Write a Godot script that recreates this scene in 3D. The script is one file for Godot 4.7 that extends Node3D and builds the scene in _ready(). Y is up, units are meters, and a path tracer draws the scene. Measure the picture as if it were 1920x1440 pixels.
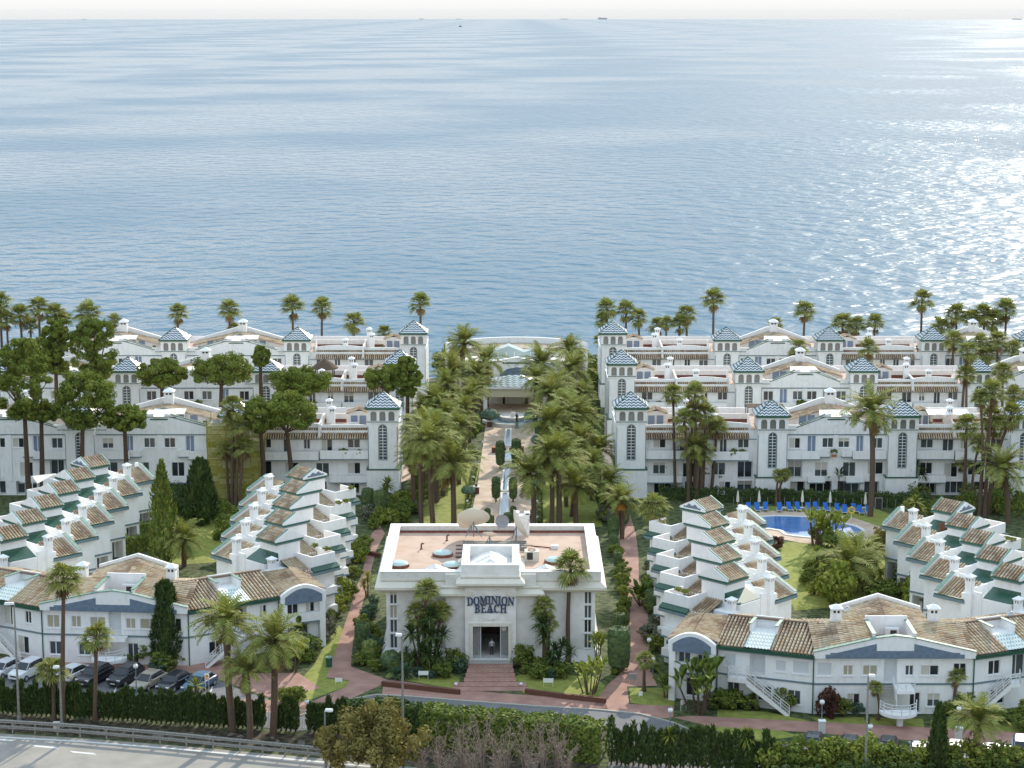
extends Node3D
# A seaside apartment estate seen from the air: units are metres, y is up, the camera looks along -z.
const CAM_H := 65.0
const FOCAL := 3883.0
const PITCH := deg_to_rad(10.25)
var rng := RandomNumberGenerator.new()
var M := {}
var cache := {}
var lichen := FastNoiseLite.new()
var taken := {}

# ---------- mesh collector ----------
class MB:
	var v := PackedVector3Array()
	var n := PackedVector3Array()
	var c := PackedColorArray()
	var u := PackedVector2Array()
	var col := Color.WHITE
	var xf := Transform3D.IDENTITY
	func vert(p: Vector3, nn: Vector3, t: Vector2 = Vector2.ZERO) -> void:
		v.append(p); n.append(nn); c.append(col); u.append(t)
	# corners counter-clockwise seen from outside
	func tri(a: Vector3, b: Vector3, d: Vector3) -> void:
		a = xf * a; b = xf * b; d = xf * d
		var nn := (b - a).cross(d - a).normalized()
		vert(a, nn); vert(d, nn); vert(b, nn)
	func quad(a: Vector3, b: Vector3, d: Vector3, e: Vector3) -> void:
		a = xf * a; b = xf * b; d = xf * d; e = xf * e
		var nn := (d - a).cross(e - b).normalized()
		vert(a, nn, Vector2(0, 0)); vert(d, nn, Vector2(1, 1)); vert(b, nn, Vector2(1, 0))
		vert(a, nn, Vector2(0, 0)); vert(e, nn, Vector2(0, 1)); vert(d, nn, Vector2(1, 1))
	func box(x0: float, y0: float, z0: float, x1: float, y1: float, z1: float) -> MB:
		var a := Vector3(minf(x0, x1), minf(y0, y1), minf(z0, z1))
		var b := Vector3(maxf(x0, x1), maxf(y0, y1), maxf(z0, z1))
		hexa([Vector3(a.x, a.y, b.z), Vector3(b.x, a.y, b.z), Vector3(b.x, a.y, a.z), Vector3(a.x, a.y, a.z)],
			[Vector3(a.x, b.y, b.z), Vector3(b.x, b.y, b.z), Vector3(b.x, b.y, a.z), Vector3(a.x, b.y, a.z)])
		return self
	# bottom ring and top ring, both counter-clockwise seen from above
	func hexa(p: Array, q: Array) -> void:
		var k := p.size()
		for i in k:
			var j := (i + 1) % k
			quad(p[i], p[j], q[j], q[i])
		if k == 4:
			quad(q[0], q[1], q[2], q[3]); quad(p[3], p[2], p[1], p[0])
		else:
			for i in range(1, k - 1):
				tri(q[0], q[i], q[i + 1]); tri(p[0], p[i + 1], p[i])
	# vertical prism over a plan polygon of Vector2(x, z), listed counter-clockwise seen from above (x right, z towards the viewer runs clockwise on paper)
	func prism(poly: PackedVector2Array, y0: float, y1: float, sides := true) -> MB:
		if not Geometry2D.is_polygon_clockwise(poly):
			poly = poly.duplicate(); poly.reverse()
		var k := poly.size()
		if sides:
			for i in k:
				var a := poly[i]; var b := poly[(i + 1) % k]
				quad(Vector3(b.x, y0, b.y), Vector3(a.x, y0, a.y), Vector3(a.x, y1, a.y), Vector3(b.x, y1, b.y))
		var t := Geometry2D.triangulate_polygon(poly)
		for i in range(0, t.size(), 3):
			var A := poly[t[i]]; var B := poly[t[i + 1]]; var C := poly[t[i + 2]]
			var p := Vector3(A.x, y1, A.y); var q := Vector3(B.x, y1, B.y); var r := Vector3(C.x, y1, C.y)
			if (q - p).cross(r - p).y < 0: tri(p, r, q)
			else: tri(p, q, r)
		return self
	# upright slab: outline in (x, y), front at z1, back at z0
	func slab(poly: PackedVector2Array, z0: float, z1: float) -> MB:
		if Geometry2D.is_polygon_clockwise(poly):
			poly = poly.duplicate(); poly.reverse()
		var k := poly.size()
		for i in k:
			var a := poly[i]; var b := poly[(i + 1) % k]
			quad(Vector3(a.x, a.y, z1), Vector3(a.x, a.y, z0), Vector3(b.x, b.y, z0), Vector3(b.x, b.y, z1))
		var t := Geometry2D.triangulate_polygon(poly)
		for i in range(0, t.size(), 3):
			for s in 2:
				var zz := z1 if s == 0 else z0
				var A := Vector3(poly[t[i]].x, poly[t[i]].y, zz); var B := Vector3(poly[t[i + 1]].x, poly[t[i + 1]].y, zz); var C := Vector3(poly[t[i + 2]].x, poly[t[i + 2]].y, zz)
				if ((B - A).cross(C - A).z > 0) == (s == 0): tri(A, B, C)
				else: tri(A, C, B)
		return self
	func tube(pts: Array, rad: Array, sides := 8, cap := true) -> MB:
		var rings := []
		for i in pts.size():
			var t: Vector3 = (pts[mini(i + 1, pts.size() - 1)] - pts[maxi(i - 1, 0)]).normalized()
			var sx := t.cross(Vector3.RIGHT if absf(t.x) < 0.8 else Vector3.FORWARD).normalized()
			var sy := t.cross(sx)
			var ring := []
			for k in sides:
				var a := TAU * k / sides
				var d := sx * cos(a) + sy * sin(a)
				ring.append([xf * (pts[i] + d * rad[i]), (xf.basis * d).normalized()])
			rings.append(ring)
		for i in pts.size() - 1:
			for k in sides:
				var A = rings[i][k]; var B = rings[i][(k + 1) % sides]; var C = rings[i + 1][(k + 1) % sides]; var D = rings[i + 1][k]
				vert(A[0], A[1]); vert(C[0], C[1]); vert(B[0], B[1])
				vert(A[0], A[1]); vert(D[0], D[1]); vert(C[0], C[1])
		if cap:
			for e in [0, pts.size() - 1]:
				var nn: Vector3 = (xf.basis * (pts[e] - pts[1 if e == 0 else e - 1])).normalized()
				for k in range(1, sides - 1):
					vert(rings[e][0][0], nn); vert(rings[e][k][0], nn); vert(rings[e][k + 1][0], nn)
		return self
	func bar(a: Vector3, b: Vector3, r: float, sides := 6) -> MB:
		return tube([a, b], [r, r], sides)
	# lathe round y: profile of Vector2(radius, y) from bottom to top
	func lathe(prof: Array, at: Vector3, sides := 16) -> MB:
		for i in prof.size() - 1:
			for k in sides:
				var a := TAU * k / sides; var b := TAU * (k + 1) / sides
				var da := Vector3(cos(a), 0, -sin(a)); var db := Vector3(cos(b), 0, -sin(b))
				var p: Vector2 = prof[i]; var q: Vector2 = prof[i + 1]
				var sl := (q - p)
				var na := (da * sl.y + Vector3.UP * -sl.x).normalized(); var nb := (db * sl.y + Vector3.UP * -sl.x).normalized()
				var A := xf * (at + da * p.x + Vector3.UP * p.y); var B := xf * (at + db * p.x + Vector3.UP * p.y)
				var C := xf * (at + db * q.x + Vector3.UP * q.y); var D := xf * (at + da * q.x + Vector3.UP * q.y)
				vert(A, na); vert(C, nb); vert(B, nb)
				vert(A, na); vert(D, na); vert(C, nb)
		return self
	# a parapet that climbs in steps towards the back
	func hexa_stair(x: float, _s: int) -> MB:
		var z := -0.4
		for i in 6:
			box(x - 0.12, 8.6, z - i * 0.45, x + 0.12, 9.4 + i * 0.26, z - (i + 1) * 0.45)
		return self
	func hexa_back() -> MB:
		hexa([Vector3(-0.31, 0.36, 0.02), Vector3(0.31, 0.36, 0.02), Vector3(0.31, 0.34, -0.03), Vector3(-0.31, 0.34, -0.03)], [Vector3(-0.31, 1.02, -0.42), Vector3(0.31, 1.02, -0.42), Vector3(0.31, 1.0, -0.48), Vector3(-0.31, 1.0, -0.48)])
		return self
	func quad_panel(a: Vector2, b: Vector2, y0: float, y1: float) -> MB:
		quad(Vector3(a.x, y0, a.y), Vector3(b.x, y0, b.y), Vector3(b.x, y1, b.y), Vector3(a.x, y1, a.y))
		return self
	func wheel(r: float, w: float) -> MB:
		lathe([Vector2(0, -w / 2), Vector2(r * 0.9, -w / 2), Vector2(r, -w * 0.35), Vector2(r, w * 0.35), Vector2(r * 0.9, w / 2), Vector2(0, w / 2)], Vector3.ZERO, 16)
		return self
	func hexa_box(a: Vector3, b: Vector3, z: float) -> MB:
		var s := (b.y - a.y) * 0.35
		hexa([Vector3(minf(a.x, b.x), a.y, z), Vector3(maxf(a.x, b.x), a.y, z), Vector3(maxf(a.x, b.x), a.y, -z), Vector3(minf(a.x, b.x), a.y, -z)],
			[Vector3(minf(a.x, b.x) + s, b.y, z * 0.6), Vector3(maxf(a.x, b.x) - s, b.y, z * 0.6), Vector3(maxf(a.x, b.x) - s, b.y, -z * 0.6), Vector3(minf(a.x, b.x) + s, b.y, -z * 0.6)])
		return self
	func hexa_hull(l: float, h: float) -> MB:
		var w := l * 0.16
		hexa([Vector3(-l * 0.95, -1, w * 0.8), Vector3(l * 0.75, -1, w * 0.7), Vector3(l * 0.9, -1, 0), Vector3(l * 0.75, -1, -w * 0.7), Vector3(-l * 0.95, -1, -w * 0.8)],
			[Vector3(-l, h, w), Vector3(l * 0.75, h, w), Vector3(l, h * 1.25, 0), Vector3(l * 0.75, h, -w), Vector3(-l, h, -w)])
		return self
	func hexa_slope(x0: float, x1: float, y0: float, y1: float, z0: float, z1: float) -> MB:
		hexa([Vector3(x0, y0 - 0.05, z0), Vector3(x1, y0 - 0.05, z0), Vector3(x1, y1 - 0.05, z1), Vector3(x0, y1 - 0.05, z1)], [Vector3(x0, y0, z0), Vector3(x1, y0, z0), Vector3(x1, y1, z1), Vector3(x0, y1, z1)])
		return self
	func strip_beam(a: Vector3, b: Vector3, y0: float, y1: float) -> MB:
		var prof := [Vector2(0.0, y0), Vector2(0.09, lerpf(y0, y1, 0.15)), Vector2(0.09, lerpf(y0, y1, 0.35)), Vector2(0.02, lerpf(y0, y1, 0.5)), Vector2(0.09, lerpf(y0, y1, 0.65)), Vector2(0.09, lerpf(y0, y1, 0.85)), Vector2(0.0, y1)]
		for i in prof.size() - 1:
			var p: Vector2 = prof[i]; var q: Vector2 = prof[i + 1]
			quad(a + Vector3(0, p.y, p.x), b + Vector3(0, p.y, p.x), b + Vector3(0, q.y, q.x), a + Vector3(0, q.y, q.x))
			quad(b + Vector3(0, p.y, p.x - 0.02), a + Vector3(0, p.y, p.x - 0.02), a + Vector3(0, q.y, q.x - 0.02), b + Vector3(0, q.y, q.x - 0.02))
		return self
	func pleated(a: Vector3, b: Vector3, h: float) -> MB:
		var n := int((b - a).length() / 0.45)
		var nn := (b - a).cross(Vector3.UP).normalized()
		for i in n:
			for j in 5:
				var o0 := nn * (0.05 * sin(i * 1.9 + j) + 0.04 * sin(i * 0.7)); var o1 := nn * (0.05 * sin((i + 1) * 1.9 + j) + 0.04 * sin((i + 1) * 0.7))
				var o2 := nn * (0.05 * sin((i + 1) * 1.9 + j + 1) + 0.04 * sin((i + 1) * 0.7)); var o3 := nn * (0.05 * sin(i * 1.9 + j + 1) + 0.04 * sin(i * 0.7))
				var y0 := Vector3(0, h * j / 5.0, 0); var y1 := Vector3(0, h * (j + 1) / 5.0, 0)
				var p := a.lerp(b, float(i) / n); var q := a.lerp(b, float(i + 1) / n)
				quad(p + o0 + y0, q + o1 + y0, q + o2 + y1, p + o3 + y1)
		return self
	func tri_sheet(a: Vector3, b: Vector3, c: Vector3, t: float) -> MB:
		var d := Vector3(0, t, 0)
		tri(a + d, b + d, c + d); tri(a, c, b)
		quad(a, b, b + d, a + d); quad(b, c, c + d, b + d); quad(c, a, a + d, c + d)
		return self
	func mesh(m: Material) -> ArrayMesh:
		var am := ArrayMesh.new()
		if v.is_empty(): return am
		var arr := []
		arr.resize(Mesh.ARRAY_MAX)
		arr[Mesh.ARRAY_VERTEX] = v; arr[Mesh.ARRAY_NORMAL] = n; arr[Mesh.ARRAY_COLOR] = c; arr[Mesh.ARRAY_TEX_UV] = u
		am.add_surface_from_arrays(Mesh.PRIMITIVE_TRIANGLES, arr)
		am.surface_set_material(0, m)
		return am

# ---------- scene helpers ----------
func mb() -> MB: return MB.new()
func uname(called: String) -> String:
	if not taken.has(called):
		taken[called] = 0
		return called
	taken[called] += 1
	return "%s_%03d" % [called, taken[called]]
func put(b: MB, called: String, m: Material, parent: Node) -> MeshInstance3D:
	return put_mesh(b.mesh(m), called, parent)
func put_mesh(me: Mesh, called: String, parent: Node, at := Vector3.ZERO, bas := Basis.IDENTITY) -> MeshInstance3D:
	var o := MeshInstance3D.new()
	o.mesh = me
	if parent == self:
		o.name = uname(called)
		add_child(o)
	else:
		o.name = called
		parent.add_child(o, true)
	o.transform = Transform3D(bas, at)
	return o
func thing(called: String, label: String, category: String, at := Vector3.ZERO, turn := 0.0, group := "") -> Node3D:
	var o := Node3D.new()
	o.name = uname(called)
	add_child(o)
	o.position = at
	o.rotation.y = turn
	tag(o, label, category, group)
	return o
func tag(o: Node, label: String, category: String, group := "", kind := "") -> Node:
	if label: o.set_meta("label", label)
	if category: o.set_meta("category", category)
	if group: o.set_meta("group", group)
	if kind: o.set_meta("kind", kind)
	return o
func struct(o: Node) -> Node:
	o.set_meta("kind", "structure")
	return o
func copy(o: Node3D, called: String, label: String, group: String, at: Vector3, turn: float, sc := 1.0) -> Node3D:
	var r: Node3D = o.duplicate()
	r.name = uname(called)
	add_child(r)
	r.transform = Transform3D(Basis(Vector3.UP, turn) * Basis.from_scale(Vector3.ONE * sc), at)
	if label: r.set_meta("label", label)
	if group: r.set_meta("group", group)
	return r
# a pixel of the 1920 x 1440 photograph as a direction; met with a level plane, or at a given distance
func ray(px: float, py: float) -> Vector3:
	var a := (px - 960.0) / FOCAL; var b := (py - 720.0) / FOCAL
	return Vector3(a, -sin(PITCH) - b * cos(PITCH), -cos(PITCH) + b * sin(PITCH))
func G(px: float, py: float, h := 0.0) -> Vector3:
	var d := ray(px, py)
	return Vector3(0, CAM_H, 0) + d * ((h - CAM_H) / d.y)
func at(px: float, py: float, dist: float) -> Vector3:
	var d := ray(px, py)
	return Vector3(0, CAM_H, 0) + d * (-dist / d.z)
func G2(px: float, py: float, h := 0.0) -> Vector2:
	var p := G(px, py, h)
	return Vector2(p.x, p.z)
func poly_px(a: Array, h := 0.0) -> PackedVector2Array:
	var r := PackedVector2Array()
	for i in range(0, a.size(), 2): r.append(G2(a[i], a[i + 1], h))
	return r
func rnd(a: float, b: float) -> float: return rng.randf_range(a, b)
func lin(r: float, g: float, b: float) -> Color: return Color(r, g, b).linear_to_srgb()

# ---------- materials ----------
func noise_tex(freq: float, ramp: Array, size := 512, octaves := 5, sd := 1, kind := FastNoiseLite.TYPE_SIMPLEX_SMOOTH, normal := false, bump := 4.0) -> NoiseTexture2D:
	var f := FastNoiseLite.new()
	f.seed = sd; f.frequency = freq; f.noise_type = kind; f.fractal_octaves = octaves
	var t := NoiseTexture2D.new()
	t.width = size; t.height = size; t.seamless = true; t.noise = f
	if normal:
		t.as_normal_map = true; t.bump_strength = bump
	else:
		var g := Gradient.new()
		var off := PackedFloat32Array(); var cs := PackedColorArray()
		for i in ramp.size():
			off.append(ramp[i][0]); cs.append(ramp[i][1])
		g.offsets = off; g.colors = cs
		t.color_ramp = g
	return t
func pm(called: String, c: Color, rough := 0.9, tex: Texture2D = null, scale := 0.25) -> StandardMaterial3D:
	var m := StandardMaterial3D.new()
	m.resource_name = called
	m.albedo_color = c
	m.roughness = rough
	if tex:
		m.albedo_texture = tex
		m.uv1_triplanar = true; m.uv1_world_triplanar = true
		m.uv1_scale = Vector3.ONE * scale
	M[called] = m
	return m
func vc(called: String, rough := 0.9, c := Color.WHITE, backlit := 0.0) -> StandardMaterial3D:
	var m := pm(called, c, rough)
	m.vertex_color_use_as_albedo = true
	if backlit > 0:
		m.backlight_enabled = true; m.backlight = Color(backlit, backlit, backlit * 0.7)
		m.cull_mode = BaseMaterial3D.CULL_DISABLED
		m.metallic_specular = 0.18
	return m
func two(a: Color, b: Color, p := 0.35, q := 0.65) -> Array: return [[p, a], [q, b]]

func make_materials() -> void:
	var W := Color(1, 1, 1)
	# weathered plaster: fine mottling and rain-washed patches
	var plaster := noise_tex(0.012, [[0.1, Color(0.94, 0.935, 0.925)], [0.4, Color(0.98, 0.978, 0.972)], [0.8, W]], 512, 6, 3)
	pm("white", lin(0.86, 0.86, 0.85), 0.85, plaster, 0.11)
	(M["white"] as StandardMaterial3D).uv1_scale = Vector3(0.21, 0.07, 0.21)
	pm("white_warm", lin(0.82, 0.79, 0.74), 0.85, plaster, 0.13)
	pm("trim_white", lin(0.86, 0.86, 0.85), 0.6)
	pm("stone", lin(0.84, 0.82, 0.78), 0.85, noise_tex(0.01, [[0.2, Color(0.95, 0.945, 0.935)], [0.7, W]], 512, 5, 8), 0.12)
	pm("stone_cap", lin(0.72, 0.70, 0.65), 0.8, plaster, 0.2)
	pm("cornice", lin(0.72, 0.68, 0.58), 0.8, plaster, 0.2)
	pm("green", lin(0.022, 0.105, 0.065), 0.35)
	pm("green_soft", lin(0.20, 0.34, 0.27), 0.6, noise_tex(0.02, two(Color(0.8, 0.8, 0.8), W), 256, 4, 5), 0.5)
	pm("green_glaze", lin(0.035, 0.115, 0.075), 0.25, noise_tex(0.05, two(Color(0.7, 0.75, 0.72), W), 256, 4, 15), 0.6)
	pm("green_grey", lin(0.16, 0.22, 0.24), 0.6)
	pm("blue_grey", lin(0.15, 0.205, 0.275), 0.7, noise_tex(0.02, two(Color(0.92, 0.92, 0.92), W), 256, 4, 6), 0.3)
	pm("blue_door", lin(0.20, 0.26, 0.36), 0.6)
	pm("frame", lin(0.75, 0.75, 0.74), 0.45)
	for g in [["glass_dark", lin(0.02, 0.025, 0.03)], ["glass_mid", lin(0.07, 0.085, 0.09)], ["glass_cream", lin(0.42, 0.38, 0.28)], ["shutter", lin(0.62, 0.65, 0.66)], ["glass_belvedere", lin(0.20, 0.20, 0.18)]]:
		pm(g[0], g[1], 0.08 if g[0] != "shutter" else 0.6)
	pm("curtain", lin(0.55, 0.52, 0.45), 0.9)
	lichen.seed = 5; lichen.frequency = 0.35; lichen.fractal_octaves = 3
	pm("terrace", lin(0.60, 0.42, 0.33), 0.9, noise_tex(0.03, two(Color(0.85, 0.83, 0.82), W), 512, 5, 11), 0.2)
	pm("terrace_red", lin(0.24, 0.085, 0.055), 0.85, noise_tex(0.03, two(Color(0.8, 0.8, 0.8), W), 256, 5, 12), 0.4)
	pm("roof_pink", lin(0.55, 0.40, 0.31), 0.9, noise_tex(0.012, [[0.2, Color(0.92, 0.905, 0.89)], [0.5, Color(0.97, 0.965, 0.96)], [0.8, W]], 512, 6, 13), 0.06)
	pm("paving_red", lin(0.40, 0.23, 0.18), 0.9, noise_tex(0.012, [[0.2, Color(0.88, 0.86, 0.86)], [0.55, Color(0.95, 0.94, 0.93)], [0.85, W]], 512, 6, 14), 0.07)
	pm("paving_pale", lin(0.60, 0.47, 0.37), 0.9, noise_tex(0.012, [[0.2, Color(0.9, 0.88, 0.86)], [0.55, Color(0.96, 0.95, 0.93)], [0.85, W]], 512, 6, 14), 0.07)
	pm("paving_line", lin(0.52, 0.40, 0.22), 0.9)
	pm("brick", lin(0.20, 0.085, 0.055), 0.9, noise_tex(0.06, two(Color(0.7, 0.68, 0.66), W), 256, 4, 16), 0.8)
	pm("asphalt", lin(0.17, 0.17, 0.175), 0.9, noise_tex(0.012, [[0.2, Color(0.9, 0.9, 0.9)], [0.8, W]], 512, 6, 17), 0.05)
	pm("highway", lin(0.33, 0.305, 0.27), 0.9, noise_tex(0.012, [[0.2, Color(0.92, 0.92, 0.92)], [0.8, W]], 512, 6, 18), 0.05)
	pm("paint_white", lin(0.65, 0.65, 0.62), 0.7)
	pm("kerb", lin(0.42, 0.40, 0.36), 0.9, plaster, 0.3)
	pm("soil", lin(0.10, 0.075, 0.05), 0.95, noise_tex(0.02, [[0.25, Color(0.45, 0.5, 0.4)], [0.5, Color(0.8, 0.8, 0.7)], [0.75, W]], 512, 6, 19), 0.1)
	pm("ground", lin(0.10, 0.12, 0.04), 0.95, noise_tex(0.02, [[0.25, Color(0.5, 0.55, 0.45)], [0.5, Color(0.8, 0.85, 0.7)], [0.75, W]], 512, 6, 20), 0.1)
	pm("lawn", lin(0.27, 0.285, 0.055), 0.95, noise_tex(0.02, [[0.15, Color(0.8, 0.86, 0.78)], [0.5, Color(0.93, 0.94, 0.9)], [0.85, W]], 512, 6, 21), 0.09)
	pm("sand", lin(0.46, 0.38, 0.28), 0.95, noise_tex(0.02, two(Color(0.85, 0.85, 0.85), W), 512, 5, 22), 0.1)
	pm("metal_grey", lin(0.33, 0.33, 0.33), 0.5)
	pm("metal_white", lin(0.70, 0.70, 0.69), 0.45)
	pm("rail_white", lin(0.74, 0.74, 0.73), 0.5)
	pm("galvanised", lin(0.33, 0.32, 0.29), 0.55, noise_tex(0.05, two(Color(0.75, 0.74, 0.72), W), 256, 4, 23), 0.5)
	pm("black", lin(0.015, 0.015, 0.016), 0.5)
	pm("dark", lin(0.03, 0.03, 0.032), 0.6)
	pm("wood", lin(0.13, 0.065, 0.035), 0.7, noise_tex(0.05, two(Color(0.7, 0.7, 0.7), W), 256, 4, 24), 0.6)
	pm("thatch", lin(0.16, 0.11, 0.07), 0.95, noise_tex(0.06, two(Color(0.6, 0.6, 0.6), W), 256, 5, 25), 1.2)
	pm("canvas", lin(0.72, 0.68, 0.58), 0.9)
	pm("lounger_blue", lin(0.012, 0.135, 0.50), 0.7)
	pm("pot", lin(0.36, 0.14, 0.07), 0.85)
	pm("pool_tile", lin(0.015, 0.18, 0.52), 0.4, noise_tex(0.01, two(Color(0.75, 0.85, 0.95), W), 256, 3, 26), 0.15)
	pm("sign_aqua", lin(0.08, 0.42, 0.66), 0.4)
	pm("pool_pale", lin(0.17, 0.26, 0.29), 0.25, noise_tex(0.03, two(Color(0.7, 0.8, 0.9), W), 256, 4, 36), 0.4)
	pm("cream", lin(0.66, 0.60, 0.42), 0.8)
	pm("red_light", lin(0.45, 0.02, 0.02), 0.2)
	pm("orange", lin(0.75, 0.28, 0.02), 0.6)
	pm("ship_grey", lin(0.42, 0.43, 0.44), 0.7)
	pm("dome_glass", lin(0.50, 0.62, 0.58), 0.15)
	pm("conservatory", lin(0.42, 0.52, 0.50), 0.12)
	pm("yellow", lin(0.75, 0.50, 0.04), 0.5)
	pm("sign_blue", lin(0.03, 0.06, 0.12), 0.5)
	pm("terracotta_wall", lin(0.25, 0.09, 0.035), 0.9, noise_tex(0.04, two(Color(0.7, 0.7, 0.7), W), 256, 4, 27), 0.5)
	pm("bark", lin(0.15, 0.095, 0.06), 0.95, noise_tex(0.05, two(Color(0.5, 0.48, 0.45), W), 256, 5, 28), 0.8)
	pm("twig", lin(0.24, 0.185, 0.15), 0.9)
	pm("palm_bark", lin(0.20, 0.135, 0.09), 0.95, noise_tex(0.05, two(Color(0.55, 0.52, 0.5), W), 256, 5, 29), 1.0)
	pm("rock", lin(0.24, 0.20, 0.16), 0.95, noise_tex(0.05, two(Color(0.6, 0.6, 0.6), W), 256, 5, 30), 0.6)
	pm("lamp_globe", lin(0.80, 0.80, 0.78), 0.25)
	pm("plaque", lin(0.62, 0.60, 0.55), 0.6)
	vc("vc", 0.85)
	vc("tile", 0.9)
	vc("glaze", 0.3)
	vc("leaf", 0.7, Color.WHITE, 0.6)
	vc("needle", 0.8, Color.WHITE, 0.6)
	vc("clipped", 0.8)
	var w := pm("pool_water", Color(0.35, 0.7, 0.9, 0.12), 0.03)
	w.transparency = BaseMaterial3D.TRANSPARENCY_ALPHA
	w.normal_enabled = true
	w.normal_texture = noise_tex(0.02, [], 512, 3, 31, FastNoiseLite.TYPE_SIMPLEX_SMOOTH, true, 3.0)
	w.normal_scale = 0.25
	w.uv1_triplanar = true; w.uv1_world_triplanar = true; w.uv1_scale = Vector3.ONE * 0.25
	var gl := pm("glass_clear", Color(0.85, 0.9, 0.9, 0.14), 0.03)
	gl.transparency = BaseMaterial3D.TRANSPARENCY_ALPHA
	var nt := pm("netting", Color(0.62, 0.60, 0.16, 0.55), 0.9)
	nt.transparency = BaseMaterial3D.TRANSPARENCY_ALPHA
	nt.cull_mode = BaseMaterial3D.CULL_DISABLED
	var s := pm("sea_water", lin(0.052, 0.145, 0.215), 0.23)
	s.metallic_specular = 0.2
	s.normal_enabled = true
	s.normal_texture = noise_tex(0.035, [], 2048, 6, 32, FastNoiseLite.TYPE_SIMPLEX_SMOOTH, true, 6.0)
	s.normal_scale = 0.34
	s.uv1_triplanar = true; s.uv1_world_triplanar = true; s.uv1_scale = Vector3.ONE * 0.0011
	s.roughness_texture = noise_tex(0.006, [[0.3, Color(0.5, 0.5, 0.5)], [0.55, Color(0.8, 0.8, 0.8)], [0.7, W]], 512, 4, 33)

func _ready() -> void:
	rng.seed = 7
	# camera, sky, sun, exposure
	var cam := Camera3D.new()
	cam.name = "camera"
	cam.position = Vector3(0, CAM_H, 0)
	cam.rotation = Vector3(-PITCH, 0, 0)
	cam.fov = rad_to_deg(2.0 * atan(720.0 / FOCAL))
	cam.near = 0.5; cam.far = 90000.0
	add_child(cam)
	var env := Environment.new()
	env.background_mode = Environment.BG_SKY
	var sm := ProceduralSkyMaterial.new()
	sm.sky_top_color = Color(0.82, 0.91, 1.0)
	sm.sky_horizon_color = Color(0.895, 0.895, 0.89)
	sm.sky_curve = 0.18
	sm.ground_horizon_color = Color(0.895, 0.895, 0.89)
	sm.ground_bottom_color = Color(0.45, 0.45, 0.42)
	sm.sun_angle_max = 0.0
	sm.sky_energy_multiplier = 1.04
	var sky := Sky.new()
	sky.sky_material = sm
	env.sky = sky
	env.tonemap_mode = Environment.TONE_MAPPER_LINEAR
	env.tonemap_exposure = 1.22
	# thin sea haze that pales the far ships and the horizon
	env.fog_enabled = true
	env.fog_density = 0.000006
	env.fog_light_color = Color(0.93, 0.94, 0.95)
	env.sdfgi_enabled = true; env.ssao_enabled = true; env.ssil_enabled = true
	var we := WorldEnvironment.new()
	we.name = "world"
	we.environment = env
	add_child(we)
	var sun := DirectionalLight3D.new()
	sun.name = "sun"
	var az := deg_to_rad(18.5); var el := deg_to_rad(27.0)
	var to_sun := Vector3(sin(az) * cos(el), sin(el), -cos(az) * cos(el))
	sun.light_energy = 1.27
	sun.light_color = Color(1.0, 0.955, 0.88)
	sun.light_angular_distance = 0.53
	sun.shadow_enabled = true
	add_child(sun)
	sun.look_at_from_position(to_sun * 500.0, Vector3.ZERO)
	make_materials()
	build_terrain()
	build_all()

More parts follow.
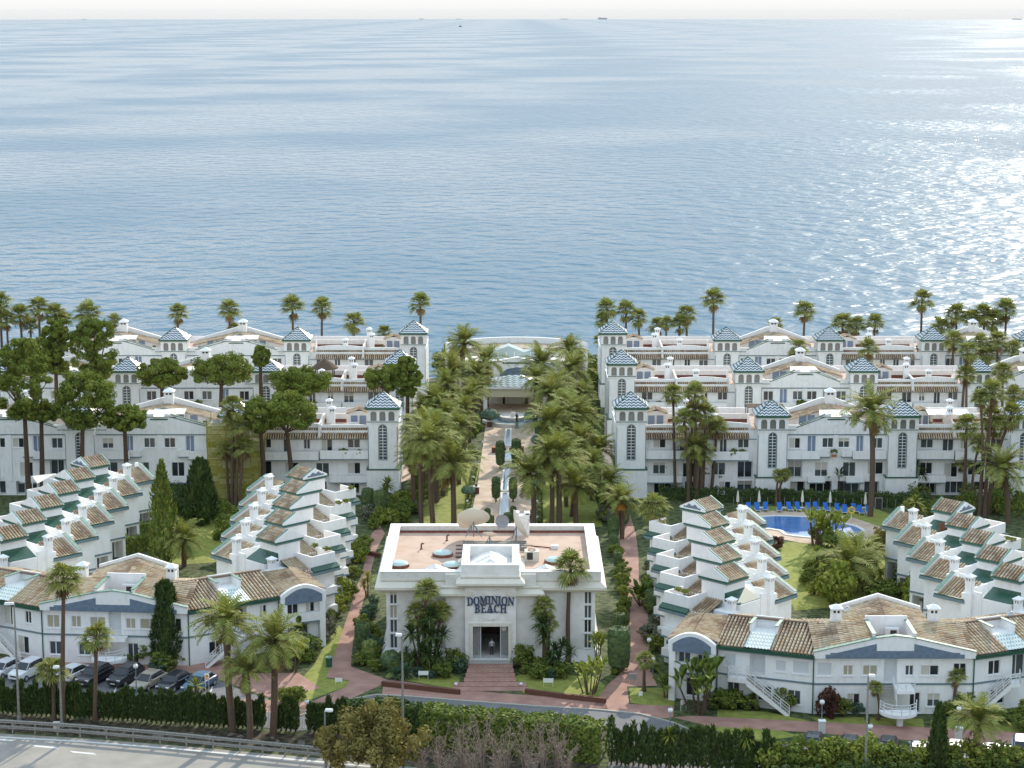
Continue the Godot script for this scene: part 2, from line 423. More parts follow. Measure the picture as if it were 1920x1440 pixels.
func sheet(called: String, px: Array, y: float, m: Material) -> MeshInstance3D:
	var o := put(mb().prism(poly_px(px), 0.0, y, false), called, m, self)
	struct(o)
	return o
func build_terrain() -> void:
	# ground sheet, beach and a sea that follows the earth's curve to its real horizon
	var g := mb()
	g.quad(Vector3(-420, 0, 60), Vector3(420, 0, 60), Vector3(420, 0, -362), Vector3(-420, 0, -362))
	struct(put(g, "ground", M.ground, self))
	var b := mb()
	b.quad(Vector3(-420, 0, -362), Vector3(420, 0, -362), Vector3(420, -0.9, -371), Vector3(-420, -0.9, -371))
	b.quad(Vector3(-420, -0.9, -371), Vector3(420, -0.9, -371), Vector3(420, -6, -400), Vector3(-420, -6, -400))
	struct(put(b, "beach", M.sand, self))
	var s := mb()
	var ds := [366.0, 420.0, 520.0, 700.0, 1000.0, 1500.0, 2200.0, 3200.0, 4500.0, 6000.0, 8000.0, 10500.0, 13500.0, 17000.0, 21000.0, 25000.0, 29000.0, 34000.0, 42000.0]
	for i in ds.size() - 1:
		for k in 8:
			var q := []
			for e in [[i, k], [i, k + 1], [i + 1, k + 1], [i + 1, k]]:
				var d: float = ds[e[0]]
				var x: float = (float(e[1]) / 4.0 - 1.0) * (d * 0.7 + 400.0)
				q.append(Vector3(x, -1.2 - (d * d + x * x) / 12742000.0, -d))
			s.quad(q[0], q[1], q[2], q[3])
	struct(put(s, "sea", M.sea_water, self))
	# roads and paths
	sheet("driveway", [560, 1345, 640, 1316, 705, 1304, 765, 1307, 877, 1316, 1015, 1326, 1120, 1332, 1200, 1340, 1265, 1357, 1310, 1377, 1500, 1398, 1980, 1420, 1980, 1520, 1090, 1520, 1140, 1440, 1148, 1368, 1120, 1354, 927, 1341, 760, 1338, 640, 1350, 560, 1372], 0.004, M.asphalt)
	sheet("car_park", [-60, 1258, 300, 1262, 400, 1272, 470, 1300, 560, 1330, 560, 1372, 400, 1352, -60, 1325], 0.004, M.asphalt)
	sheet("highway", [-120, 1368, 150, 1384, 330, 1398, 620, 1424, 900, 1450, 1300, 1480, 1980, 1500, 1980, 1750, -160, 1750], 0.006, M.highway)
	sheet("verge", [-120, 1330, 560, 1378, 640, 1356, 800, 1350, 1120, 1362, 1136, 1375, 1120, 1440, 1080, 1500, 900, 1445, 620, 1420, 330, 1394, 150, 1380, -120, 1364], 0.002, M.soil)
	var pv := [[612, 1270, 642, 1185, 655, 1145, 667, 1105, 680, 1070, 690, 1030, 697, 1000, 712, 985, 722, 1000, 706, 1030, 698, 1060, 692, 1090, 686, 1110, 670, 1165, 662, 1200, 658, 1250, 720, 1272, 716, 1284, 640, 1318, 560, 1345, 540, 1335, 648, 1288, 655, 1276],
		[1108, 1331, 1138, 1285, 1165, 1262, 1172, 1230, 1180, 1190, 1182, 1140, 1172, 1090, 1165, 1040, 1160, 1000, 1150, 960, 1180, 960, 1192, 1000, 1197, 1040, 1198, 1090, 1214, 1150, 1220, 1210, 1217, 1250, 1232, 1286, 1175, 1287, 1180, 1320, 1264, 1324, 1262, 1345, 1230, 1348, 1200, 1340],
		[720, 1272, 860, 1294, 1000, 1304, 1135, 1316, 1140, 1330, 1120, 1332, 1015, 1326, 877, 1316, 765, 1307, 716, 1303],
		[1262, 1345, 1300, 1342, 1500, 1352, 1700, 1362, 1960, 1376, 1960, 1398, 1700, 1388, 1500, 1372, 1330, 1362],
		[-60, 1232, 420, 1238, 470, 1262, 560, 1262, 600, 1290, 520, 1312, 470, 1296, 400, 1270, 300, 1258, -60, 1254],
		[300, 1310, 420, 1310, 640, 1318, 560, 1340, 420, 1330, 300, 1330],
		[742, 905, 800, 895, 790, 870, 770, 862, 748, 862], [1160, 905, 1120, 905, 1110, 800, 1130, 780]]
	for i in pv.size():
		sheet("path", pv[i], 0.012, M.paving_red if i < 6 else M.paving_pale)
	sheet("promenade", [879, 990, 897, 900, 910, 800, 916, 762, 1004, 762, 1002, 800, 1005, 900, 1008, 990], 0.01, M.paving_pale)
	# tile borders laid across and along the promenade
	var line := mb()
	for py in [972.0, 941.0, 916.0, 893.0]:
		var l := G(884 + (972 - py) * 0.16, py); var r := G(1005, py)
		line.box(l.x, 0.0, l.z - 0.2, r.x, 0.016, l.z + 0.2)
	for py in [830.0, 821.0, 812.0, 806.0, 800.0, 794.0, 788.0]:
		for k in 12:
			var p := G(918 + k * 7, py)
			line.box(p.x - 0.18, 0.0, p.z - 0.35, p.x + 0.18, 0.016, p.z + 0.35)
	put(line, "tile_border", M.paving_line, get_node("promenade"))
	# lawns
	var lw := [[545, 1296, 590, 1245, 612, 1205, 636, 1172, 644, 1182, 612, 1272, 655, 1277, 647, 1288, 560, 1320, 480, 1322, 520, 1306],
		[736, 1252, 840, 1262, 862, 1272, 858, 1292, 722, 1270], [950, 1272, 985, 1262, 1112, 1268, 1134, 1285, 1132, 1314, 985, 1302],
		[1180, 1290, 1246, 1290, 1266, 1318, 1262, 1328, 1182, 1318], [1345, 1330, 1440, 1335, 1520, 1352, 1500, 1352, 1345, 1344], [1520, 1345, 1620, 1345, 1624, 1360, 1540, 1356], [1632, 1345, 1730, 1348, 1734, 1366, 1630, 1362], [1745, 1350, 1960, 1350, 1960, 1376, 1745, 1368], [1325, 1362, 1440, 1364, 1500, 1380, 1400, 1392],
		[470, 1050, 440, 1040, 430, 985, 460, 930, 480, 905, 440, 905, 330, 960, 300, 1000, 320, 1060], [1440, 1030, 1480, 1016, 1590, 1026, 1650, 1016, 1665, 1060, 1660, 1130, 1490, 1145],
		[790, 988, 873, 988, 892, 905, 902, 868, 860, 868, 800, 900], [1012, 988, 1130, 988, 1110, 905, 1070, 868, 1010, 868], [1390, 948, 1640, 952, 1690, 975, 1640, 990, 1600, 972, 1530, 962, 1400, 960]]
	for a in lw: sheet("lawn", a, 0.008, M.lawn)
	# road edge lines and markings
	var mk := mb()
	var e := poly_px([-120, 1374, 150, 1389, 330, 1403, 620, 1429, 900, 1455])
	for i in e.size() - 1:
		mk.prism([e[i], e[i + 1], e[i + 1] + Vector2(0, 0.35), e[i] + Vector2(0, 0.35)], 0.0, 0.012, false)
	var dsh := [-40, 1383, 20, 1387, 60, 1397, 105, 1401, 130, 1408, 175, 1412]
	for i in range(0, dsh.size(), 4):
		var p := G2(dsh[i], dsh[i + 1]); var q := G2(dsh[i + 2], dsh[i + 3])
		mk.prism([p, q, q + Vector2(0.4, 0.45), p + Vector2(0.4, 0.45)], 0.0, 0.012, false)
	struct(put(mk, "road_marking", M.paint_white, self))
	var bay := mb()
	for k in 10:
		var p := G(-30 + k * 46, 1324 - 0.0); var q := G(10 + k * 44, 1262)
		bay.prism([Vector2(p.x, p.z), Vector2(p.x + 0.15, p.z), Vector2(q.x + 0.15, q.z), Vector2(q.x, q.z)], 0.0, 0.010, false)
	struct(put(bay, "parking_marking", M.paint_white, self))
	# kerb along the driveway
	var kb := mb()
	var kp := poly_px([560, 1343, 640, 1315, 705, 1303, 765, 1306, 877, 1315, 1015, 1325, 1120, 1331, 1200, 1339, 1265, 1356, 1310, 1376])
	for i in kp.size() - 1:
		kb.prism([kp[i], kp[i + 1], kp[i + 1] + Vector2(0, 0.22), kp[i] + Vector2(0, 0.22)], 0.0, 0.12)
	struct(put(kb, "kerb", M.kerb, self))

# ---------- facade helpers: a face has local x along it, y up, z out of the wall ----------
func face(p: Vector3, yaw := 0.0) -> Transform3D: return Transform3D(Basis(Vector3.UP, yaw), p)
# a wall sheet with real openings; each hole is [x, y, w, h, kind]
func wall(b: MB, xf: Transform3D, w: float, h: float, holes: Array, depth := 0.16) -> void:
	var old := b.xf
	b.xf = old * xf
	var xs := [0.0, w]; var ys := [0.0, h]
	for q in holes:
		for t in [q[0], q[0] + q[2]]: xs.append(clampf(t, 0, w))
		for t in [q[1], q[1] + q[3]]: ys.append(clampf(t, 0, h))
	xs.sort(); ys.sort()
	for i in xs.size() - 1:
		if xs[i + 1] - xs[i] < 0.001: continue
		for j in ys.size() - 1:
			if ys[j + 1] - ys[j] < 0.001: continue
			var cx: float = (xs[i] + xs[i + 1]) / 2; var cy: float = (ys[j] + ys[j + 1]) / 2
			var open := false
			for q in holes:
				if cx > q[0] and cx < q[0] + q[2] and cy > q[1] and cy < q[1] + q[3]: open = true
			if not open:
				b.quad(Vector3(xs[i], ys[j], 0), Vector3(xs[i + 1], ys[j], 0), Vector3(xs[i + 1], ys[j + 1], 0), Vector3(xs[i], ys[j + 1], 0))
	for q in holes:
		var x0: float = q[0]; var y0: float = q[1]; var x1: float = x0 + q[2]; var y1: float = y0 + q[3]
		var dd: float = q[5] if q.size() > 5 else depth
		b.quad(Vector3(x0, y0, 0), Vector3(x1, y0, 0), Vector3(x1, y0, -dd), Vector3(x0, y0, -dd))
		b.quad(Vector3(x0, y1, -dd), Vector3(x1, y1, -dd), Vector3(x1, y1, 0), Vector3(x0, y1, 0))
		b.quad(Vector3(x0, y0, -dd), Vector3(x0, y1, -dd), Vector3(x0, y1, 0), Vector3(x0, y0, 0))
		b.quad(Vector3(x1, y0, 0), Vector3(x1, y1, 0), Vector3(x1, y1, -dd), Vector3(x1, y0, -dd))
	b.xf = old
# window frame, mullion, pane and sill set into a hole
func window(parent: Node, xf: Transform3D, q: Array, depth := 0.16) -> void:
	var kind: String = q[4] if q.size() > 4 else "dark"
	if kind == "none": return
	if kind == "dark" or kind == "mid": kind = ["dark", "mid", "dark", "half", "blind", "mid"][rng.randi() % 6]
	var dd: float = q[5] if q.size() > 5 else depth
	var w: float = q[2]; var h: float = q[3]
	var key := "win%s_%.2f_%.2f" % [kind, w, h]
	if not cache.has(key):
		var f := mb()
		var t := 0.07
		f.box(0, 0, 0, w, t, 0.07); f.box(0, h - t, 0, w, h, 0.07)
		f.box(0, t, 0, t, h - t, 0.07); f.box(w - t, t, 0, w, h - t, 0.07)
		if kind != "door" and kind != "shutter":
			var k := 1 if w < 2.2 else 2
			for i in k:
				var x := w * (i + 1) / (k + 1)
				f.box(x - 0.05, t, 0, x + 0.05, h - t, 0.06)
		var pm_ := {"dark": "glass_dark", "mid": "glass_mid", "cream": "glass_cream", "shutter": "shutter", "door": "shutter", "green": "green", "blue": "blue_door", "half": "glass_dark", "blind": "glass_mid"}
		var p := mb().box(t * 0.5, t * 0.5, -0.02, w - t * 0.5, h - t * 0.5, 0.025)
		if kind == "shutter":
			for i in int(h / 0.12): p.box(t, 0.05 + i * 0.12, 0.025, w - t, 0.13 + i * 0.12, 0.034)
		var cu: ArrayMesh = null
		if kind == "half": cu = mb().box(t, t, 0.026, w * 0.46, h - t, 0.04).mesh(M.curtain)
		if kind == "blind": cu = mb().box(t, h * rnd(0.45, 0.75), 0.026, w - t, h - t, 0.045).mesh(M.curtain)
		var s := mb().box(-0.08, -0.07, 0.0, w + 0.08, -0.005, 0.26)
		cache[key] = [f.mesh(M.frame), p.mesh(M[pm_[kind]]), s.mesh(M.trim_white), cu]
	var o := put_mesh(cache[key][0], "door" if kind in ["door", "blue"] else "window", parent, xf * Vector3(q[0], q[1], -dd + 0.01), xf.basis)
	put_mesh(cache[key][1], "panel" if kind in ["door", "blue", "shutter"] else "pane", o)
	if not kind in ["door", "blue"]: put_mesh(cache[key][2], "sill", o)
	if cache[key][3]: put_mesh(cache[key][3], "curtain" if kind == "half" else "blind", o)
func facade(parent: Node, b: MB, xf: Transform3D, w: float, h: float, holes: Array, depth := 0.16) -> void:
	wall(b, xf, w, h, holes, depth)
	for q in holes: window(parent, xf, q, depth)
# fills the corners above an arch of radius r springing at y0, inside a square-topped hole, in the plane z
func spandrel(b: MB, xf: Transform3D, cx: float, y0: float, r: float, top: float, z0: float, z1: float) -> void:
	var old := b.xf
	b.xf = old * xf
	var k := 10
	for i in k:
		var a0 := PI * i / k; var a1 := PI * (i + 1) / k
		var p := Vector3(cx - cos(a0) * r, y0 + sin(a0) * r, z1); var q := Vector3(cx - cos(a1) * r, y0 + sin(a1) * r, z1)
		b.quad(p, q, Vector3(q.x, top, z1), Vector3(p.x, top, z1))
		b.quad(Vector3(p.x, p.y, z0), Vector3(q.x, q.y, z0), q, p)
	b.xf = old

# ---------- roofs ----------
const CLAY := [Color(0.43, 0.31, 0.20), Color(0.51, 0.40, 0.28), Color(0.36, 0.25, 0.15), Color(0.55, 0.46, 0.34), Color(0.40, 0.27, 0.14), Color(0.47, 0.37, 0.27)]
# barrel tiles on a slope: a, b the eave (as seen from outside, left to right), c, d the ridge above b, a
func tiles(m: MB, a: Vector3, b: Vector3, c: Vector3, d: Vector3, pal: Array, pitch := 0.30, tlen := 0.5) -> void:
	var n := maxi(1, int(round((b - a).length() / pitch)))
	var up := (b - a).cross(d - a).normalized()
	if up.length() < 0.5: up = (b - a).cross(c - a).normalized()
	for i in n:
		m.col = Color(0.055, 0.034, 0.022)
		m.quad(a.lerp(b, float(i) / n), a.lerp(b, (i + 1.0) / n), d.lerp(c, (i + 1.0) / n), d.lerp(c, float(i) / n))
		var p0 := a.lerp(b, (i + 0.5) / n); var p1 := d.lerp(c, (i + 0.5) / n)
		var w0 := (b - a) / n * 0.33; var w1 := (c - d) / n * 0.33
		var L := (p1 - p0).length()
		var k := maxi(1, int(round(L / tlen)))
		var rowt: Color = pal[rng.randi() % pal.size()]
		for j in k:
			var s := float(j) / k; var t := minf(1.0, (j + 1.12) / k)
			var ln := lichen.get_noise_3dv(p0.lerp(p1, s) * 1.0)
			m.col = rowt.lerp(pal[rng.randi() % pal.size()], 0.6) * rnd(0.82, 1.14)
			if ln > 0.12: m.col = m.col.lerp(Color(0.52, 0.45, 0.30), clampf((ln - 0.12) * 2.5, 0, 0.6))
			elif ln < -0.15: m.col = m.col.lerp(Color(0.20, 0.13, 0.08), clampf((-0.15 - ln) * 2.5, 0, 0.6))
			var A := p0.lerp(p1, s); var B := p0.lerp(p1, t)
			var wa := w0.lerp(w1, s) * 1.05; var wb := w0.lerp(w1, t) * 0.9
			var ha := up * rnd(0.115, 0.15); var hb := up * rnd(0.075, 0.095)
			var q := [A - wa, A - wa * 0.5 + ha, A + wa * 0.5 + ha, A + wa]
			var r := [B - wb, B - wb * 0.5 + hb, B + wb * 0.5 + hb, B + wb]
			for e in 3: m.quad(q[e], q[e + 1], r[e + 1], r[e])
			m.quad(q[0], q[3], q[2], q[1])
	m.col = Color.WHITE
# glazed tiles laid in courses of two colours over ribs: the courses read as zigzags
func zigzag(m: MB, a: Vector3, b: Vector3, c: Vector3, d: Vector3, cols: int, rows: int, colors: Array) -> void:
	var U := (b - a).normalized(); var N := (b - a).cross(c - a).normalized(); var V := N.cross(U)
	var f := func(p: Vector3) -> Vector2: return Vector2((p - a).dot(U), (p - a).dot(V))
	var reg := PackedVector2Array([f.call(a), f.call(b), f.call(c)])
	if (c - d).length() > 0.01: reg.append(f.call(d))
	var w := (b - a).length(); var hgt: float = f.call(c).y
	var du := w / cols; var dv := hgt / rows
	for k in cols:
		for j in range(-1, rows + 1):
			var e0 := (k % 2) * 0.85 * dv; var e1 := ((k + 1) % 2) * 0.85 * dv
			var poly := PackedVector2Array([Vector2(k * du, j * dv + e0), Vector2((k + 1) * du, j * dv + e1), Vector2((k + 1) * du, (j + 1) * dv + e1), Vector2(k * du, (j + 1) * dv + e0)])
			for piece in Geometry2D.intersect_polygons(poly, reg):
				m.col = colors[posmod(j, colors.size())] * rnd(0.9, 1.08)
				var pts := []
				for p in piece:
					var t: float = clampf(p.x / du - k, 0, 1)
					var z := lerpf((k % 2) * 0.07, ((k + 1) % 2) * 0.07, t)
					pts.append(a + U * p.x + V * p.y + N * z)
				for i in range(1, pts.size() - 1):
					if (pts[i] - pts[0]).cross(pts[i + 1] - pts[0]).dot(N) > 0: m.tri(pts[0], pts[i], pts[i + 1])
					else: m.tri(pts[0], pts[i + 1], pts[i])
	m.col = Color.WHITE
# a chimney with a louvred head and a pitched cap, its foot at the given point
func chimney(parent: Node, p: Vector3, w: float, h: float, turn := 0.0) -> void:
	var key := "chim_%.2f_%.2f" % [w, h]
	if not cache.has(key):
		var b := mb(); var r := w / 2
		b.box(-r, 0, -r, r, h - 0.55, r)
		for x in [-1, 0, 1]:
			for z in [-1, 0, 1]:
				if x or z: b.box(x * r * 0.82 - 0.07, h - 0.55, z * r * 0.82 - 0.07, x * r * 0.82 + 0.07, h - 0.25, z * r * 0.82 + 0.07)
		b.box(-r - 0.05, h - 0.25, -r - 0.05, r + 0.05, h - 0.14, r + 0.05)
		var f := mb().box(-r * 0.6, h - 0.55, -r * 0.6, r * 0.6, h - 0.25, r * 0.6)
		var c := mb(); var e := r + 0.13; var t := Vector3(0, h + w * 0.32, 0); var y := h - 0.14
		c.box(-e, y, -e, e, y + 0.06, e)
		var k := [Vector3(-e, y + 0.06, e), Vector3(e, y + 0.06, e), Vector3(e, y + 0.06, -e), Vector3(-e, y + 0.06, -e)]
		for i in 4: c.tri(k[i], k[(i + 1) % 4], t)
		cache[key] = [b.mesh(M.white), f.mesh(M.dark), c.mesh(M.trim_white)]
	var o := put_mesh(cache[key][0], "chimney", parent, p, Basis(Vector3.UP, turn))
	put_mesh(cache[key][1], "flue", o)
	put_mesh(cache[key][2], "cap", o)

func frustum(b: MB, x0: float, x1: float, z0: float, z1: float, y0: float, y1: float, e0: float, e1: float) -> void:
	b.hexa([Vector3(x0 - e0, y0, z1 + e0), Vector3(x1 + e0, y0, z1 + e0), Vector3(x1 + e0, y0, z0 - e0), Vector3(x0 - e0, y0, z0 - e0)],
		[Vector3(x0 - e1, y1, z1 + e1), Vector3(x1 + e1, y1, z1 + e1), Vector3(x1 + e1, y1, z0 - e1), Vector3(x0 - e1, y1, z0 - e1)])
# cornice ring on a rectangle: stepped mouldings that swell outwards
func cornice(b: MB, x0: float, x1: float, z0: float, z1: float, y: float, s: float) -> void:
	frustum(b, x0, x1, z0, z1, y, y + 0.28 * s, 0.55 * s, 0.75 * s)
	frustum(b, x0, x1, z0, z1, y + 0.28 * s, y + 0.5 * s, 0.95 * s, 0.95 * s)
	frustum(b, x0, x1, z0, z1, y + 0.5 * s, y + 1.0 * s, 0.93 * s, 0.35 * s)
	frustum(b, x0, x1, z0, z1, y + 1.0 * s, y + 1.15 * s, 0.5 * s, 0.5 * s)

func build_gatehouse() -> void:
	# the entrance building: walls, cornices, flat roof with parapet, central tower with lettering
	var C := -2.15
	var t := thing("entrance_building", "cream stone entrance building with pink flat roof and big lettering", "building", Vector3(C, 0, -202))
	var x := 10.55
	var b := mb()
	# main box walls with tall corner windows
	var side := [[0.35, 1.2, 0.75, 1.55, "dark"], [0.35, 2.85, 0.75, 1.4, "mid"], [0.35, 4.35, 0.75, 1.4, "cream"], [0.35, 5.85, 0.75, 1.4, "mid"]]
	var side_r := []
	for q in side: side_r.append([x - 4.5 - 1.1, q[1], q[2], q[3], "mid"])
	facade(t, b, face(Vector3(-x, 0, 0)), x - 4.5, 7.7, side)
	facade(t, b, face(Vector3(4.5, 0, 0)), x - 4.5, 7.7, side_r)
	wall(b, face(Vector3(x, 0, 0), PI / 2), 18.5, 7.7, [])
	wall(b, face(Vector3(x, 0, -18.5), PI), x * 2, 7.7, [])
	wall(b, face(Vector3(-x, 0, -18.5), -PI / 2), 18.5, 7.7, [])
	frustum(b, -x, -4.5, -18.5, 0, 0, 1.1, 0.7, 0.06)
	frustum(b, 4.5, x, -18.5, 0, 0, 1.1, 0.7, 0.06)
	put(b, "wall", M.stone, t)
	# bays either side of the tower
	for s in [-1, 1]:
		var w := mb()
		w.box(s * 2.5, 0, 1.2, s * 4.5, 7.1, -3)
		frustum(w, minf(s * 3.4, s * 4.4), maxf(s * 3.4, s * 4.4), -1.0, 1.1, 0, 1.0, 0.6, 0.1)
		put(w, "bay", M.stone, t)
		var cc := mb()
		cornice(cc, minf(s * 2.5, s * 4.5), maxf(s * 2.5, s * 4.5), -3, 1.2, 7.05, 0.95)
		put(cc, "bay_cornice", M.cornice, t)
		put(mb().box(s * 2.6, 8.1, 1.0, s * 4.55, 9.25, -0.9), "bay_parapet", M.stone_cap, t)
	var cn := mb()
	cornice(cn, -x, x, -18.5, 0, 7.3, 1.15)
	put(cn, "cornice", M.cornice, t)
	# parapet with a broad pale coping, pink roof inside
	var pp := mb()
	var rx := x + 0.55
	for q in [[-rx, 0.5, -2.6, -0.1], [2.6, 0.5, rx, -0.1], [-rx, -19.1, rx, -18.2], [-rx, -18.2, -rx + 1.0, -0.1], [rx - 1.0, -18.2, rx, -0.1]]:
		pp.box(q[0], 8.58, q[1], q[2], 9.35, q[3])
	put(pp, "parapet", M.stone_cap, t)
	var cope := mb()
	for q in [[-rx - 0.06, 0.56, -2.6, -0.16], [2.6, 0.56, rx + 0.06, -0.16], [-rx - 0.06, -19.16, rx + 0.06, -18.14], [-rx - 0.06, -18.14, -rx + 1.06, -0.16], [rx - 1.06, -18.14, rx + 0.06, -0.16]]:
		cope.box(q[0], 9.352, q[1], q[2], 9.43, q[3])
	put(cope, "coping", M.trim_white, t)
	put(mb().box(-x + 0.5, 8.2, -0.1, x - 0.5, 8.66, -18.2), "roof", M.roof_pink, t)
	# red skirting along the parapet foot
	var sk := mb()
	sk.box(-x + 0.47, 8.66, -18.18, x - 0.47, 8.9, -18.05)
	put(sk, "skirting", M.terrace_red, t)
	# central tower
	var tw := mb()
	var tx := 2.55
	wall(tw, face(Vector3(-tx, 0, 1.9)), tx * 2, 8.4, [[tx - 1.78, 0.62, 3.56, 3.5, "none", 0.5]])
	tw.box(-tx, 0, 1.88, -tx + 0.3, 8.4, -4); tw.box(tx - 0.3, 0, 1.88, tx, 8.4, -4)
	tw.box(-tx + 0.3, 4.6, 1.3, tx - 0.3, 8.4, -4)
	put(tw, "tower_wall", M.stone, t)
	var tc := mb()
	cornice(tc, -tx, tx, -5.5, 1.9, 8.3, 0.95)
	put(tc, "tower_cornice", M.cornice, t)
	var up := mb()
	for q in [[-2.9, 2.2, 2.9, 1.4], [-2.9, -6.0, 2.9, -5.2], [-2.9, 1.4, -2.15, -5.2], [2.15, 1.4, 2.9, -5.2]]:
		up.box(q[0], 9.35, q[1], q[2], 10.55, q[3])
	put(up, "tower_parapet", M.stone, t)
	# ridged glass skylight inside the tower head, two lower ones beside it
	for q in [[0.0, -1.9, 2.15, 3.25, 9.4, 10.35], [-5.6, -1.55, 1.9, 1.3, 8.55, 9.4], [5.6, -1.55, 1.9, 1.3, 8.55, 9.4]]:
		var sl := mb()
		var cx: float = q[0]; var cz: float = q[1]; var hx: float = q[2]; var hz: float = q[3]; var y0: float = q[4]; var y1: float = q[5]
		var bars := mb()
		var A := Vector3(cx - hx, y0, cz + hz); var B := Vector3(cx + hx, y0, cz + hz); var Cc := Vector3(cx + hx, y0, cz - hz); var D := Vector3(cx - hx, y0, cz - hz)
		var R0 := Vector3(cx, y1, cz + hz * 0.35); var R1 := Vector3(cx, y1, cz - hz * 0.5)
		sl.tri(A, B, R0); sl.quad(B, Cc, R1, R0); sl.tri(Cc, D, R1); sl.quad(D, A, R0, R1)
		for e in [[A, R0], [B, R0], [Cc, R1], [D, R1], [R0, R1], [A.lerp(B, 0.5), R0], [A.lerp(B, 0.25), R0.lerp(A, 0.5)], [A.lerp(B, 0.75), R0.lerp(B, 0.5)], [B.lerp(Cc, 0.5), R0.lerp(R1, 0.5)], [A.lerp(D, 0.5), R0.lerp(R1, 0.5)]]:
			bars.bar(e[0] + Vector3(0, 0.03, 0), e[1] + Vector3(0, 0.03, 0), 0.05, 4)
		var so := put(sl, "skylight", M.metal_white, t)
		put(bars, "glazing_bar", M.trim_white, so)
	put(mb().box(-2.15, 9.0, 1.4, 2.15, 9.3, -5.2), "tower_roof", M.roof_pink, t)
	# door surround, threshold and the lit hall behind
	var ds := mb()
	ds.box(-2.1, 0.6, 1.9, -1.78, 4.45, 2.0); ds.box(1.78, 0.6, 1.9, 2.1, 4.45, 2.0); ds.box(-1.78, 4.12, 1.9, 1.78, 4.45, 2.0)
	put(ds, "door_surround", M.cornice, t)
	put(mb().box(-2.25, 0.0, 3.0, 2.25, 0.60, 1.9), "threshold", M.kerb, t)
	var hall := mb()
	hall.box(-1.9, 0.3, 1.4, 1.9, 0.615, -7)
	put(hall, "hall_floor", M.stone_cap, t)
	var hw := mb()
	hw.box(-2.25, 0.6, 1.4, -1.9, 4.6, -7); hw.box(1.9, 0.6, 1.4, 2.25, 4.6, -7); hw.box(-2.25, 0.6, -7, 2.25, 4.6, -7.3); hw.box(-1.9, 4.5, 1.3, 1.9, 4.75, -7)
	put(hw, "hall_wall", M.wood, t)
	for s in [-1, 1]:
		var dl := mb()
		dl.box(s * 1.78, 0.62, 1.38, s * 1.0, 4.1, 1.33)
		put(dl, "glass_door", M.glass_clear, t)
		put(mb().box(s * 1.02, 0.62, 1.40, s * 0.97, 4.1, 1.31), "door_frame", M.frame, t)
		put(mb().box(s * 1.88, 0.62, 0.3, s * 1.2, 2.9, -4.5), "hall_shelf", M.wood, t)
	put(mb().lathe([Vector2(0, -0.02), Vector2(0.26, -0.02), Vector2(0.26, 0.02), Vector2(0, 0.02)], Vector3.ZERO, 20), "clock", M.canvas, t).transform = Transform3D(Basis(Vector3.RIGHT, PI / 2), Vector3(1.33, 3.72, 1.28))
	# relief panels above and below the lettering
	for q in [[7.35, 0.75, 0.62], [4.85, 0.7, 0.5]]:
		var rp := mb()
		var y: float = q[0]; var hw2: float = q[1]; var hh: float = q[2]
		rp.slab([Vector2(-hw2, y + hh), Vector2(0, y + hh - 0.14), Vector2(hw2, y + hh), Vector2(hw2, y + 0.14), Vector2(0, y - 0.08), Vector2(-hw2, y + 0.14)], 1.9, 2.02)
		put(rp, "relief_panel", M.stone, t)
	var dm := mb()
	dm.slab([Vector2(-0.55, 5.62), Vector2(0, 5.75), Vector2(0.55, 5.62), Vector2(0, 5.49)], 1.9, 1.98)
	put(dm, "emblem", M.blue_grey, t)
	# lettering: two lines of raised slab-serif capitals, the first gently arched
	var font := SystemFont.new()
	font.font_names = PackedStringArray(["Droid Serif"])
	font.font_weight = 700
	for line in [["DOMINION", 4.75, 0.80, 6.66, 0.18], ["BEACH", 3.3, 0.80, 5.93, 0.03]]:
		var txt: String = line[0]
		var wide := []
		var tot := 0.0
		for ch in txt:
			var k := {"I": 0.52, "M": 1.22, "N": 1.03, "D": 1.0, "O": 1.0, "E": 0.9, "B": 0.93, "A": 1.0, "C": 0.93, "H": 1.08}[ch] as float
			wide.append(k); tot += k
		var xx := -float(line[1]) / 2
		for i in txt.length():
			var tm := TextMesh.new()
			tm.text = txt[i]
			tm.font = font
			tm.font_size = 64
			tm.pixel_size = float(line[2]) / 46.0
			tm.depth = 0.12
			tm.material = M.sign_blue
			var cw: float = wide[i] / tot * float(line[1])
			var cx := xx + cw / 2
			xx += cw
			var ox := cx / (float(line[1]) / 2)
			put_mesh(tm, "letter", t, Vector3(cx, float(line[3]) + float(line[4]) * (1.0 - ox * ox), 2.0), Basis(Vector3(0, 0, 1), -ox * float(line[4]) * 0.35) * Basis.from_scale(Vector3(0.80, 1.05, 1)))
	# entrance stair: red treads falling to the drive
	var st := thing("entrance_stair", "broad red tiled stair leading up to the lettered doorway", "stairs", Vector3(C, 0, -199))
	var n := 6
	for i in n:
		var half := 2.2 + i * 0.12 + (0.9 if i > 3 else 0.0)
		var y1 := 0.56 - i * 0.095
		put(mb().box(-half, 0, i * 1.15 + 0.0, half, y1, i * 1.15 + 1.15), "tread", M.paving_red, st)
		for k in 9: put(mb().box(-half * 0.92 + k * half * 0.23 - 0.12, y1, i * 1.15 + 1.02, -half * 0.92 + k * half * 0.23 + 0.12, y1 + 0.006, i * 1.15 + 1.10), "inlay", M.paving_line, st)
	# roof equipment
	roof_kit(C)

